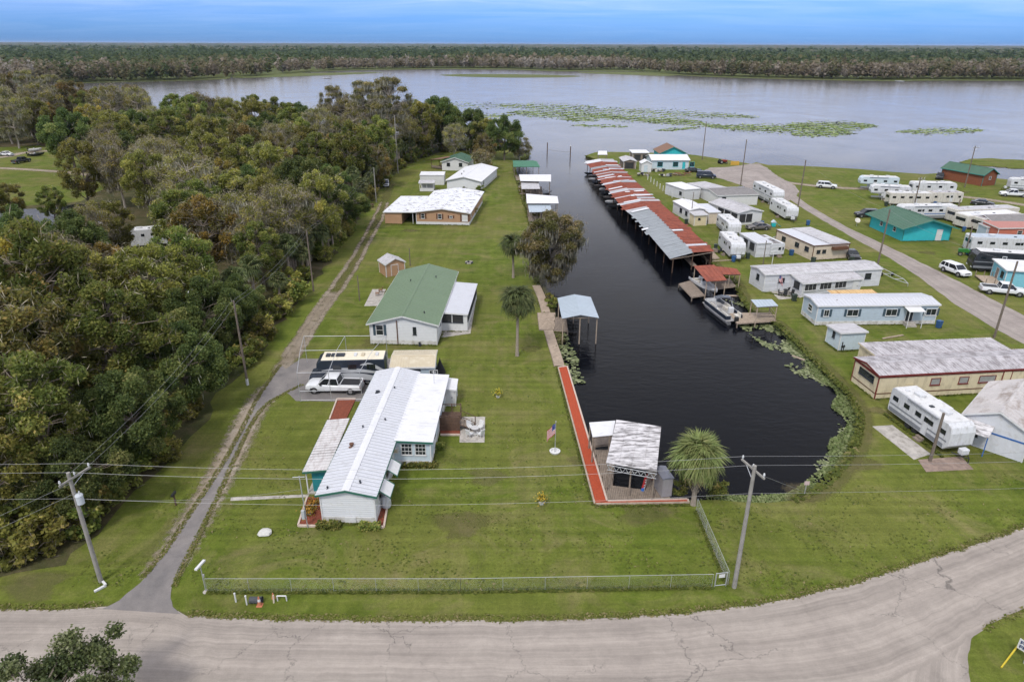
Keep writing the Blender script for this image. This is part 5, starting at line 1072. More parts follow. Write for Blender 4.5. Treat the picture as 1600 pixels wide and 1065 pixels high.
B14 = simple('brown_gabled_house', 'brown gable roof rising behind the white riverside house', (1031, 252), (1070, 252), 9, 2.6, 'gable_y', 1.8, TURQ, R_BROWN, TEAL, .5, 0)
B15 = simple('white_tool_shed', 'narrow white gabled tool shed beside the white riverside house', (1002, 269), (1017, 269), 3.2, 2.5, 'gable_y', .7, WHITEP, R_CHALK, WHITEP, .2, 0, (), [('f', .7, 1.0, 1.9, ICE, .05, None, False)], cat='shed')
B16 = simple('grey_canal_shack', 'open-fronted grey shack near the river end of the rusty boathouse', (974, 264), (993, 264), 7, 2.3, 'gable_y', .5, WOODM, R_LGREY, WHITEP, .3, 0, [('f', .4, .3, 2.6, 1.6, DARK, None, (1, 1), SCREEN)], cat='shack')
B17 = simple('white_roofed_shelter', 'white flat roofed shelter on the river bank beyond the tool shed', (988, 252), (1012, 252), 5, 2.6, 'shed_y', .15, WOODM, R_CHALK, WHITEP, .3, 0, [('f', .5, .4, 2.0, 1.6, DARK, None, (1, 1), SCREEN), ('f', 3.2, .4, 2.0, 1.6, DARK, None, (1, 1), SCREEN)], cat='shelter')
B18 = simple('red_barn', 'red brown board barn with green metal roof near the river', (1533, 291), (1554, 289), 12, 3.0, 'gable_y', 1.4, BARNRED, R_DGREEN, TEAL, .4, .6, [('f', 2.2, 1.6, .8, .8, WHITEP)], cat='barn')
# turquoise community hall
rc = Rect((1409, 377), (1482, 376), None, 0, 1); rc.d = 12.5
rc.d = abs((g(1360, 354) - g(1409, 377)).dot(rc.v)); B19 = House('turquoise_hall', 'turquoise hall with wide green gable roof beside the park lane', 'hall', rc, 2.7, 'gable_y', 1.35, .9, TURQ, R_DGREEN, TEAL, .7); B19.door('f', rc.w - 2.7, 1.0, 2.1, WHITEP, .05, None, False); B19.window('l', 2.5, 1.2, .9, .9); B19.window('l', 7, 1.2, .9, .9)
B20 = simple('light_blue_cabin', 'light blue cabin with white roof beside the white pickup', (1567, 447), (1640, 452), 5, 2.6, 'shed_y', .2, mat('aqua cabin boards', (.20, .48, .56), .7, var=.1), R_CHALK, WHITEP, .3, 0, [('l', .8, 1.0, .9, 1.0, DARK)], [('l', 2.5, .9, 1.9, WOODM, .1, None, False)])
dk = B20.part('deck', WOODL, (-2.6, -.1, -.3, 4, .25, .38)); [B20.part('post', WOODM, (x, x + .1, y, y + .1, 0, 1.1)) for x in (-2.6, -1.4, -.25) for y in (-.3, 3.9)]
B21 = simple('salmon_cabin', 'salmon red cabin with faded red roof among the camp trailers', (1556, 375), (1640, 374), 4.5, 2.3, 'shed_y', .3, SALMON, R_SALM, WHITEP, .2, 0, [('f', 3.8, 1.0, 1.0, .8, WHITEP)])
B22 = simple('dark_roofed_cabin', 'cabin with dark grey roof behind the salmon red cabin', (1546, 366), (1650, 366), 5, 2.6, 'gable_x', .6, SALMON, R_DGREY, WHITEP, .3, 0)
B23 = simple('grey_hut', 'small grey hut with flat pale lid beside the salmon red cabin', (1539, 370), (1558, 370), 2.6, 1.9, 'shed_y', .1, PALEBLUE, R_LGREY, WHITEP, .15, 0, cat='shed')
# hidden in the wood: bits of tin roof and white walls
simple('woodland_shed', 'white tin shed glimpsed through the orange-leaved trees', (104, 690), (138, 688), 3, 2.2, 'shed_y', .2, WHITEP, R_CHALK, WHITEP, .1, 0, cat='shed')
simple('woodland_hut', 'white roofed hut glimpsed under the yellowing trees', (270, 492), (300, 490), 3, 2.3, 'shed_y', .2, WHITEP, R_CHALK, WHITEP, .1, 0, cat='shed')
# ------------------------------------------------------------------ vehicles
TYRE = mat('tyre rubber', (0.018, 0.018, 0.018), 0.85, var=0.2)
RIM = mat('alloy rim', (0.42, 0.42, 0.43), 0.35, 0.7, var=0.1)
CARGLASS = glass('vehicle glass', (0.012, 0.016, 0.02))
LAMP = mat('clear lamp', (0.62, 0.63, 0.62), 0.15, var=0.1); TAIL = mat('red lamp', (0.35, 0.01, 0.01), 0.2, var=0.1); PLASTIC = mat('black plastic', (0.025, 0.025, 0.027), 0.6, var=0.2)
PAINT = {'white': mat('white car paint', (0.68, 0.69, 0.70), 0.22, var=0.03, spec=0.6), 'dark': mat('charcoal car paint', (0.03, 0.032, 0.037), 0.22, var=0.08, spec=0.6), 'navy': mat('navy car paint', (0.02, 0.028, 0.045), 0.22, var=0.08, spec=0.6),
         'grey': mat('grey car paint', (0.13, 0.12, 0.115), 0.3, var=0.06, spec=0.6), 'silver': mat('silver paint', (0.32, 0.33, 0.34), 0.28, 0.3, var=0.05), 'maroon': mat('maroon machine paint', (0.22, 0.03, 0.02), 0.4, var=0.2), 'green': mat('green tractor paint', (0.03, 0.16, 0.03), 0.4, var=0.2)}
def ring(x, hw, z0, z1, rb=0.12, rt=0.16):
    """rounded box section across the vehicle at x"""
    P = []
    for (cy, cz, a0, r) in ((hw - rb, z0 + rb, -90, rb), (hw - rt, z1 - rt, 0, rt), (-hw + rt, z1 - rt, 90, rt), (-hw + rb, z0 + rb, 180, rb)):
        for k in range(4): a = R(a0 + 30 * k); P.append((x, cy + r * math.cos(a), cz + r * math.sin(a)))
    return P
def wheel(root, x, y, r=.37, wd=.24):
    side = 1 if y > 0 else -1
    t = MB(); prof = [(r*.55, -wd/2), (r*.93, -wd/2), (r, -wd*.35), (r, wd*.35), (r*.93, wd/2), (r*.55, wd/2)]; n = 16
    t.loft([[(x + a * math.cos(2*math.pi*i/n), y + b, r + a * math.sin(2*math.pi*i/n)) for i in range(n)] for a, b in prof]); o = t.build('wheel', TYRE, root, True)
    m = MB(); m.tube((x, y + side*wd*.30, r), (x, y + side*(wd*.5 + .012), r), r*.60, r*.52, 12); m.build('rim', RIM, o)
def car(label, P, Q, kind='sedan', paint='white', name=None, cat='car', group=None):
    """P -> Q: picture points of the middle of tail and nose on the ground"""
    a, b = g(*P), g(*Q); d = b - a; c = (a + b) / 2; rz = math.atan2(d.y, d.x); pm = PAINT[paint]
    o = thing(name or {'sedan': 'parked_car', 'suv': 'parked_suv', 'pickup': 'pickup_truck', 'van': 'parked_van', 'jeep': 'utility_cart'}[kind], label, cat, c, rz, group)
    Ln = {'sedan': 4.7, 'suv': 4.9, 'pickup': 5.8, 'van': 5.3, 'jeep': 3.2}[kind]; h = Ln / 2; hw = .93 if kind != 'jeep' else .75; r = .36 if kind in ('sedan',) else .40
    if kind == 'jeep': r = .3
    zb = .30 if kind == 'sedan' else .42
    if kind == 'sedan': sec = [(-h, .80, .45, .82), (-h+.12, .88, zb, .95), (-h+1.0, hw, zb, 1.0), (0, hw, zb, .98), (h-1.2, hw, zb, .95), (h-.25, .88, zb, .80), (h, .74, .42, .66)]; gh = (-1.75, 1.05, -.95, .25, .97, 1.42); cab = None
    elif kind == 'suv': sec = [(-h, .86, .5, 1.05), (-h+.1, .92, zb, 1.12), (0, hw, zb, 1.10), (h-1.25, hw, zb, 1.08), (h-.22, .90, zb, .98), (h, .80, .5, .86)]; gh = (-h+.06, 1.25, -h+.42, .45, 1.08, 1.72)
    elif kind == 'van': sec = [(-h, .90, .5, 1.15), (-h+.08, .95, zb, 1.2), (h-1.0, .95, zb, 1.15), (h-.2, .92, zb, 1.0), (h, .8, .5, .85)]; gh = (-h+.03, h-.75, -h+.2, h-1.6, 1.13, 1.98)
    elif kind == 'jeep': sec = [(-h, .7, .35, .8), (-h+.1, hw, .3, .85), (h-.2, hw, .3, .85), (h, .65, .35, .75)]; gh = (-.9, .7, -.8, .4, .85, 1.75)
    else: sec = [(-h, .90, .62, 1.02), (-h+.06, .94, .5, 1.08), (-.55, .95, zb, 1.08), (h-1.5, .95, zb, 1.12), (h-.25, .93, zb, 1.06), (h, .84, .5, .92)]; gh = (-.68, 1.68, -.45, .85, 1.08, 1.80)
    bd = MB(); bd.loft([ring(*s_) for s_ in sec]); body = bd.build('body', pm, o, True)
    x0, x1, x2, x3, z1, z2 = gh; tw = hw - .20
    gl = MB(); gl.loft([[(x0, -hw+.06, z1 - .04), (x1, -hw+.06, z1 - .04), (x1, hw-.06, z1 - .04), (x0, hw-.06, z1 - .04)], [(x2, -tw, z2 - .03), (x3, -tw, z2 - .03), (x3, tw, z2 - .03), (x2, tw, z2 - .03)]]); gl.build('windows', CARGLASS, o)
    rf = MB(); rf.loft([[(x2 - .05, -tw - .03, z2 - .05), (x3 + .04, -tw - .03, z2 - .05), (x3 + .04, tw + .03, z2 - .05), (x2 - .05, tw + .03, z2 - .05)], [(x2 - .02, -tw - .01, z2), (x3, -tw - .01, z2), (x3, tw + .01, z2), (x2 - .02, tw + .01, z2)], [(x2 + .12, -tw + .12, z2 + .035), (x3 - .14, -tw + .12, z2 + .035), (x3 - .14, tw - .12, z2 + .035), (x2 + .12, tw - .12, z2 + .035)]]); rf.build('roof', pm, o, True)
    for s_ in (-1, 1):
        for (xa, xb) in ((x0, x2), (x1, x3), ((x0+x1)/2, (x2+x3)/2)) + (((x0*.75+x1*.25), (x2*.75+x3*.25)),) * (kind in ('suv', 'van')):
            p = MB(); p.tube((xa, s_*(hw-.05), z1 - .06), (xb, s_*(tw + .012), z2 - .03), .05, .04, 5); p.build('pillar', pm, o)
        m = MB(); m.box(x1 - .55, x1 - .35, s_*(hw + .02) - .09, s_*(hw + .02) + .09, z1 - .02, z1 + .16); m.build('mirror', PLASTIC, o)
        l = MB(); l.box(h - .16, h - .02, s_*(hw - .26) - .14, s_*(hw - .26) + .14, .70 if kind != 'sedan' else .58, .88 if kind != 'sedan' else .70); l.build('headlight', LAMP, o)
        tl = MB(); tl.box(-h - .005, -h + .07, s_*(hw - .14) - .08, s_*(hw - .14) + .08, .72, .98 if kind != 'sedan' else .84); tl.build('tail_light', TAIL, o)
        for xw in ((h - .92), (-h + 1.02)) if kind != 'jeep' else (h - .5, -h + .5):
            ar = MB(); n = 12; ar.tube((xw, s_*(hw - .2), r + .01), (xw, s_*(hw + .006), r + .01), r + .07, r + .07, 16); ar.build('wheel_arch', PLASTIC, o); wheel(o, xw, s_*(hw - .09), r)
    bp = MB(); bp.box(h - .10, h + .06, -hw + .12, hw - .12, zb + .02, zb + .22); bp.build('front_bumper', PLASTIC if kind in ('pickup', 'van') and paint != 'white' else pm, o, bevel=.03)
    bp = MB(); bp.box(-h - .08, -h + .08, -hw + .10, hw - .10, zb + .05, zb + .22); bp.build('rear_bumper', RIM if kind == 'pickup' else pm, o, bevel=.03)
    gr = MB(); gr.box(h - .05, h + .012, -.5, .5, .62, .82); gr.build('grille', PLASTIC, o)
    if kind == 'pickup': bb = MB(); bb.box(-h + .10, -.78, -.76, .76, 1.0, 1.092); bb.build('cargo_bed', PLASTIC, o); bs = MB(); [bs.box(-h + .03, -.74, s_*.86 - .05, s_*.86 + .05, 1.06, 1.15) for s_ in (-1, 1)]; bs.box(-h + .0, -h + .09, -.8, .8, 1.06, 1.14); bs.build('bed_rail', pm, o)
    return o
car('white crew-cab pickup parked under the bare steel carport frame', (562, 611), (487, 609), 'pickup', 'white', cat='truck')
car('white pickup with black bed parked beside the light blue cabin', (1534, 456), (1596, 462), 'pickup', 'white', cat='truck')
car('white station wagon parked on the verge of the park lane', (1470, 420), (1513, 436), 'suv', 'white')
car('white pickup parked on the grass beside the rusty boathouse', (1045, 302), (1070, 303), 'pickup', 'white', cat='truck')
car('dark van parked at the gravel turnaround', (1089, 278), (1117, 279), 'van', 'navy', cat='van')
car('dark sedan parked beside the white riverside house', (1074, 269), (1092, 269), 'sedan', 'dark')
car('grey sedan parked in front of the screened cottage', (1201, 358), (1167, 359), 'sedan', 'grey')
car('dark car parked at the back corner of the turquoise hall', (1362, 339), (1345, 339), 'suv', 'dark')
car('black utility vehicle parked by the river shore', (1470, 275), (1466, 284), 'suv', 'dark')
car('white pickup parked behind the red brown barn', (1601, 308), (1564, 306), 'pickup', 'white', cat='truck')
car('dark sedan parked at the end of the dark grey camp roof', (1148, 300), (1170, 302), 'sedan', 'dark')
car('dark car beside the beige trailer home', (1322, 398), (1336, 408), 'sedan', 'dark')
car('black car parked beyond the camp trailers', (1524, 320), (1545, 322), 'sedan', 'dark')
car('white station wagon parked alone beside the camp track', (1277, 293), (1305, 295), 'suv', 'white')
car('white cart with a black roof at the track end by the wood', (605, 286), (602, 297), 'jeep', 'white', cat='cart')
car('dark pickup parked in the woodland clearing', (26, 256), (42, 253), 'pickup', 'dark', cat='truck')
car('white sedan in the woodland clearing', (2, 243), (20, 244), 'sedan', 'white')

FIBER = mat('white fibreglass', (0.58, 0.59, 0.60), 0.35, var=0.06, dirt=(0.36, 0.35, 0.33), dirt_amt=0.26, dscale=(2.2, 2.2, .5)); FIBERB = mat('off-white fibreglass', (0.58, 0.55, 0.49), 0.4, var=0.06, dirt=(0.34, 0.31, 0.26), dirt_amt=0.28, dscale=(2.2, 2.2, .5))
RUBBER = mat('rubber roof', (0.62, 0.62, 0.61), 0.7, var=0.08, scale=.8, dirt=(0.36, 0.35, 0.34), dirt_amt=0.25); STRIPEG = mat('grey stripe', (0.20, 0.21, 0.23), 0.4, var=.1); CREAMROOF = mat('cream rubber roof', (0.70, 0.64, 0.50), .7, var=.06)
def trailer(label, P, Q, w_=2.5, h=3.1, kind='travel', wall=None, stripe=None, name='travel_trailer', cat='trailer', wins=4, nose='q', group=None, roofm=None, units=2, lean=0):
    """P, Q: ground points of the near side's two ends in the picture; body runs from P to Q, away side is +y; nose at Q or P"""
    a, b = g(*P), g(*Q); d = b - a; Ln = d.length; o = thing(name, label, cat, a, math.atan2(d.y, d.x), group); wall = wall or FIBER; fl = .55
    sx = (lambda x: x) if nose == 'q' else (lambda x: Ln - x)
    if kind == 'travel': prof = [(.12, fl), (Ln - .5, fl), (Ln, fl + .55), (Ln, h - .75), (Ln - .18, h - .22), (Ln - .6, h), (.25, h), (.04, h - .2), (0, h - .6), (0, fl + .2)]
    elif kind == 'fifth': prof = [(.12, fl), (Ln - 2.5, fl), (Ln - 2.4, fl + .95), (Ln - .15, fl + 1.05), (Ln, h - 1.1), (Ln - .2, h - .35), (Ln - .7, h), (.25, h), (.04, h - .2), (0, fl + .2)]
    elif kind == 'motor': prof = [(.15, fl - .1), (Ln - .25, fl - .1), (Ln, fl + .25), (Ln, fl + .8), (Ln - .35, h - .6), (Ln - .7, h - .12), (Ln - 1.2, h), (.25, h), (.04, h - .2), (0, fl + .1)]
    else: prof = [(.0, fl - .15), (Ln, fl - .15), (Ln, h - .12), (Ln - .12, h), (.12, h), (0, h - .12)]
    m = MB(); m.prism([(sx(x), z) for x, z in prof], 0, w_, 'y'); body = m.build('body', wall, o, bevel=.06)
    rf = MB(); xs = sorted((sx(.28), sx(Ln - .75))); rf.box(xs[0], xs[1], .10, w_ - .10, h + .002, h + .04); rf.build('roof_skin', roofm or RUBBER, o, bevel=.02)
    for i in range(units): x = sx(Ln * (.28 + .42 * i)); u = MB(); u.box(x - .45, x + .45, w_/2 - .35, w_/2 + .35, h + .03, h + .30); u.build('roof_unit', FIBER, o, bevel=.06)
    for i in range(2): x = sx(Ln * (.15 + .4 * i)); u = MB(); u.box(x - .18, x + .18, w_*.3 - .18, w_*.3 + .18, h + .03, h + .13); u.build('roof_hatch', DARK if i else FIBER, o)
    for i in range(wins):
        x = Ln * (.1 + .78 * i / max(1, wins - 1)); ww = min(.8, Ln * .09); x = sx(x) - ww/2; zt = h - 1.2
        if x < .15 or x + ww > Ln - .15: continue
        f = MB(); f.box(x, x + ww, -.03, -.004, zt, zt + .46); fo = f.build('window', PLASTIC, o); q = MB(); q.box(x + .04, x + ww - .04, -.040, -.031, zt + .04, zt + .42); q.build('pane', CARGLASS, fo)
    xd = sx(Ln * .62) - .35; f = MB(); f.box(xd, xd + .7, -.028, -.004, fl + .05, h - .55); do = f.build('door', FIBER, o); q = MB(); q.box(xd + .12, xd + .58, -.040, -.029, h - 1.2, h - .7); q.build('pane', CARGLASS, do)
    st_ = MB(); st_.box(xd - .05, xd + .75, -.62, -.05, 0, .18); st_.box(xd - .05, xd + .75, -.32, -.05, .185, .36); st_.build('entry_step', WOODM, o)
    e = MB(); x = sx(Ln) if True else 0
    xe = 0 - .03 if nose == 'q' else Ln + .004; e.box(xe, xe + .026, .5, w_ - .5, h - 1.25, h - .65); e.build('window', CARGLASS, o)
    if kind in ('travel', 'fifth'):
        tb_ = MB(); xa, xb = sorted((sx(Ln * .30), sx(Ln * .78))); tb_.tube((xa, -.10, h - .12), (xb, -.10, h - .12), .06, .06, 8); tb_.build('awning_roll', STRIPEG if stripe else WHITEP, o)
        if Ln > 7: so_ = MB(); xa, xb = sorted((sx(Ln * .32), sx(Ln * .55))); so_.box(xa, xb, w_ + .002, w_ + .7, fl + .25, h - .35); so_.build('slide_out', wall, o, bevel=.04)
    if stripe: s_ = MB(); s_.box(.2, Ln - .3, -.016, -.003, h - 1.75, h - 1.6); s_.build('stripe', stripe, o); s_ = MB(); s_.box(.2, Ln - .6, -.016, -.003, fl + .12, fl + .5); s_.build('lower_panel', STRIPEG, o)
    if kind in ('travel', 'fifth'):
        for i in (-.48, .48):
            for y in (.16, w_ - .16): wheel(o, sx(Ln * .42) + i, y, .36, .22)
    elif kind == 'motor':
        for x in (sx(Ln - 1.6), sx(1.9)):
            for y in (.18, w_ - .18): wheel(o, x, y, .45, .28)
        ws = MB(); x1_, x2_ = sx(Ln + .012), sx(Ln - .34 + .012); ws.add([(x1_, .15, fl + .85), (x1_, w_ - .15, fl + .85), (x2_, w_ - .2, h - .65), (x2_, .2, h - .65)], [(0, 1, 2, 3)]); ws.build('windscreen', CARGLASS, o)
        for y in (.35, w_ - .35): hl = MB(); hl.box(min(sx(Ln - .08), sx(Ln + .03)), max(sx(Ln - .08), sx(Ln + .03)), y - .2, y + .2, fl + .12, fl + .3); hl.build('headlight', LAMP, o)
    if kind == 'travel':
        hb = MB(); x = sx(Ln + .02); x2 = sx(Ln + 1.25); hb.tube((x, .5, fl - .05), (x2, w_/2, fl - .05), .05); hb.tube((x, w_ - .5, fl - .05), (x2, w_/2, fl - .05), .05); hb.tube((x2, w_/2, fl), (x2, w_/2, .02), .045); hb.build('hitch', BLACKM, o)
        pb = MB(); xx = sx(Ln + .5); pb.box(xx - .28, xx + .28, w_/2 - .38, w_/2 + .38, fl, fl + .55); pb.build('gas_bottle_cover', FIBER, o, bevel=.08)
    if kind in ('box', 'fifth'):
        bl = MB()
        for x in ([.4, Ln - .5] if kind == 'box' else [sx(Ln - 2.7)]):
            for y in (.2, w_ - .4): bl.box(x, x + .2, y, y + .2, 0, fl)
        bl.build('block_pier', CONC, o)
    return o
T1 = trailer('long white travel trailer with grey stripes standing beside a concrete pad', (1384, 646), (1476, 714), 2.5, 3.1, 'travel', None, STRIPEG, wins=5)
trailer('white travel trailer with its blank end by the rusty boathouse corner', (1121, 386), (1140, 407), 2.5, 3.0, 'travel', None, None, wins=3)
trailer('white camper backed up behind another camper near the boathouse', (1118, 356), (1136, 372), 2.5, 2.9, 'travel', None, STRIPEG, wins=3)
trailer('tall white fifth-wheel trailer beside the gravel turnaround', (1174, 306), (1206, 323), 2.6, 3.6, 'fifth', None, STRIPEG, 'fifth_wheel_trailer')
trailer('white camper with an unrolled awning beside a wooden pole', (1201, 330), (1227, 346), 2.5, 3.0, 'travel', FIBER, None, wins=3)
trailer('silver grey camper under the half grey roof next to the annex', (1203, 402), (1224, 400.5), 6.0, 2.4, 'box', WHITEV, None, 'old_camper', wins=2, units=1, roofm=R_DGREY)
trailer('pale blue fifth-wheel at the back of the riverside camp row', (1342, 297), (1402, 299), 2.5, 3.4, 'fifth', ICE, STRIPEG, 'fifth_wheel_trailer', nose='p')
trailer('white fifth-wheel with raised nose in the riverside camp row', (1358, 312), (1420, 315), 2.5, 3.4, 'fifth', None, STRIPEG, 'fifth_wheel_trailer', nose='p')
trailer('long white camper at the back of the camp row by the shore', (1424, 305), (1492, 306), 2.5, 3.1, 'travel', None, None)
trailer('off-white camper with dark windows in the riverside camp row', (1388, 321), (1454, 322), 2.5, 2.9, 'box', FIBERB, None, 'old_camper', wins=5)
trailer('old grey camper with brown canopy in the riverside camp row', (1455, 319), (1502, 319), 2.5, 2.7, 'box', FIBERB, None, 'old_camper', wins=3, roofm=R_GREY)
trailer('white camper with bright blue window panels behind the turquoise hall', (1406, 345), (1492, 344), 2.5, 3.1, 'travel', None, BLUE, wins=5, nose='p')
trailer('long white mobile trailer with dark roof units among the camp trailers', (1492, 350), (1588, 346), 3.2, 2.9, 'box', FIBERB, None, 'park_trailer', roofm=R_LGREY, wins=5)
trailer('white flat-roofed park trailer with a dark open end', (1508, 359), (1590, 354), 3.4, 2.8, 'box', FIBERB, None, 'park_trailer', roofm=R_CHALK, wins=4, units=1)
trailer('grey old park trailer beside the small grey hut', (1532, 364), (1620, 361), 3.2, 2.8, 'box', FIBERB, None, 'park_trailer', roofm=R_GREY, wins=4, units=1)
trailer('long white park trailer with blue grey roof behind the dark motorhome', (1514, 396), (1640, 401), 3.0, 3.0, 'box', None, None, 'park_trailer', roofm=R_BLUE, wins=6, units=1)
trailer('charcoal motorhome with white roof parked near the light blue cabin', (1516, 424), (1640, 432), 2.5, 3.4, 'motor', PAINT['dark'], STRIPEG, 'motorhome', 'motorhome', nose='p', wins=5)
trailer('white camper parked at the far end of the camp by the shore', (1576, 299), (1640, 302), 2.5, 3.2, 'travel', None, STRIPEG, nose='p')
trailer('white motorhome glimpsed between trees in the left wood', (206, 389), (264, 384), 2.6, 3.3, 'motor', None, None, 'motorhome', 'motorhome', wins=4)
trailer('grey white camper by the side canal in the left wood', (-40, 416), (46, 409), 2.6, 3.0, 'travel', FIBERB, None, wins=5)
aw = MB(); T = g(1213, 338)
# class C motorhome under the frame
a = g(607, 586); b = g(486, 589); d = b - a
mh = thing('camper_motorhome', 'black and silver motorhome with cream roof under the steel carport frame', 'motorhome', a, math.atan2(d.y, d.x)); Lm = 8.2
NAVY = PAINT['navy']; m = MB(); m.prism([(0, .5), (Lm - 1.4, .5), (Lm - 1.4, 1.9), (Lm - .95, 2.1), (Lm - 1.0, 2.75), (Lm - 1.5, 3.05), (.1, 3.05), (0, 2.9)], 0, 2.4, 'y'); m.build('coach_body', NAVY, mh, bevel=.06)
m = MB(); m.prism([(Lm - 1.42, .45), (Lm - .1, .45), (Lm, .75), (Lm - .05, 1.12), (Lm - .75, 1.35), (Lm - 1.15, 2.0), (Lm - 1.42, 2.05)], .18, 2.22, 'y'); m.build('cab', NAVY, mh, bevel=.06)
m = MB(); m.add([(Lm - .74, .3, 1.39), (Lm - .74, 2.1, 1.39), (Lm - 1.12, 2.0, 2.0), (Lm - 1.12, .4, 2.0)], [(0, 1, 2, 3)]); m.build('windscreen', CARGLASS, mh)
m = MB(); m.box(.1, Lm - 1.5, .08, 2.32, 3.052, 3.10); m.build('roof_skin', CREAMROOF, mh, bevel=.02)
for x, w1, mt in ((6.1, .45, DARK), (4.8, .9, DARK), (3.2, .3, FIBER), (2.4, .35, R_TAN), (.9, .3, FIBER), (5.6, .3, DARK)): m = MB(); m.box(x - w1/2, x + w1/2, .8, 1.5, 3.1, 3.24); m.build('roof_hatch', mt, mh)
for k, (yside) in enumerate((2.40, 0.0)):
    e0, e1 = (2.404, 2.42) if k == 0 else (-.02, -.004)
    sw = MB()
    for j, (x0, x1, z0, z1, t_) in enumerate(((.2, 6.6, .55, 1.0, .75), (.6, 6.7, 1.45, 1.9, .42), (.1, 2.6, 1.7, 2.45, .45))):
        pts = [];
        for i in range(13): t = i / 12; pts.append((x0 + (x1 - x0) * t, z0 + (z1 - z0) * math.sin(t * math.pi * .55) ** 1.5))
        for (p, q) in zip(pts[:-1], pts[1:]):
            ta = t_ * math.sin(math.pi * .15 + .8 * math.pi * (p[0] - x0) / (x1 - x0)); tb_ = t_ * math.sin(math.pi * .15 + .8 * math.pi * (q[0] - x0) / (x1 - x0)); yy = (e1 if k == 0 else e0) + .002 * j * (1 if k == 0 else -1); sw.add([(p[0], yy, p[1]), (q[0], yy, q[1]), (q[0], yy, q[1] + tb_), (p[0], yy, p[1] + ta)], [(0, 1, 2, 3)])
    sw.build('swoosh', mat('bright silver paint', (.44, .45, .46), .3, .1, var=.05), mh)
    for x in (1.0, 3.0, 4.6): w2 = MB(); w2.box(x, x + .9, min(e0, e1) - (.02 if k else -.02), max(e0, e1) + (.02 if not k else -.02), 2.0, 2.55); w2.build('window', CARGLASS, mh)
for x in (Lm - 1.0, 2.0):
    for y in (.25, 2.15): wheel(mh, x, y, .40, .26)
for y in (.5, 1.9): hl = MB(); hl.box(Lm - .08, Lm + .02, y - .2, y + .2, .78, .98); hl.build('headlight', LAMP, mh)
bm_ = MB(); bm_.box(Lm - .1, Lm + .12, .25, 2.15, .42, .62); bm_.build('front_bumper', PAINT['silver'], mh, bevel=.03); bm_ = MB(); bm_.tube((-.05, .6, .8), (-.05, .6, 2.9), .02); bm_.tube((-.05, .95, .8), (-.05, .95, 2.9), .02); [bm_.tube((-.05, .6, z), (-.05, .95, z), .015) for z in (1.0, 1.35, 1.7, 2.05, 2.4, 2.75)]; bm_.build('ladder', GALV, mh)
# carport frame
pts = {}
fr = thing('carport_frame', 'bare galvanised carport frame over the motorhome and pickup', 'carport', g(470, 627))
base = g(470, 627); nl, nr_, fl_, frr = g(470, 627), g(566, 625), g(480, 566), g(606, 565); HT = 3.3
def loc(p, z): return (p.x - base.x, p.y - base.y, z)
for t in (0, .5, 1):
    for (p0, p1) in ((nl, nr_), (fl_, frr)):
        q = p0.lerp(p1, t); m = MB(); m.tube(loc(q, 0), loc(q, HT), .034); m.build('post', GALV, fr)
    q0, q1 = nl.lerp(nr_, t), fl_.lerp(frr, t); m = MB(); m.tube(loc(q0, HT), loc((q0 + q1) / 2, HT + .35), .028); m.tube(loc((q0 + q1) / 2, HT + .35), loc(q1, HT), .028); m.build('rafter', GALV, fr)
for (p0, p1, z) in ((nl, nr_, HT), (fl_, frr, HT), ((nl + fl_) / 2, (nr_ + frr) / 2, HT + .35), (nl, nr_, .12), (nl, nr_, 1.2)): m = MB(); m.tube(loc(p0, z), loc(p1, z), .026); m.build('rail', WHITEP if z < .2 else GALV, fr)
# trailer frame (empty boat trailer) and machines
def boat_trailer(label, P, Q):
    a, b = g(*P), g(*Q); d = b - a; Ln = d.length; o = thing('boat_trailer', label, 'trailer', a, math.atan2(d.y, d.x)); m = MB()
    for y in (-.75, .75): m.tube((0, y, .5), (Ln * .7, y, .5), .05); m.tube((Ln * .7, y, .5), (Ln, 0, .5), .05); m.tube((.2, y * .6, .5), (.2, y * .6, .85), .03); m.tube((Ln*.5, y * .6, .5), (Ln*.5, y * .6, .75), .03)
    for x in (0, Ln * .35, Ln * .7): m.tube((x, -.75, .5), (x, .75, .5), .045)
    m.tube((Ln, 0, .5), (Ln, 0, .05), .035); m.build('frame', GALV, o); [wheel(o, Ln * .3, y, .3, .2) for y in (-.92, .92)]
boat_trailer('empty galvanised boat trailer on the grass by the park lane', (1372, 424), (1418, 448))
boat_trailer('empty boat trailer beside the beige trailer home', (1212, 376), (1240, 372))
def tractor(label, P, pm, rz, name='tractor'):
    o = thing(name, label, 'tractor', g(*P), rz); m = MB(); m.prism([(-.2, .6), (1.6, .6), (1.65, 1.15), (.3, 1.3), (-.2, 1.0)], -.3, .3, 'y'); m.build('bonnet', pm, o, bevel=.05); m = MB(); m.box(-1.0, -.2, -.35, .35, .6, .9); m.box(-.95, -.85, -.3, .3, .9, 1.5); m.build('seat', BLACKM, o)
    for y in (-.6, .6): wheel(o, -.6, y, .62, .32); wheel(o, 1.2, y, .36, .2)
    m = MB(); m.tube((1.1, .1, 1.2), (1.1, .1, 1.9), .035); m.build('exhaust', BLACKM, o)
tractor('red brown tractor on the river bank past the riverside house', (1128, 256), PAINT['maroon'], .3); tractor('green lawn tractor at the end of the long park trailer', (1512, 400), PAINT['green'], 2.6)

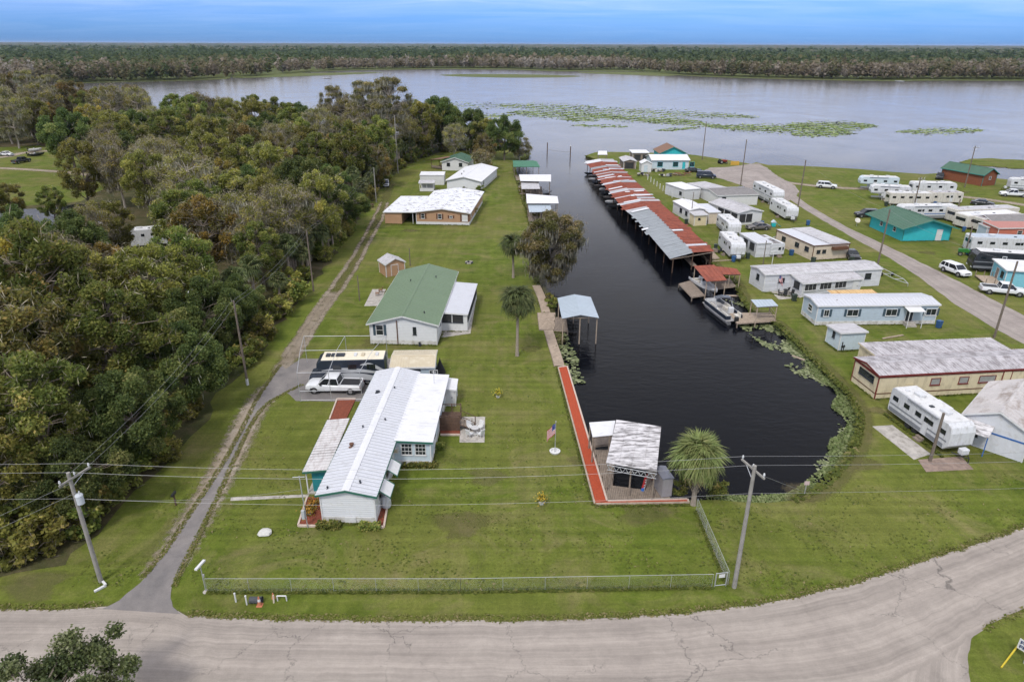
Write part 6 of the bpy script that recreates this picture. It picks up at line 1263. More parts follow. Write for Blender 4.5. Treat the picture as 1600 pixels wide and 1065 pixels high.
# bins beside the trailers
BINM = [mat('dark bin plastic', (.035, .05, .04), .5, var=.15), mat('blue bin plastic', (.03, .09, .22), .5, var=.15)]
for k, (x, y) in enumerate([(1168, 404), (1236, 399), (1270, 411), (1146, 409), (1118, 390), (1262, 352), (1330, 410), (1402, 347), (1498, 346), (1505, 362), (1545, 378), (1512, 398), (1384, 322), (1460, 322), (1072, 350), (1190, 353), (1240, 470), (1466, 512)]):
    o = thing('rubbish_bin', ('blue' if k % 2 else 'dark green') + ' wheeled rubbish bin standing beside a camp trailer or home', 'bin', g(x, y), .3 * k, ('blue' if k % 2 else 'green') + ' bins in the camp'); m = MB(); m.loft([[(-.22, -.25, .05), (.22, -.25, .05), (.22, .25, .05), (-.22, .25, .05)], [(-.28, -.32, .95), (.28, -.32, .95), (.28, .34, .95), (-.28, .34, .95)]]); m.build('body', BINM[k % 2], o); m = MB(); m.prism([(-.34, .955), (.36, .955), (.36, 1.0), (0, 1.06), (-.34, 1.0)], -.3, .3, 'x'); m.build('lid', BINM[k % 2], o); m = MB(); m.tube((-.25, .28, .1), (.25, .28, .1), .1, .1, 8); m.build('axle', BLACKM, o)
trailer('white camper half hidden beside the motorhome in the left wood', (262, 372), (300, 366), 2.5, 3.0, 'travel', None, None, wins=4)
trailer('grey camper half hidden near the side canal in the left wood', (150, 372), (190, 369), 2.5, 2.9, 'travel', FIBERB, None, wins=3)
# ------------------------------------------------------------------ boathouses, docks, boats
def planks(name, outline, z, m, parent=None, step=.16, ang=None, t=.05, gap=.02):
    """deck boards laid across an outline (list of xy), joined: too fine to pick apart from here"""
    P = [Vector(p[:2]) for p in outline]; d = (P[1] - P[0]).normalized() if ang is None else Vector((math.cos(ang), math.sin(ang))); n = Vector((-d.y, d.x)); b = MB(); r = random.Random(3)
    lo_ = min(p.dot(d) for p in P); hi = max(p.dot(d) for p in P); s_ = lo_
    while s_ < hi:
        c = s_ + step / 2; xs = []
        for i in range(len(P)):
            a, e = P[i], P[(i+1) % len(P)]; da, de = a.dot(d) - c, e.dot(d) - c
            if da * de < 0: q = a.lerp(e, da / (da - de)); xs.append(q.dot(n))
        xs.sort()
        for k in range(0, len(xs) - 1, 2):
            a0 = d * (c - step/2 + gap/2) + n * xs[k]; a1 = d * (c + step/2 - gap/2) + n * xs[k]; b1 = d * (c + step/2 - gap/2) + n * xs[k+1]; b0 = d * (c - step/2 + gap/2) + n * xs[k+1]; zz = z + r.uniform(-.006, .006)
            b.sheet([(a0.x, a0.y, zz), (a1.x, a1.y, zz), (b1.x, b1.y, zz), (b0.x, b0.y, zz)], t)
        s_ += step
    o = b.build(name, m, parent); return o
def canopy(name, label, C, z, rm, cat='boathouse', posts=((0, 0), (1, 0), (1, 1), (0, 1)), base=-1.4, pm=None, ridge=None, rise=.5, seam=.5, trim=None, drop=(0, 0, 0, 0), t=.06, axis='depth', pr=.07):
    """open roof on posts. C: roof corners near-left, near-right, far-right, far-left in the picture at height z"""
    W = [g(x, y, z + dz) for (x, y), dz in zip(C, drop)]; c = (W[0] + W[1] + W[2] + W[3]) / 4; c.z = 0; o = thing(name, label, cat, c); L_ = [p - c for p in W]; pm = pm or WOODM
    def at(u, v): return L_[0].lerp(L_[1], u).lerp(L_[3].lerp(L_[2], u), v)
    quads = [(0, 1, 0, 1)]; b = MB(); sm = MB()
    def slab(p):
        b.sheet([q + Vector((0, 0, t)) for q in p], t)
        n = max(1, int((p[1] - p[0]).length / seam)) if seam else 0
        for i in range(1, n):
            a = p[0].lerp(p[1], i / n) + Vector((0, 0, t)); e = p[3].lerp(p[2], i / n) + Vector((0, 0, t)); s_ = (p[1] - p[0]).normalized() * .025; up_ = Vector((0, 0, .03)); dn = Vector((0, 0, -.01)); sm.add([a - s_ + dn, a + s_ + dn, e + s_ + dn, e - s_ + dn, a - s_*.5 + up_, a + s_*.5 + up_, e + s_*.5 + up_, e - s_*.5 + up_], [(4, 5, 6, 7), (0, 1, 5, 4), (1, 2, 6, 5), (2, 3, 7, 6), (3, 0, 4, 7)])
    if ridge == 'depth':
        m0 = at(.5, 0) + Vector((0, 0, rise)); m1 = at(.5, 1) + Vector((0, 0, rise)); slab([L_[0], L_[3], m1, m0]); slab([L_[2], L_[1], m0, m1])
    elif ridge == 'width':
        m0 = at(0, .5) + Vector((0, 0, rise)); m1 = at(1, .5) + Vector((0, 0, rise)); slab([L_[1], L_[0], m0, m1]); slab([L_[3], L_[2], m1, m0])
    else: slab([L_[0], L_[1], L_[2], L_[3]])
    ro = b.build('roof', rm, o)
    if sm.v: tag(sm.build('roof_seams', rm, ro), kind='stuff')
    for (u, v) in posts:
        uu = .04 + .92 * u; vv = .04 + .92 * v; p = at(uu, vv); pb = MB(); pb.tube((p.x, p.y, base), (p.x, p.y, p.z - .02), pr, pr, 8); pb.build('post', pm, o)
    for v in (.05, .95): a_, b_ = at(.03, v), at(.97, v); bb = MB(); bb.tube(a_ - Vector((0, 0, .10)), b_ - Vector((0, 0, .10)), .06, .06, 4); bb.build('beam', pm, o)
    for u in (.05, .95): a_, b_ = at(u, .05), at(u, .95); bb = MB(); bb.tube(a_ - Vector((0, 0, .11)), b_ - Vector((0, 0, .11)), .05, .05, 4); bb.build('beam', pm, o)
    return o, L_, at
six = ((0, 0), (.5, 0), (1, 0), (1, 1), (.5, 1), (0, 1))
canopy('boat_shelter', 'boathouse roof streaked black and white over the near slip', [(947, 723), (1026, 737), (1033, 667), (963, 656)], 3.0, R_STAIN, seam=1.0, posts=six)
canopy('side_canopy', 'clean white flat canopy adjoining the stained boathouse roof', [(926, 683), (957, 680), (961.5, 657.5), (920.5, 660.5)], 2.7, R_CHALK, seam=0, posts=((0, 0), (0, 1), (.9, 0)))
bo, BL, bat = canopy('blue_boathouse', 'open boathouse under a blue grey gable roof beside the boardwalk', [(878, 498), (936, 497), (923, 464.5), (871, 466)], 3.0, R_BLUE, ridge='depth', rise=.45, seam=.45, posts=six, pm=WOODL)
canopy('green_boathouse', 'boathouse with green roof at the river mouth of the canal', [(802, 261), (844, 261), (834, 251), (801, 251)], 2.9, R_EMERALD, ridge='width', rise=.6, seam=.6, posts=six)
canopy('white_boathouse', 'boathouse with white flat roof next to the green boathouse', [(813, 283), (861, 284), (861, 273), (811, 273)], 3.2, R_CHALK, seam=0, posts=six)
canopy('grey_boathouse', 'lower grey roof in front of the white flat boathouse', [(815, 295.5), (844, 295.5), (841, 284), (814, 283)], 2.7, R_LGREY, seam=.6, posts=six)
canopy('broad_white_boathouse', 'broad white roofed boathouse next to the blue sloped one', [(823, 318), (873, 318), (871, 307), (822, 303)], 3.0, R_CHALK, seam=0, posts=six)
canopy('pale_blue_boathouse', 'boathouse with pale blue sloping roof behind the mossy cypress', [(827, 332), (862, 331), (859.5, 318.5), (824.5, 318.5)], 2.6, R_BLUE, seam=.5, posts=six)
canopy('river_shelter', 'tiny white-topped shelter standing in water off the rusty boathouse', [(934, 242), (949, 242), (948, 236), (935, 236)], 3.4, R_CHALK, seam=0)
for lst, lb in (([(806, 282), (836, 282), (836, 274), (805, 274)], 'plank dock under the green boathouse'), ([(812, 304), (848, 305), (846, 292), (810, 292)], 'plank dock under the white flat boathouse'), ([(826, 346), (850, 346), (848, 330), (824, 330)], 'plank dock under the pale blue boathouse')):
    W = px(lst); o = thing('dock', lb, 'dock', W[0]); planks('planks', [p - W[0] for p in W], .12, WOODM, o); tag(o.children[0], kind='stuff')
    for p in W: q = p - W[0]; m = MB(); m.tube((q.x, q.y, -1.4), (q.x, q.y, .05), .09, .09, 6); m.build('pile', WOODM, o)
# long rusty boathouse, sheet by sheet
def rusty_boathouse():
    z = 2.0; Lf = [g(*p, z) for p in [(1048, 404), (994, 341), (974, 325), (940, 283), (915, 252)]]; Rt = [g(*p, z) for p in [(1116, 392.5), (1052, 334), (1040, 324), (988, 278.5), (958, 248.5)]]
    nn = 104; A = resample(Lf, nn); Bq = resample(Rt, nn); base = Vector((A[0].x, A[0].y, 0)); o = thing('long_boathouse', 'long patchwork boathouse of rusted and grey roof sheets along the canal', 'boathouse', base); r = random.Random(12)
    rusty = R_RUST
    for i in range(nn - 1):
        near = i < 36
        f = i / (nn - 1); spans = [(0, .52), (.50, 1.0)]
        mrow = r.random()
        for k, (u0, u1) in enumerate(spans):
            zz = z + (.0 if k else .0) + r.uniform(-.015, .015)
            if near: mt = (R_ZINC if i < 34 else R_LGREY) if k == 0 else (rusty if r.random() < .975 else R_WHITE)
            else:
                q = r.random(); pat = math.sin(i * .55) + .6 * math.sin(i * 1.31 + 1 + k)
                mt = (rusty if pat > -.62 else R_LGREY if q < .45 else R_ZINC if q < .75 else R_WHITE) if q > .09 else R_WHITE
                if i > 98: mt = R_CHALK if k == 0 else R_LGREY
            e0 = -.02 if k == 0 and r.random() < .8 else (-.08 if k == 0 else 0); e1 = (.06 if k and r.random() < .2 else 0)
            def P(t, u, dz):
                a = A[i].lerp(A[i+1], t); b = Bq[i].lerp(Bq[i+1], t); q = a.lerp(b, u); cz = .42 * (1 - abs(u - .5) * 2); return Vector((q.x - base.x, q.y - base.y, zz + cz + dz))
            lap = .03 * (1 if (i + k) % 2 else 0); b = MB(); t = .03
            b.sheet([P(0, u0 + e0, lap), P(0, u1 + e1, lap), P(1.06, u1 + e1, lap), P(1.06, u0 + e0, lap)], t)
            # two ribs pressed in each sheet
            for tt in (.25, .75): b.sheet([P(tt - .04, u0 + e0, lap + .022), P(tt - .04, u1 + e1, lap + .022), P(tt + .04, u1 + e1, lap + .022), P(tt + .04, u0 + e0, lap + .022)], .03)
            b.build('roof_sheet', mt, o)
        if i % 6 == 0:
            for u in (.06, .5, .93): p = A[i].lerp(Bq[i], u); m = MB(); m.tube((p.x - base.x, p.y - base.y, -1.4), (p.x - base.x, p.y - base.y, z + .3 * (1 - abs(u-.5)*2)), .09, .09, 6); m.build('post', WOODD, o)  # post colour taken darker to imitate the shade under the roof
        if i % 3 == 0 and i + 3 < nn: p = A[i].lerp(Bq[i], .96) - base.to_2d(); q = A[i+3].lerp(Bq[i+3], .96) - base.to_2d(); m = MB(); m.add([(p.x, p.y, -.9), (q.x, q.y, -.9), (q.x, q.y, 1.75), (p.x, p.y, 1.75), (p.x + .05, p.y, -.9), (q.x + .05, q.y, -.9), (q.x + .05, q.y, 1.75), (p.x + .05, p.y, 1.75)], [(0, 1, 2, 3), (4, 5, 6, 7), (0, 1, 5, 4), (3, 2, 6, 7)]); m.build('shade_board', WOODD, o)  # dark boards added to blacken the shade beneath the roof
        if i % 12 == 0: p, q = A[i] - base.to_2d(), Bq[i] - base.to_2d(); m = MB(); m.tube((p.x, p.y, z - .15), (q.x, q.y, z - .15), .07, .07, 4); m.build('beam', WOODM, o)
    # odd boards lying across the roof
    for (i, u0, u1, mt) in ((14, .50, .78, R_CHALK), (33, .05, .5, R_CHALK), (19, -.10, .06, R_CHALK), (42, .1, .55, R_CHALK), (47, .4, .95, R_CHALK), (52, .35, .9, R_CHALK), (58, .0, .4, R_CHALK), (66, .3, .8, R_BLUE), (72, .15, .7, R_CHALK), (84, .3, .9, R_BLUE), (90, .5, .95, R_CHALK)):
        a, b_ = A[i], A[i+1]; a2, b2 = Bq[i], Bq[i+1]; q = [a.lerp(a2, u0), a.lerp(a2, u1), b_.lerp(b2, u1), b_.lerp(b2, u0)]; m = MB(); m.sheet([(p.x - base.x, p.y - base.y, z + .52 - .42 * abs((u0 if j in (0, 3) else u1) - .5) * 2 + .06) for j, p in enumerate(q)], .03); m.build('loose_sheet', mt, o)
    wl = MB(); n0 = 0
    a = [A[i].lerp(Bq[i], .5) - base.to_2d() for i in (0, 40, 75, 103)]
    for p, q in zip(a[:-1], a[1:]): wl.add([(p.x, p.y, .15), (q.x, q.y, .15), (q.x + .9, q.y, .15), (p.x + .9, p.y, .15)], [(0, 1, 2, 3)])
    for p, q in zip(a[:-1], a[1:]): wl.sheet([(p.x, p.y, .1), (q.x, q.y, .1), (q.x + .9, q.y, .1), (p.x + .9, p.y, .1)], .08)
    wl.build('catwalk', WOODM, o)
    return A, Bq
LA, LB = rusty_boathouse()
canopy('small_rusty_boathouse', 'small rusted sheet roof over a white boat on the canal edge', [(1104, 440), (1136, 438), (1116, 414), (1084, 416)], 2.3, R_RUST, seam=.6, posts=six, pm=WOODL)
canopy('rusty_lean_to', 'low rusted lean-to roof joined to the small rusty boathouse', [(1123, 429), (1158, 429), (1151, 420), (1116, 416)], 2.0, R_RUST, seam=.6, posts=((1, 0), (1, 1), (.5, 0)), base=0, pm=WOODL)
gz, GL, gat = canopy('dock_gazebo', 'little dock gazebo with pale blue roof beside the pontoon boat', [(1183, 480), (1216, 478), (1206, 468), (1173, 468.5)], 2.3, R_BLUE, 'gazebo', seam=.5, base=-.8, pm=WOODL)
gp = [g(x, y) for x, y in [(1186, 503), (1211, 502), (1203, 490), (1178, 490)]]; c = gz.location
for i, (a, b_) in enumerate(zip(gp, gp[1:] + gp[:1])):
    if i == 3: continue
    m = MB(); m.tube((a.x - c.x, a.y - c.y, .95), (b_.x - c.x, b_.y - c.y, .95), .05, .05, 4); m.tube((a.x - c.x, a.y - c.y, .5), (b_.x - c.x, b_.y - c.y, .5), .04, .04, 4); m.build('railing', WOODL, gz)
def dock(label, lst, z=.12, m=WOODM, ang=None, rail=False):
    W = px(lst); o = thing('dock', label, 'dock', W[0]); pl = planks('planks', [p - W[0] for p in W], z, m, o, ang=ang); tag(pl, kind='stuff')
    for i, p in enumerate(W):
        q = p - W[0]; mm = MB(); mm.tube((q.x, q.y, -1.4), (q.x, q.y, z - .06), .09, .09, 6); mm.build('pile', WOODM, o)
        e = W[(i+1) % len(W)] - W[0]; mm = MB(); mm.tube((q.x, q.y, z - .14), (e.x, e.y, z - .14), .07, .07, 4); mm.build('joist', WOODM, o)
    return o
dock('grey plank dock jutting out beside the small rusty boathouse', [(1061, 444), (1081, 465), (1101, 462), (1079, 439)]); dock('plank dock running back under the small rusty boathouse', [(1118, 452), (1150, 448), (1140, 436), (1112, 440)])
dock('pale plank dock between the pontoon boat and the gazebo', [(1152, 506), (1212, 502), (1204, 489), (1139, 490)], m=WOODL)
dock('board ramp at the near end of the rusty boathouse', [(1104, 408), (1124, 404), (1114, 394), (1098, 397)], m=WOODL)
# boardwalk and landing on the left bank
def boardwalk(label, path, w_):
    P = resample(curve(px(path), 5), 60); a_, b_ = offs(P, w_/2, w_/2); o = thing('boardwalk', label, 'boardwalk', (P[0].x, P[0].y, 0)); b = MB(); r = random.Random(5); base = P[0]
    N_ = int(sum((p - q).length for p, q in zip(P[:-1], P[1:])) / .17); A_ = resample(a_, N_); B_ = resample(b_, N_)
    for i in range(N_ - 1):
        e = .88; zz = .16 + r.uniform(-.008, .008); q = [A_[i], A_[i].lerp(A_[i+1], e), B_[i].lerp(B_[i+1], e), B_[i]]; b.sheet([(p.x - base.x, p.y - base.y, zz) for p in q], .05)
    tag(b.build('planks', WOODL, o), kind='stuff')
    for side in (A_, B_):
        m = MB(); S = resample(side, 12)
        for p, q in zip(S[:-1], S[1:]): m.tube((p.x - base.x, p.y - base.y, .06), (q.x - base.x, q.y - base.y, .06), .06, .06, 4)
        m.build('stringer', WOODM, o)
boardwalk('narrow plank boardwalk from the landing up to the mossy cypress', [(838, 447), (843, 458), (848, 471), (853, 489)], 1.15)
boardwalk('narrow plank boardwalk between the landing and the red mulch walk', [(857, 517), (864, 540), (870, 558), (874, 573)], 1.15)
dock('square plank landing on the boardwalk by the blue boathouse', [(843, 516), (866, 516), (867, 490), (840, 490)], .17, WOODL); dock('plank dock under the blue boathouse roof', [(866, 517), (887, 518), (884, 497), (868, 497)], .15, WOODM)
# near slip: deck round the slip
dk = px([(929, 704), (950, 782), (1046, 780), (1043, 750), (1030, 735), (1014, 735), (1009, 767), (956, 760), (962, 704)]); o = thing('slip_deck', 'weathered grey plank deck wrapped round the near boat slip', 'deck', dk[0]); pl = planks('planks', [p - dk[0] for p in dk], .14, WOODM, o, .15, R(-3)); tag(pl, kind='stuff')
for i, p in enumerate(dk):
    q = p - dk[0]; e = dk[(i+1) % len(dk)] - dk[0]; mm = MB(); mm.tube((q.x, q.y, -1.5), (q.x, q.y, .06), .1, .1, 6); mm.build('pile', WOODM, o); mm = MB(); mm.box(0, 1, 0, 1, 0, 1) if 0 else mm.tube((q.x, q.y, .02), (e.x, e.y, .02), .07, .07, 4); mm.build('joist', WOODM, o)
dock('timber work shelf under the clean white canopy', [(929, 703), (958, 700), (956, 684), (926, 686)], .5, WOODM)
tr_ = MB(); a, b_ = g(949, 726, 2.9), g(1026, 740, 2.9); n = 8; cc = a.copy(); cc.z = 0; to = thing('roof_truss', 'white zigzag truss under the front edge of the stained boathouse roof', 'truss', cc)
for i in range(n): p, q = a.lerp(b_, i / n) - cc, a.lerp(b_, (i+1) / n) - cc; mid = (p + q) / 2 - Vector((0, 0, .45)); tr_.tube(p, mid, .025); tr_.tube(mid, q, .025); tr_.tube(p - Vector((0, 0, .45)), q - Vector((0, 0, .45)), .025); tr_.tube(p, q, .025)
tr_.build('truss', GALV, to)
# red mulch walk with timber edging along the sea wall
MULCH = mat('red mulch', (0.36, 0.060, 0.022), 0.95, var=0.45, scale=9, bump=0.9, bscale=22)
DULLMULCH = mat('faded red mulch', (0.20, 0.055, 0.030), 0.95, var=0.45, scale=7, bump=0.9, bscale=22)
def mulch(label, lst, edges, h=.10, mm=None):
    W = px(lst); o = thing('mulch_bed', label, 'mulch bed', W[0]); b = MB(); b.sheet([p - W[0] + Vector((0, 0, h)) for p in W], h + .0); b.build('mulch', mm or (MULCH if 'walk' in label or 'slip' in label else DULLMULCH), o)
    for i, mt in edges:
        p = W[i] - W[0]; q = W[(i+1) % len(W)] - W[0]; d = (q - p); M = Matrix.Rotation(math.atan2(d.y, d.x), 3, 'Z'); n = max(1, int(d.length / 2.4))
        for k in range(n): c = p.lerp(q, (k + .5) / n); m = MB(); m.obox((c.x, c.y, .07), (d.length / n - .02, .14, .20), M); m.build('border_board', mt, o)
PINK = mat('pale timber edging', (0.52, 0.42, 0.35), .85, var=.15)
mulch('long red mulch walk edged with pale boards beside the sea wall', [(929, 788), (948, 783), (886, 573), (872, 575)], [(1, PINK), (3, WOODL), (2, PINK)]); mulch('short red mulch strip behind the slip deck', [(931, 788.5), (1076, 786), (1074, 781), (949.5, 784)], [(0, WOODL), (2, PINK), (1, PINK)])
mulch('red mulch bed beside the back of the white mobile home', [(515, 656), (541, 656), (556, 624), (527, 624)], [(3, PINK), (2, PINK)]); mulch('red mulch bed with garden ornaments at the end of the white mobile home', [(466, 822), (504, 823), (502, 776), (480, 778)], [(0, PINK), (3, PINK)])
mulch('narrow mulch bed between the white wall and the propane tank', [(590, 824), (600, 824), (607, 782), (592, 782)], [(0, PINK), (1, PINK)]); mulch('red mulch bed under the brown deck', [(688, 680), (719, 680), (719, 672), (688, 672)], [(0, PINK)])
# sea wall under the mulch walk
W = px([(949, 783), (886, 573)]); so = thing('sea_wall', 'timber sea wall holding the red mulch walk above the dark canal', 'wall', W[0]); d = W[1] - W[0]; n = int(d.length / 1.2); M = Matrix.Rotation(math.atan2(d.y, d.x), 3, 'Z'); nv = Vector((d.y, -d.x, 0)).normalized()
for k in range(n): c = d * ((k + .5) / n) + nv * .06; m = MB(); m.obox((c.x, c.y, -.45), (d.length / n - .02, .08, 1.1), M); m.build('wall_board', WOODM, so)

# boats
def hull_boat(label, P, Q, w_=2.0, hm=None, name='motorboat', cover=None, z=WATER_Z, group=None):
    a, b = g(*P, z), g(*Q, z); d = b - a; Ln = d.length; o = thing(name, label, 'boat', Vector((a.x, a.y, z)), math.atan2(d.y, d.x), group); hm = hm or FIBER; m = MB(); rings = []
    for t, ww, zk, zs in ((0, .92, 0, .62), (.3, 1.0, -.05, .62), (.6, .92, 0, .68), (.82, .62, .12, .76), (.95, .22, .35, .82), (1, .03, .55, .85)):
        x = Ln * t; h_ = w_/2 * ww; rings.append([(x, h_, zs), (x, h_ * .92, zk + .22), (x, 0, zk - .1), (x, -h_ * .92, zk + .22), (x, -h_, zs), (x, -h_ * .86, zs - .02), (x, -h_ * .8, .32 if t < .65 else zs - .04), (x, h_ * .8, .32 if t < .65 else zs - .04), (x, h_ * .86, zs - .02)])
    m.loft(rings); m.build('hull', hm, o, True)
    s_ = MB(); s_.box(Ln * .38, Ln * .46, -.35, .35, .32, .95); s_.build('console', FIBER, o, bevel=.05); ws = MB(); ws.add([(Ln * .47, -.4, .93), (Ln * .47, .4, .93), (Ln * .44, .34, 1.25), (Ln * .44, -.34, 1.25)], [(0, 1, 2, 3)]); ws.build('windscreen', CARGLASS, o)
    for x in (.12, .28): q = MB(); q.box(Ln * x, Ln * x + .45, -.5, .5, .32, .62); q.build('seat', cover or FIBERB, o, bevel=.05)
    om = MB(); om.box(-.42, -.08, -.18, .18, .55, 1.05); om.box(-.30, -.12, -.07, .07, -.3, .56); om.build('outboard_motor', BLACKM, o, bevel=.05)
    return o
hull_boat('white open boat on a lift under the small rusted roof', (1084, 437), (1120, 461), 2.1, z=.05)
r3 = random.Random(6)
for k in range(10):
    i = 50 + k * 5; a = LA[min(i, 102)]; b_ = LB[min(i, 102)]; ax = (b_ - a).normalized(); st = a + ax * 3.6; bw = a - ax * (.6 + r3.uniform(0, 1.1)); hb = None
    o = thing('moored_boat', 'small dark motorboat moored under the far part of the rusty boathouse', 'boat', (st.x, st.y, WATER_Z), math.atan2((bw - st).y, (bw - st).x), 'boats moored under the rusty boathouse'); Ln = (bw - st).length; m = MB(); rings = []
    for t, ww, zk, zs in ((0, .92, 0, .6), (.5, 1.0, -.05, .62), (.8, .65, .1, .72), (1, .04, .5, .8)): x = Ln * t; h_ = .95 * ww; rings.append([(x, h_, zs), (x, h_ * .9, zk + .2), (x, 0, zk - .1), (x, -h_ * .9, zk + .2), (x, -h_, zs)])
    m.loft(rings); m.build('hull', [PAINT['dark'], FIBER, PAINT['grey']][k % 3], o, True); q = MB(); q.box(Ln * .3, Ln * .42, -.3, .3, .5, 1.1); q.build('console', PLASTIC, o); q = MB(); q.box(-.35, -.05, -.15, .15, .4, 1.0); q.build('outboard_motor', BLACKM, o)
# pontoon boat
a, b_ = g(1148, 507, WATER_Z), g(1108, 476, WATER_Z); d = b_ - a; Ln = d.length; po = thing('pontoon_boat', 'silver pontoon boat with blue bimini tied at the pale dock', 'boat', Vector((a.x, a.y, WATER_Z)), math.atan2(d.y, d.x))
for y in (-.85, .85):
    m = MB(); m.loft([[(x, y + r_ * math.cos(t), .18 + zo + r_ * math.sin(t)) for t in [i * math.pi / 5 for i in range(10)]] for x, r_, zo in ((0, .30, 0), (Ln * .85, .30, 0), (Ln * .95, .22, .08), (Ln, .05, .2))]); m.build('pontoon', RIM, po, True)
m = MB(); m.box(0, Ln - .25, -1.25, 1.25, .50, .58); m.build('deck', mat('grey carpet', (.30, .29, .28), .95, var=.15), po)
rail = [(0.4, -1.2), (Ln - .8, -1.2), (Ln - .35, -.8), (Ln - .35, .8), (Ln - .8, 1.2), (.4, 1.2), (.4, .5)]
for p, q in zip(rail[:-1], rail[1:]):
    m = MB(); m.tube((p[0], p[1], 1.18), (q[0], q[1], 1.18), .03); m.build('rail', GALV, po); v = Vector((q[0] - p[0], q[1] - p[1], 0)); m = MB(); m.obox(((p[0]+q[0])/2, (p[1]+q[1])/2, .86), (v.length, .03, .52), Matrix.Rotation(math.atan2(v.y, v.x), 3, 'Z')); m.build('fence_panel', FIBER if abs(p[1]) < 1 else PAINT['navy'], po)
for bx_ in ((.6, 1.9, .45, 1.12), (.6, 1.5, -1.12, -.45), (3.6, 5.2, .5, 1.12), (3.6, 5.2, -1.12, -.5)): m = MB(); m.box(bx_[0], min(bx_[1], Ln - .6), bx_[2], bx_[3], .58, .98); y0 = bx_[3] - .15 if bx_[3] > 0 else bx_[2]; m.box(bx_[0], min(bx_[1], Ln - .6), y0, y0 + .15, .985, 1.35); m.build('seat', FIBERB, po, bevel=.04)
m = MB(); m.box(2.4, 2.9, -1.0, -.3, .58, 1.45); m.build('console', FIBER, po, bevel=.05)
for s_ in (-1, 1): m = MB(); m.tube((3.0, s_*1.2, 1.18), (4.4, s_*1.15, 2.5), .03); m.tube((3.4, s_*1.2, 1.18), (3.6, s_*1.15, 2.45), .025); m.build('bimini_frame', GALV, po)
m = MB(); m.loft([[(3.7, -1.15, 2.42), (3.7, 0, 2.55), (3.7, 1.15, 2.42), (3.7, 1.12, 2.36), (3.7, 0, 2.49), (3.7, -1.12, 2.36)], [(4.7, -1.15, 2.46), (4.7, 0, 2.6), (4.7, 1.15, 2.46), (4.7, 1.12, 2.40), (4.7, 0, 2.54), (4.7, -1.12, 2.40)]]); m.build('bimini', PAINT['navy'], po)
m = MB(); m.box(-.5, -.05, -.25, .25, .55, 1.2); m.box(-.35, -.1, -.09, .09, -.3, .56); m.build('outboard_motor', BLACKM, po, bevel=.06)
# boats out on the river and in the clearing
hull_boat('white cruiser under way far out on the river', (505, 123), (518, 122.5), 3.2, None, 'river_boat'); hull_boat('pale cruiser anchored along the far wooded bank', (1412, 127.5), (1398, 127.5), 3.4, None, 'river_boat')
hull_boat('dark pontoon craft parked on the grass in the woodland clearing', (44, 243), (70, 242), 2.4, PAINT['dark'], 'parked_boat', z=.3); hull_boat('white boat parked under the clearing trees', (45, 236), (66, 235), 2.2, None, 'parked_boat', z=.3)
hull_boat('white boat moored under the white flat boathouse', (838, 303), (862, 302), 2.1); hull_boat('dark boat moored beside the grey boathouse roof', (812, 292), (826, 300), 1.8, PAINT['grey'])
# driftwood boards in the water
for lst, lb in (([(1134, 462), (1176, 463)], 'long pale board floating by the plank docks'),): a, b_ = px(lst, WATER_Z + .06); m = MB(); m.tube((0, 0, 0), tuple(b_ - a), .16, .12, 6); o = m.build('floating_log', WOODL); o.location = a; tag(o, lb, 'log')
# ------------------------------------------------------------------ poles, wires, fence, yard things
POLEW = mat('creosote pole', (0.155, 0.125, 0.100), 0.9, var=0.3, scale=2, bump=0.4, bscale=10); POLEG = mat('silvered pole', (0.27, 0.255, 0.23), 0.9, var=0.25, scale=2, bump=0.4, bscale=10)
WIRE = mat('aluminium wire', (0.30, 0.30, 0.30), 0.5, 0.3, var=0.1); PORC = mat('grey insulator', (0.55, 0.56, 0.57), 0.3, var=.1)
POLES = {}
def pole(key, label, base, ytop, arm=None, m=None, r=.15, cans=0, hh=None, guard=False):
    b = g(*base); H = hh or hgt(b, ytop); o = thing('utility_pole', label, 'utility pole', b); p = MB(); p.tube((0, 0, -.3), (0, 0, H), r, r * .72, 9); p.build('pole', m or POLEW, o, True); POLES[key] = (b, H)
    if arm:
        a, ln = arm; d = Vector((math.cos(a), math.sin(a), 0)); M = Matrix.Rotation(a, 3, 'Z'); q = MB(); c = d * ln * .12 + Vector((-d.y, d.x, 0)) * -(r * .8); q.obox((c.x, c.y, H - .45), (ln, .10, .12), M); q.build('crossarm', POLEG, o)
        for s_ in (-.46, .0, .46): t = c + d * ln * s_; q = MB(); q.lathe([(.03, H - .39), (.03, H - .28), (.07, H - .26), (.07, H - .20), (.04, H - .16), (.055, H - .12), (.02, H - .08)], (t.x, t.y, 0), 8); q.build('insulator', PORC, o)
        q = MB(); t = c + d * ln * .3; q.tube((t.x, t.y, H - .5), (0, 0, H - 1.1), .025, .025, 4); q.build('brace', GALV, o)
    for k in range(cans):
        t = Vector((.34, -.12, 0)); q = MB(); z = H - 2.3; q.lathe([(.02, z), (.23, z + .02), (.23, z + .62), (.25, z + .64), (.20, z + .72), (.05, z + .76)], t, 14); tk = q.build('transformer', mat('pale grey enamel', (.50, .53, .56), .35, var=.06), o, True); q = MB(); q.lathe([(.03, z + .7), (.05, z + .8), (.03, z + .86), (.05, z + .92), (.02, z + .98)], t + Vector((.08, 0, 0)), 8); q.build('bushing', PORC, tk)
    if guard: q = MB(); q.tube((0, 0, 0), (0, 0, .75), r + .02, r + .02, 9); q.build('base_guard', WHITEP, o)
    return o
pole('a', 'weathered pole with crossarm and grey transformer beside the driveway mouth', (158, 908), 738, (1.25, 2.3), POLEG, .16, 1); pole('b', 'weathered pole with slanted crossarm just outside the fence corner gate', (1147, 917), 727, (1.9, 2.3), POLEG, .16)
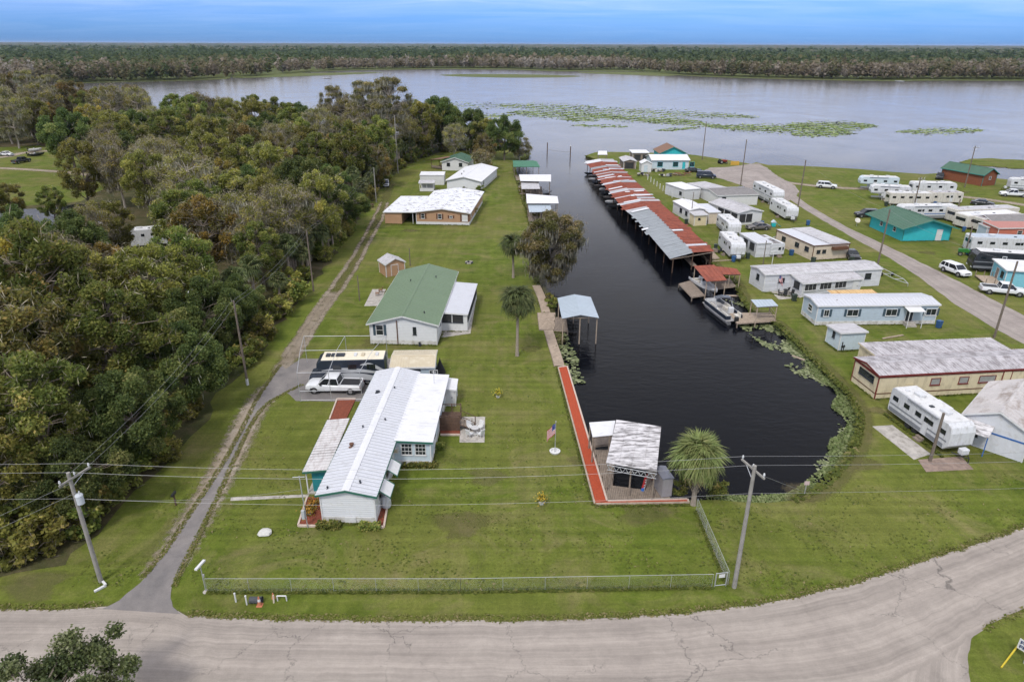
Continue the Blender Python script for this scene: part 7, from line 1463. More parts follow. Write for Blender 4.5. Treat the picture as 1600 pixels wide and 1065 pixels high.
pole('c', 'brown wooden pole with white base guard at the wood edge', (387, 601), 470, None, POLEW, .13, guard=True); pole('d', 'slim pole on the grass opposite the green-roofed house', (490, 455), 360, None, POLEW, .13); pole('e', 'slim pole at the end of the dirt track near the tan house', (588, 316), 262, None, POLEG, .13); pole('f', 'very tall slim pole rising from the wood edge beside the white cart', (622, 271), 180, None, POLEG, .16)
for i, (ba, yt, lb, arm) in enumerate([((1370, 419), 327, 'tall pole beside the boat trailer on the park lane', None), ((1553, 528), 408, 'leaning tall pole at the foot of the park lane', None), ((1243, 345), 250, 'tall pole beside the camper with the awning', None), ((1157, 290), 218, 'tall pole on the edge of the gravel turnaround', (1.4, 1.8)), ((1097, 250), 190, 'tall pole near the riverside tractor', None),
                                  ((1427, 327), 277, 'pole behind the turquoise hall among the campers', (.2, 1.6)), ((1507, 293), 228, 'pole with crossarm beside the red brown barn', (.2, 1.8)), ((1492, 344), 311, 'short pole at the end of the blue-panelled camper', None), ((1508, 396), 353, 'short pole beside the green lawn tractor', None), ((1301, 502), 468, 'short pole between the pale blue shed and blue mobile home', None), ((1192, 413), 376, 'short dark pole beside the silver grey camper', None),
                                  ((1453, 720), 645, 'short thick wooden pole beside the long white travel trailer', None), ((562, 470), 430, 'thin post beside the pad of the green-roofed house', None), ((641, 415), 388, 'thin dark post beside the small tan shed', None), ((1079, 346), 300, 'slim grey pole beside the white camp home', None)]):
    pole(str(i), lb, ba, yt, arm, POLEW, .15 if i < 9 or i == 11 else .09)
def wires(label, pts, sag, r=.018, group=None, name='power_line', n=14):
    P = []
    for a, b in zip(pts[:-1], pts[1:]):
        k = n
        for i in range(k + (b is pts[-1])): t = i / k; q = Vector(a).lerp(Vector(b), t); q.z -= sag * 4 * t * (1 - t); P.append(q)
    m = MB(); o0 = P[0].copy()
    for a, b in zip(P[:-1], P[1:]): m.tube(a - o0, b - o0, r, r, 4, False)
    o = m.build(name, WIRE); o.location = o0; tag(o, label, 'wire', group)
def topof(k, dz=0, dx=0, dy=0): b, H = POLES[k]; return Vector((b.x + dx, b.y + dy, H + dz))
A_, B_ = topof('a'), topof('b'); dirAB = (B_ - A_); out_r = B_ + Vector((60, 5.5, -.4)); out_l = A_ - Vector((60, -2.5, 0))
for dy_, dz_ in ((1.2, -.1), (.1, -.05)): wires('overhead power line strung along the road above the front fence', [out_l + Vector((0, dy_, dz_)), A_ + Vector((.2, dy_, dz_)), B_ + Vector((-.3, dy_, dz_)), out_r + Vector((0, dy_, dz_))], .75, .0095, 'road power lines')
wires('lower service line strung between the two roadside poles', [out_l + Vector((0, 0, -2.2)), A_ + Vector((0, 0, -2.0)), B_ + Vector((0, 0, -2.1)), out_r + Vector((0, 0, -2.2))], .7, .008)
for dx_ in (-.3, .35): wires('overhead line following the driveway and track beside the wood', [topof('a', -.4, dx_), topof('c', -.1, dx_), topof('d', -.1, dx_), topof('e', -.1, dx_)], .8, .0085, 'driveway power lines')
for dz_ in (-.8, -1.6): wires('line slanting from the transformer pole away past the wood edge', [topof('a', dz_), topof('a', dz_) + Vector((-22, -26, -.6))], .4, .009, 'lines off the transformer pole')
wires('service drop from the transformer pole to the white mobile home', [topof('a', -2.0), g(470, 764, 4.6)], .5, .008)
for k1, k2 in (('0', '2'), ('2', '3'), ('3', '4'), ('1', '0'), ('0', '5'), ('5', '6')): wires('thin overhead line between the poles of the trailer park', [topof(k1, -.2), topof(k2, -.2)], .8, .009, 'trailer park lines')
wires('guy wire slanting down from the corner pole beside the fence', [topof('b', -.5), g(1262, 770)], 0, .012, None, 'guy_wire')
# service mast at the near home
so = thing('service_mast', 'grey electric service mast with meter boxes at the corner of the white mobile home', 'electric mast', g(481, 824)); m = MB(); m.tube((0, 0, 0), (-.1, .0, 4.7), .045, .04, 8); m.build('mast', GALV, so); m = MB(); m.box(-.30, -.06, -.18, -.02, .9, 1.7); m.build('meter_box', mat('meter enamel', (.42, .44, .45), .4), so, bevel=.02); m = MB(); m.tube((-.6, 0, 4.6), (.3, 0, 4.65), .03); m.build('head', GALV, so)
# chain link fence
def chainlink(label, pts, h=1.15, gate=False):
    W = px(pts); o = thing('chain_link_fence', label, 'fence', W[0]); wm_ = MB()
    for a, b in zip(W[:-1], W[1:]):
        a, b = a - W[0], b - W[0]; Ln = (b - a).length; n = max(1, round(Ln / 2.7)); d = (b - a).normalized()
        for i in range(n + 1): c = a.lerp(b, i / n); m = MB(); m.tube((c.x, c.y, 0), (c.x, c.y, h), .015, .015, 6); m.build('post', GALV, o)
        m = MB(); m.tube((a.x, a.y, h), (b.x, b.y, h), .014, .014, 6); m.build('top_rail', GALV, o)
        k = int(Ln / .11)
        for s_ in (1, -1):
            for i in range(-int(h / .11), k + 1):
                u0 = i * .11 if s_ > 0 else i * .11 + h; z0, z1 = .03, h - .02; u1 = u0 + s_ * h
                ua, ub = (u0, u1) if s_ > 0 else (u0, u1); t0, t1 = 0.0, 1.0
                for lim, sg in ((0, 1), (Ln, -1)):
                    du = ub - ua; tt = (lim - ua) / du
                    if sg * du > 0: t0 = max(t0, tt)
                    else: t1 = min(t1, tt)
                if t1 - t0 < .02: continue
                p = a + d * (ua + (ub - ua) * t0); q = a + d * (ua + (ub - ua) * t1); wm_.tube((p.x, p.y, z0 + (z1 - z0) * t0), (q.x, q.y, z0 + (z1 - z0) * t1), 0.0013, .0013, 3, False)
    tag(wm_.build('wire_mesh', GALV, o), kind='stuff'); return o
chainlink('low chain link fence across the lawn beside the road', [(324, 924), (720, 924), (1112, 917)]); chainlink('low chain link fence running from the gate to the stout palm', [(1137, 914), (1088, 797)])
W = px([(1116, 917), (1134, 915)]); go = thing('fence_gate', 'small chain link gate with a white notice at the fence corner', 'gate', W[0]); d = W[1] - W[0]
for (u0, z0, u1, z1) in ((0, 0, 0, 1.25), (1, 0, 1, 1.25), (0, 1.2, 1, 1.2), (.05, .15, .95, .15), (.05, .15, .05, 1.2), (.95, .15, .95, 1.2)): m = MB(); m.tube(tuple(d * u0 + Vector((0, 0, z0))), tuple(d * u1 + Vector((0, 0, z1))), .024); m.build('tube', GALV, go)
m = MB(); c = d * .5; m.obox((c.x, c.y - .04, .98), (.42, .02, .28), Matrix.Rotation(math.atan2(d.y, d.x), 3, 'Z')); m.build('notice', WHITEP, go)
# corner post with a bar
o = thing('corner_mast', 'galvanised mast with a white slanted box at the fence end by the drive', 'mast', g(322, 924)); m = MB(); m.tube((0, 0, 0), (0, 0, 2.25), .035, .035, 8); m.build('mast', GALV, o); m = MB(); m.obox((0, 0, 2.3), (.18, .95, .12), Matrix.Rotation(R(-12), 3, 'Z')); m.build('light_box', WHITEP, o); m = MB(); m.box(.03, .12, -.05, .05, 1.3, 1.5); m.build('bracket', GALV, o); m = MB(); m.tube((0, 0, .005), (0, 0, .10), .22, .14, 8); m.build('footing', CONC, o)
# marker things by the road
def post(name, label, P, h, mt, r=.05, cat='post', lean=(0, 0), group=None):
    o = thing(name, label, cat, g(*P), 0, group); m = MB(); m.tube((0, 0, -.1), (lean[0], lean[1], h), r, r, 8); m.build('shaft', mt, o); m = MB(); m.tube((lean[0], lean[1], h), (lean[0], lean[1], h + .04), r * 1.25, r * .7, 8); m.build('cap', mt, o); return o
post('marker_post', 'plain white marker post standing apart near the drive mouth', (369, 940), .75, WHITEP, .055); post('marker_post', 'white marker post beside the dark culvert pipe', (386, 944), .75, WHITEP, .055)
o = thing('culvert_pipe', 'dark corrugated culvert pipe lying between the white post and cone', 'pipe', g(391, 941)); m = MB(); [m.tube((i * .1, 0, .24), (i * .1 + .1, 0, .24), .22 + .015 * (i % 2), .22 + .015 * ((i + 1) % 2), 12, False) for i in range(8)]; m.build('barrel', mat('dark pipe plastic', (.06, .065, .07), .7, var=.2), o); m = MB(); m.tube((.78, 0, .24), (.83, 0, .24), .25, .25, 12, False); m.build('collar', DARK, o)
CONE = mat('faded orange cone', (0.46, 0.17, 0.09), .6, var=.15); o = thing('traffic_cone', 'faded orange traffic cone with white collar on the verge', 'traffic cone', g(406, 945)); m = MB(); m.box(-.2, .2, -.2, .2, 0, .04); m.build('base', CONE, o, bevel=.02); m = MB(); m.lathe([(.15, .04), (.035, .74), (.02, .75)], (0, 0, 0), 12); m.build('cone', CONE, o, True); m = MB(); m.lathe([(.104, .36), (.074, .54), (.073, .545), (.105, .355)], (0, 0, 0), 12); m.build('collar', WHITEP, o)
o = thing('broken_marker', 'short cream marker with a faded orange cone leaning on it', 'marker', g(428, 941)); m = MB(); m.tube((0, 0, 0), (.02, .05, .62), .06, .05, 8); m.build('shaft', mat('cream plastic', (.58, .50, .40), .6), o); m = MB(); m.lathe([(.13, .3), (.03, .75), (.01, .76)], (-.02, .1, 0), 10); m.build('cone', CONE, o)
o = thing('pipe_arch', 'white plastic pipe arch stuck in the verge', 'pipe', g(441, 938)); m = MB(); m.tube((-.3, 0, 0), (-.3, 0, .42), .045); m.tube((-.3, 0, .42), (.3, 0, .42), .045); m.tube((.3, 0, .42), (.3, 0, 0), .045); m.build('pipe', WHITEP, o)
o = thing('marker_board', 'white angled marker board lying at the foot of the transformer pole', 'board', g(157, 920)); m = MB(); m.obox((0, 0, .08), (.75, .16, .12), Matrix.Rotation(.9, 3, 'Z')); m.build('board', WHITEP, o); m = MB(); m.obox((.1, .36, .2), (.5, .14, .1), Matrix.Rotation(-.7, 3, 'Z')); m.build('arm', WHITEP, o)
o = thing('mailbox', 'black mailbox on a short post beside the driveway', 'mailbox', g(275, 789)); m = MB(); m.box(-.05, .05, -.05, .05, 0, 1.0); m.build('post', WOODD, o); m = MB(); m.prism([(-.1, 1.0), (.1, 1.0), (.1, 1.12), (.06, 1.2), (-.06, 1.2), (-.1, 1.12)], -.3, .3, 'y'); m.build('box', BLACKM, o)
m = MB(); r5 = random.Random(2); m.lathe([(.30, .0), (.42, .1), (.40, .25), (.25, .36), (.05, .4)], (0, 0, 0), 9); m.v = [(x * 1.25 + r5.uniform(-.05, .05), y + r5.uniform(-.05, .05), z) for x, y, z in m.v]; o = m.build('white_boulder', mat('pale rock', (.55, .54, .50), .9, var=.2, bump=.4), None, True); o.location = g(414, 834); tag(o, 'white painted boulder on the front lawn', 'rock')
# flat slabs and paths
def slab(name, lst, m, z=.03, t=.05, cracks=0): W = px(lst); b = MB(); b.sheet([p + Vector((0, 0, z)) for p in W], t); return tag(b.build(name, m), kind='structure')
slab('garden_path', [(360, 782), (482, 776), (483, 772), (361, 777)], CONC, .02); slab('patio', [(718, 691), (757, 691), (758, 651), (719, 651)], CONC); slab('patio', [(569, 478), (592, 478), (603, 452), (582, 452)], CONC); slab('patio', [(1217, 468), (1252, 465), (1247, 453), (1205, 456)], CONC)
slab('trailer_pad', [(1363, 666), (1394, 664), (1454, 709), (1428, 718)], CONC); slab('hitch_pad', [(1434, 718), (1502, 713), (1521, 733), (1447, 737)], mat('brown stained concrete', (.27, .20, .16), .9, var=.25, scale=1.2, dirt=(.16, .12, .10), dirt_amt=.3), .026)
# brown deck with steps
rd = Rect((687, 674), (719, 674), None, 0, 2.4); do = thing('wooden_deck', 'dark brown wooden deck with railings and steps beside the pale blue addition', 'deck', rd.o, rd.rz); m = MB(); [m.box(0, rd.w, y * .15, y * .15 + .135, .78, .83) for y in range(16)]; tag(m.build('deck_boards', WOODD, do), kind='stuff')
for x in (0, rd.w / 2, rd.w - .1):
    for y in (0, 2.3): m = MB(); m.box(x, x + .1, y, y + .1, 0, 1.75); m.build('post', WOODD, do)
for (x0, x1, y0, y1, z0, z1) in ((0, rd.w, .02, .08, 1.62, 1.70), (0, rd.w, .03, .07, .84, 1.5), (rd.w - .07, rd.w - .02, 1.3, 2.4, 1.62, 1.70), (0, rd.w, 2.32, 2.38, 1.62, 1.70), (0, rd.w, .03, .07, .1, .76)): m = MB(); m.box(x0, x1, y0, y1, z0, z1); m.build('railing', WOODD, do)
for k in range(5): m = MB(); m.box(rd.w + .02 + k * .28, rd.w + .32 + k * .28, .15, 1.2, .62 - k * .15, .67 - k * .15); m.build('step', WOODM, do)
for y in (.1, 1.22): m = MB(); m.tube((rd.w, y, .7), (rd.w + 1.45, y, .05), .05); m.tube((rd.w, y, 1.65), (rd.w + 1.4, y, .95), .035); m.tube((rd.w + 1.4, y, 0), (rd.w + 1.4, y, .98), .045); m.build('stair_rail', WOODD, do)
# furniture
def chair(label, P, rz, mt, group, s=1.0):
    o = thing('garden_chair', label, 'chair', g(*P), rz, group); m = MB(); m.box(-.25, .25, -.25, .25, .40, .45); m.build('seat', mt, o); m = MB(); m.prism([(.22, .45), (.27, .45), (.37, .95), (.32, .95)], -.25, .25, 'y'); m.build('backrest', mt, o)
    for x in (-.22, .22):
        for y in (-.22, .22): m = MB(); m.tube((x, y, 0), (x, y, .4), .02, .02, 5); m.build('leg', mt, o)
    for y in (-.26, .26): m = MB(); m.tube((-.25, y, .63), (.27, y, .63), .02, .02, 5); m.tube((-.25, y, .42), (-.25, y, .63), .02, .02, 5); m.build('arm', mt, o)
def table(label, P, mt, r=.55): o = thing('garden_table', label, 'table', g(*P)); m = MB(); m.lathe([(r, .70), (r, .74)], (0, 0, 0), 16); m.build('tabletop', mt, o); m = MB(); m.tube((0, 0, 0), (0, 0, .7), .05); m.build('pedestal', mt, o); m = MB(); m.lathe([(.28, 0), (.26, .04), (.05, .08)], (0, 0, 0), 12); m.build('base', mt, o)
table('round white garden table on the concrete patio', (742, 678), mat('chalky iron', (.46, .45, .44), .6, var=.2), .40)
for i, (x, y) in enumerate([(734, 683), (751, 683), (735, 672), (750, 672)]): chair('white garden chair drawn up to the round white table', (x, y), math.atan2(g(x, y).y - g(742, 678).y, g(x, y).x - g(742, 678).x), WHITEP, 'white patio chairs')
for i, (x, y, a) in enumerate([(1219, 462, 2.5), (1226, 463, 1.0), (1236, 462, .5), (1229, 457, -1)]): chair('black iron chair on the patio of the white mobile home', (x, y), a, BLACKM, 'black patio chairs')
for (x, y) in [(590, 462), (595, 457)]: chair('brown wooden chair on the concrete pad of the green-roofed house', (x, y), 0, mat('brown chair wood', (.22, .12, .07), .8), 'pad chairs')
table('black iron table among the black patio chairs', (1227, 460), BLACKM, .4)
# covered grill
o = thing('covered_parasol', 'closed black parasol behind the white utility shed', 'parasol', g(688, 582)); m = MB(); m.lathe([(.62, .05), (.55, .35), (.30, .95), (.10, 1.5), (.03, 1.75)], (0, 0, 0), 12); m.build('cover', mat('black canvas', (.02, .02, .022), .9, var=.3), o, True); m = MB(); m.tube((0, 0, 0), (0, 0, 1.9), .03); m.build('pole', BLACKM, o)
o = thing('propane_tank', 'white upright propane tank against the white mobile home', 'tank', g(604, 792)); m = MB(); m.lathe([(.20, .05), (.36, .12), (.40, .28), (.40, .98), (.34, 1.16), (.14, 1.26), (.14, 1.36), (.10, 1.38)], (0, 0, 0), 16); m.build('shell', FIBER, o, True); m = MB(); m.lathe([(.24, 0), (.24, .08)], (0, 0, 0), 12); m.build('foot_ring', CONC, o)
FLOWER = leafmat('yellow flowers', [(0.0, (.10, .14, .03)), (.45, (.24, .24, .05)), (.6, (.55, .42, .04)), (1, (.65, .50, .06))], .2, 0)
def planter(label, P):
    o = thing('flower_pot', label, 'planter', g(*P)); m = MB(); m.lathe([(.22, 0), (.30, .28), (.33, .30), (.28, .31), (.25, .24)], (0, 0, 0), 14); m.build('pot', WHITEP, o, True); rng = np.random.default_rng(4); C = rng.normal(size=(420, 3)) * [.20, .20, .17] + [0, 0, .52]; link(bpy.data.objects.new('flowers', quad_cloud('flowers', leaf_quads(C, .10, rng), rng.uniform(0, 1, 420), FLOWER)), o)
planter('white pot of yellow flowers on the lawn beyond the patio', (778, 620)); planter('white pot of yellow flowers on the lawn near the red mulch walk', (846, 786))
# flags
def flagstuff(label, P, ytop, sc=1.0, ring_=True, dirx=-1):
    b = g(*P); H = hgt(b, ytop); o = thing('flagpole', label, 'flag', b); m = MB(); m.tube((0, 0, 0), (0, 0, H), .04, .025, 8); m.build('pole', GALV, o); m = MB(); m.lathe([(.01, H + .1), (.06, H + .06), (.06, H + .02), (.01, H - .02)], (0, 0, 0), 8); m.build('finial', GALV, o)
    if ring_:
        m = MB(); m.lathe([(.45, 0), (.5, .16), (.38, .18), (.36, .02)], (0, 0, 0), 18); m.build('planter_ring', WHITEP, o)
    w_, h_ = 1.0 * sc, .65 * sc; red = mat('flag red', (.46, .03, .04), .8, var=.08); wht = mat('flag white', (.62, .61, .60), .8, var=.05); blu = mat('flag blue', (.03, .05, .20), .8, var=.08)
    def pt(u, v):   # limp cloth hanging from the hoist
        x = dirx * w_ * (.50 * u); z = H - .12 - h_ * 1.15 * v - w_ * .62 * u * (.6 + .4 * u); y = .12 * math.sin(u * 8 + v * 2) * u * sc; return (x + dirx * .03, y, z)
    fo = bpy.data.objects.new('flag', None); 
    n = 10; canton = MB()
    for s_ in range(13):
        m = MB()
        for i in range(n):
            u0, u1 = i / n, (i + 1) / n
            if s_ < 7 and u1 <= .401: continue
            v0, v1 = s_ / 13, (s_ + 1) / 13; m.add([pt(u0, v0), pt(u1, v0), pt(u1, v1), pt(u0, v1)], [(0, 1, 2, 3)])
        m.build('stripe', red if s_ % 2 == 0 else wht, o)
    for i in range(4):
        u0, u1 = i / n, (i + 1) / n; canton.add([pt(u0, 0), pt(u1, 0), pt(u1, 7/13), pt(u0, 7/13)], [(0, 1, 2, 3)])
    co = canton.build('canton', blu, o); st = MB()
    for r_ in range(5):
        for c_ in range(6):
            u, v = .035 + c_ * .062, (.6 + r_ * 1.35) / 13; p = pt(u, v); q = pt(u + .022, v); e = pt(u, v + .35/13); st.add([(p[0], p[1] - .006, p[2]), (q[0], q[1] - .006, q[2]), (q[0] + e[0] - p[0], e[1] - .006, q[2] + e[2] - p[2]), (e[0], e[1] - .006, e[2])], [(0, 1, 2, 3)])
    tag(st.build('stars', wht, co), kind='stuff')
flagstuff('striped starred flag hanging limp on a lawn pole set in a white ring', (867, 706), 659, 1.45); flagstuff('small striped flag on the patio of the white mobile home', (1214, 455), 428, 1.3, False, 1)
# slip things
rcab = Rect((1033, 779), (1049, 777), None, 0, 1.7); o = thing('storage_cabinet', 'tall grey storage cabinet at the corner of the slip deck', 'cabinet', rcab.o + Vector((0, 0, .14)), rcab.rz); gm = mat('grey resin', (.27, .255, .26), .6, var=.08); m = MB(); m.box(0, rcab.w, 0, 1.7, 0, 1.75); m.build('body', gm, o, bevel=.02); m = MB(); m.prism([(-.05, 1.752), (rcab.w + .05, 1.752), (rcab.w + .05, 1.80), (rcab.w / 2, 1.90), (-.05, 1.80)], -.05, 1.75, 'y'); m.build('lid', mat('slate lid', (.16, .165, .20), .5, var=.1), o); m = MB(); m.box(.05, rcab.w - .05, -.03, -.002, .05, 1.70); m.build('door', gm, o)
o = thing('bucket', 'white bucket with lid standing on the slip deck', 'bucket', g(1021, 752) + Vector((0, 0, .14))); m = MB(); m.lathe([(.14, 0), (.17, .36)], (0, 0, 0), 12); m.build('pail', mat('red pail', (.30, .10, .08), .5), o); m = MB(); m.lathe([(.18, .361), (.18, .40), (.05, .41)], (0, 0, 0), 12); m.build('lid', WHITEP, o)
b = g(1006, 769); o = thing('deck_banner', 'red and blue banner with white dots drooping over the slip edge', 'banner', b + Vector((0, 0, .14))); m = MB(); m.tube((0, 0, 0), (.25, .1, 1.7), .025); m.build('staff', GALV, o); rr = mat('banner red', (.42, .03, .03), .8); bb_ = mat('banner blue', (.03, .13, .42), .8)
def bp(u, v): return (.25 * (1 - v) + .02 - .30 * u, .1 * (1 - v) + .06 * math.sin(5 * u + 3 * v), 1.68 * (1 - v * .95) - .25 * u)
m = MB(); [m.add([bp(i/4, j/8), bp((i+1)/4, j/8), bp((i+1)/4, (j+1)/8), bp(i/4, (j+1)/8)], [(0, 1, 2, 3)]) for i in range(4) for j in range(6)]; m.build('red_cloth', rr, o); m = MB(); [m.add([bp(i/4, j/8), bp((i+1)/4, j/8), bp((i+1)/4, (j+1)/8), bp(i/4, (j+1)/8)], [(0, 1, 2, 3)]) for i in range(4) for j in (6, 7)]; m.build('blue_cloth', bb_, o)
m = MB()
for k in range(5): p = bp(.35 + .1 * (k % 2), .15 + k * .15); m.obox((p[0], p[1] - .04, p[2]), (.09, .012, .09))
tag(m.build('dots', WHITEP, o), kind='stuff')
# markers, signs, posts
for x, y0, y1, lb in ((855, 240, 225, 'dark channel post standing in the canal mouth nearer the wooded bank'), (891, 245, 227, 'channel post with white top standing in the canal mouth')): b = g(x, y0, WATER_Z); o = thing('channel_post', lb, 'post', b); m = MB(); m.tube((0, 0, -1), (0, 0, 3.4), .16, .16, 8); m.build('pile', WOODD, o); m = MB(); m.lathe([(.18, 3.4), (.18, 3.7 if x > 880 else 3.45), (.02, 3.75)], (0, 0, 0), 8); m.build('cap', WHITEP if x > 880 else WOODD, o)
wires('low rope strung between the two channel posts', [g(855, 240, WATER_Z) + Vector((0, 0, 1.6)), g(891, 245, WATER_Z) + Vector((0, 0, 1.6))], .3, .05, None, 'rope')
for i in range(9): t = i / 8; post('white_post', 'short white post in the row along the rusty boathouse', (1012 + 38 * t, 281 + 28 * t), 1.3, WHITEP, .09, 'post', (0, 0), 'row of white posts')
def signp(name, label, P, h, w_, hh, m, rz=0, mp=None, two=False, pitch=0):
    o = thing(name, label, 'sign', g(*P), rz); 
    for x in ((-w_ * .4, w_ * .4) if two else (0,)): q = MB(); q.tube((x, .03, 0), (x, .03, h + hh * .9), .04, .04, 6); q.build('post', mp or GALV, o)
    q = MB(); q.box(-w_/2, w_/2, -.03, -.012, h, h + hh); pn = q.build('panel', m, o); return o, pn
signp('canal_sign', 'small pale notice on a thin post at the canal end', (1257, 772), .95, .42, .36, mat('pinkish notice', (.52, .40, .38), .6, var=.1))
sg, pn = signp('roadside_sign', 'white roadside sign board with dark letter blocks at the road junction', (1599, 1036), .8, 1.15, .75, WHITEP, R(-58)); q = MB()
for r_ in range(2):
    for c_ in range(3): x = -.48 + c_ * .33; z = .91 + r_ * .31; q.box(x, x + .06, -.045, -.032, z, z + .22); q.box(x + .06, x + .20, -.045, -.032, z + .17, z + .22); q.box(x + .20, x + .26, -.045, -.032, z, z + .22); q.box(x + .06, x + .20, -.045, -.032, z + .07, z + .12)
tag(q.build('lettering', mat('navy letter', (.03, .05, .12), .6), pn), kind='stuff')
o = thing('yellow_barrier', 'yellow pipe barrier leaning in the grass beside the roadside sign', 'barrier', g(1564, 1043)); m = MB(); e = g(1588, 1016) - g(1564, 1043); m.tube((0, 0, .05), (e.x, e.y, .55), .05); m.build('pipe', mat('yellow paint', (.55, .42, .03), .5), o); m = MB(); m.tube((e.x, e.y, .55), (e.x + .1, e.y + .1, 0), .045); m.build('leg', BLACKM, o)
o = thing('mat_board', 'yellow board propped on the river bank grass', 'board', g(1148, 258)); m = MB(); m.obox((0, 0, .6), (2.6, .1, 1.2)); m.build('board', mat('orange yellow board', (.50, .30, .05), .7, var=.2), o); [MB().tube((x, .1, 0), (x, .1, 1.3), .06).build('post', WOODM, o) for x in (-1, 1)]
o = thing('satellite_dish', 'pale satellite dish on the verge of the park lane', 'dish', g(1338, 353)); m = MB(); m.tube((0, 0, 0), (0, 0, .9), .04); m.build('mast', GALV, o); m = MB(); c = Vector((0, -.1, 1.2)); rings = [[c + Matrix.Rotation(R(50), 3, 'X') @ Vector((r_ * math.cos(t), r_ * math.sin(t), z)) for t in [i * math.pi / 7 for i in range(14)]] for r_, z in ((.05, -.12), (.3, -.08), (.55, .0), (.56, .02), (.3, -.05), (.05, -.09))]; m.loft(rings); m.build('dish', FIBERB, o, True)
o = thing('play_slide', 'turquoise plastic play set on the grass by the grey sedan', 'toy', g(1208, 354)); tq = mat('turquoise plastic', (.02, .38, .40), .4); m = MB(); m.box(-.4, .4, -.4, .4, 0, .9); m.build('house', tq, o, bevel=.1); m = MB(); m.sheet([(.4, -.3, .9), (1.5, -.3, .12), (1.5, .3, .12), (.4, .3, .9)], .08); m.build('slide', tq, o); m = MB(); m.prism([(-.5, .9), (.5, .9), (0, 1.4)], -.45, .45, 'y'); m.build('roof', ICE, o)
o = thing('fire_ring', 'round stone fire ring on the lawn behind the green-roofed house', 'fire ring', g(733, 411)); 
for i in range(10): a = i * .628; m = MB(); m.obox((.55 * math.cos(a), .55 * math.sin(a), .12), (.3, .2, .24), Matrix.Rotation(a + 1.57, 3, 'Z')); m.build('stone', CONC if i % 3 else DARK, o)
m = MB(); m.lathe([(.45, .02), (.1, .06)], (0, 0, 0), 10); m.build('ash', DARK, o)
o = thing('picnic_table', 'dark picnic table at the wood edge near the track end', 'table', g(578, 324)); m = MB(); m.box(-.9, .9, -.38, .38, .72, .78); m.build('tabletop', WOODD, o)
for y in (-.75, .75): m = MB(); m.box(-.9, .9, y - .14, y + .14, .42, .46); m.build('bench', WOODD, o)
for x in (-.7, .7): m = MB(); m.tube((x, -.6, 0), (x, -.1, .72), .05); m.tube((x, .6, 0), (x, .1, .72), .05); m.tube((x, -.8, .40), (x, .8, .40), .04); m.build('leg', WOODD, o)
post('clothes_pole', 'white clothes-line tee pole beside the silver grey camper', (1206, 413), 2.3, WHITEP, .06).scale = (1, 1, 1); a = g(1206, 413); m = MB(); m.tube((-.7, 0, 2.25), (.7, 0, 2.25), .04); m.build('crossbar', WHITEP, [x for x in bpy.data.objects if x.name.startswith('clothes_pole')][0])
o = thing('scrap_heap', 'heap of brown scrap timber beside the white riverside house', 'scrap', g(1062, 274)); r6 = random.Random(9)
for i in range(22): m = MB(); m.obox((r6.uniform(-2.2, 2.2), r6.uniform(-1, 1), .15 + .7 * r6.random()), (r6.uniform(.8, 2), .2, .12), Euler((r6.uniform(-.3, .3), r6.uniform(-.3, .3), r6.uniform(0, 3))).to_matrix()); m.build('timber', [WOODD, WOODM, BARNRED][i % 3], o)
for (x, y, lb) in ((1030, 268, 'jumble of dark garden junk before the white riverside house'), (1040, 276, 'grey junk pile on the grass before the white riverside house'), (1004, 275, 'dark junk beside the narrow white tool shed'), (1132, 394, 'stacked pallets beside the rusty boathouse corner')):
    o = thing('junk_pile', lb, 'junk', g(x, y)); 
    for i in range(14): m = MB(); m.obox((r6.uniform(-1.8, 1.8), r6.uniform(-.8, .8), .2 + .5 * r6.random()), (r6.uniform(.3, 1.0), r6.uniform(.3, .7), r6.uniform(.2, .6)), Matrix.Rotation(r6.uniform(0, 3), 3, 'Z')); m.build('piece', [DARK, WOODM, PLASTIC, FIBERB, GALV][i % 5], o, bevel=.02)
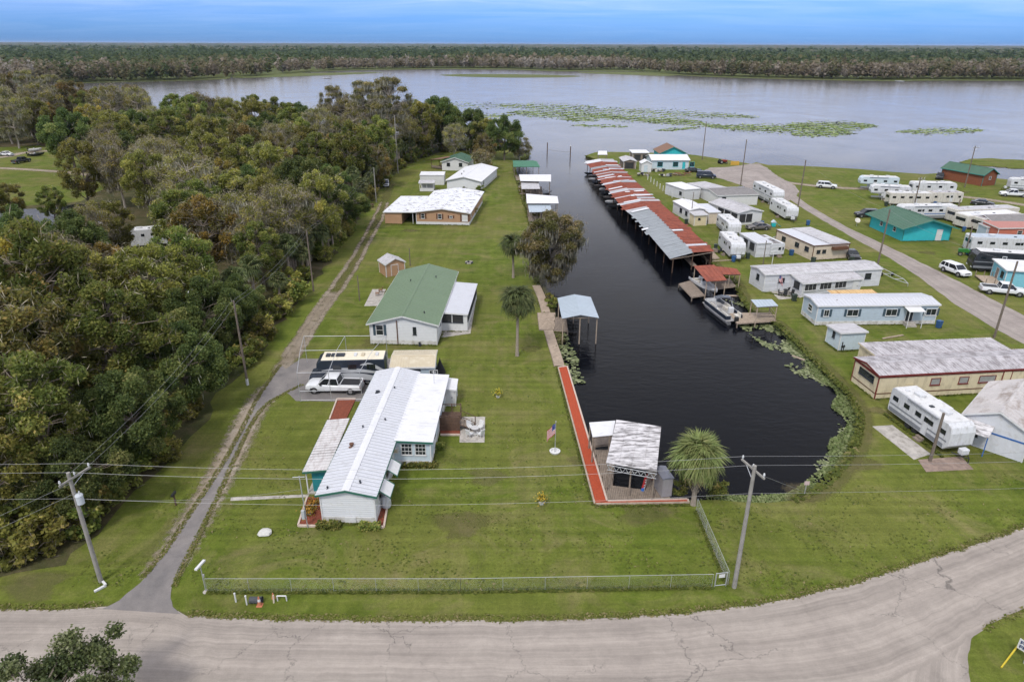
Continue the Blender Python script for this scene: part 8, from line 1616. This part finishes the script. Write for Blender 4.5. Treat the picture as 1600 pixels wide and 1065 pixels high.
# ornaments beside the near home
for k, (x, y, lb) in enumerate(((484, 803, 'orange flowering plant in the mulch bed by the white mobile home'), (490, 790, 'second orange flowering plant in the mulch bed by the white mobile home'))):
    o = thing('flower_clump', lb, 'plant', g(x, y)); rng = np.random.default_rng(k); C = rng.normal(size=(300, 3)) * [.28, .28, .15] + [0, 0, .30]; OR = leafmat('orange bloom', [(0, (.10, .12, .03)), (.5, (.35, .18, .03)), (1, (.5, .26, .04))], .2, 0); link(bpy.data.objects.new('blooms', quad_cloud('blooms', leaf_quads(C, .12, rng), rng.uniform(0, 1, 300), OR)), o); MB().lathe([(.2, .1), (.25, .2), (.1, .22)], (0, 0, 0), 10).build('pot', WHITEP, o)
for (x, y, sx_, lb) in ((514, 824, 0.9, 'clipped low hedge at the foot of the white end wall'), (578, 826, 0.8, 'clipped low hedge beside the crawl hatch of the white end wall'), (656, 729, 1.5, 'clipped hedge under the windows of the pale blue addition'), (600, 758, .8, 'low shrub under the awnings of the white mobile home'), (681, 700, .8, 'climbing shrub along the side of the pale blue addition')):
    rng = np.random.default_rng(int(x)); n = 900; C = rng.uniform(-1, 1, size=(n, 3)) * [sx_, .34, .24] + [0, 0, .28]; o = thing('hedge', lb, 'hedge', g(x, y)); HG = MATS['mid green leaves']; link(bpy.data.objects.new('foliage', quad_cloud('foliage', leaf_quads(C, .15, rng, .8), rng.uniform(0, 1, n), HG)), o); m = MB(); m.tube((-sx_ * .5, 0, 0), (-sx_ * .4, 0, .5), .03); m.tube((sx_ * .5, 0, 0), (sx_ * .4, 0, .5), .03); tag(m.build('stems', BARK, o), kind='stuff')
for (x, y, rz, ln, lb) in ((1395, 527, .35, 3.4, 'pale plank lying on the grass behind the pale blue shed'), (1128, 408, .2, 3.6, 'pale plank lying on the grass at the rusty boathouse end'), (1247, 560, -.9, 1.6, 'white pipe lying along the canal bank')): m = MB(); m.obox((0, 0, .1), (ln, .22, .1), Matrix.Rotation(rz, 3, 'Z')); o = m.build('loose_plank', WOODL); o.location = g(x, y); tag(o, lb, 'plank')
o = thing('porch_bench', 'dark bench and grill against the wall of the white mobile home', 'bench', g(1222, 452)); m = MB(); m.box(-1.0, .6, -.25, .25, .40, .46); m.build('seat', BLACKM, o); m = MB(); m.box(-1.0, .6, .22, .28, .46, .95); m.build('backrest', BLACKM, o); [MB().tube((x, y, 0), (x, y, .4), .03).build('leg', BLACKM, o) for x in (-.9, .5) for y in (-.2, .2)]
# ------------------------------------------------------------------ air: thin haze over the whole place
HAZE = 3.2e-5
if HAZE:
    m = bpy.data.materials.new('thin haze'); m.use_nodes = True; t = m.node_tree; t.nodes.clear()
    pv = N(t, 'ShaderNodeVolumePrincipled', inp={'Density': HAZE, 'Anisotropy': 0.2}); pv.inputs['Color'].default_value = (0.55, 0.72, 1.0, 1)
    om = N(t, 'ShaderNodeOutputMaterial'); L(t, pv.outputs[0], om.inputs['Volume'])
    b = MB(); b.box(-31000, 31000, -500, 46000, -4.0, 60.0); o = b.build('haze', m); tag(o, kind='stuff')
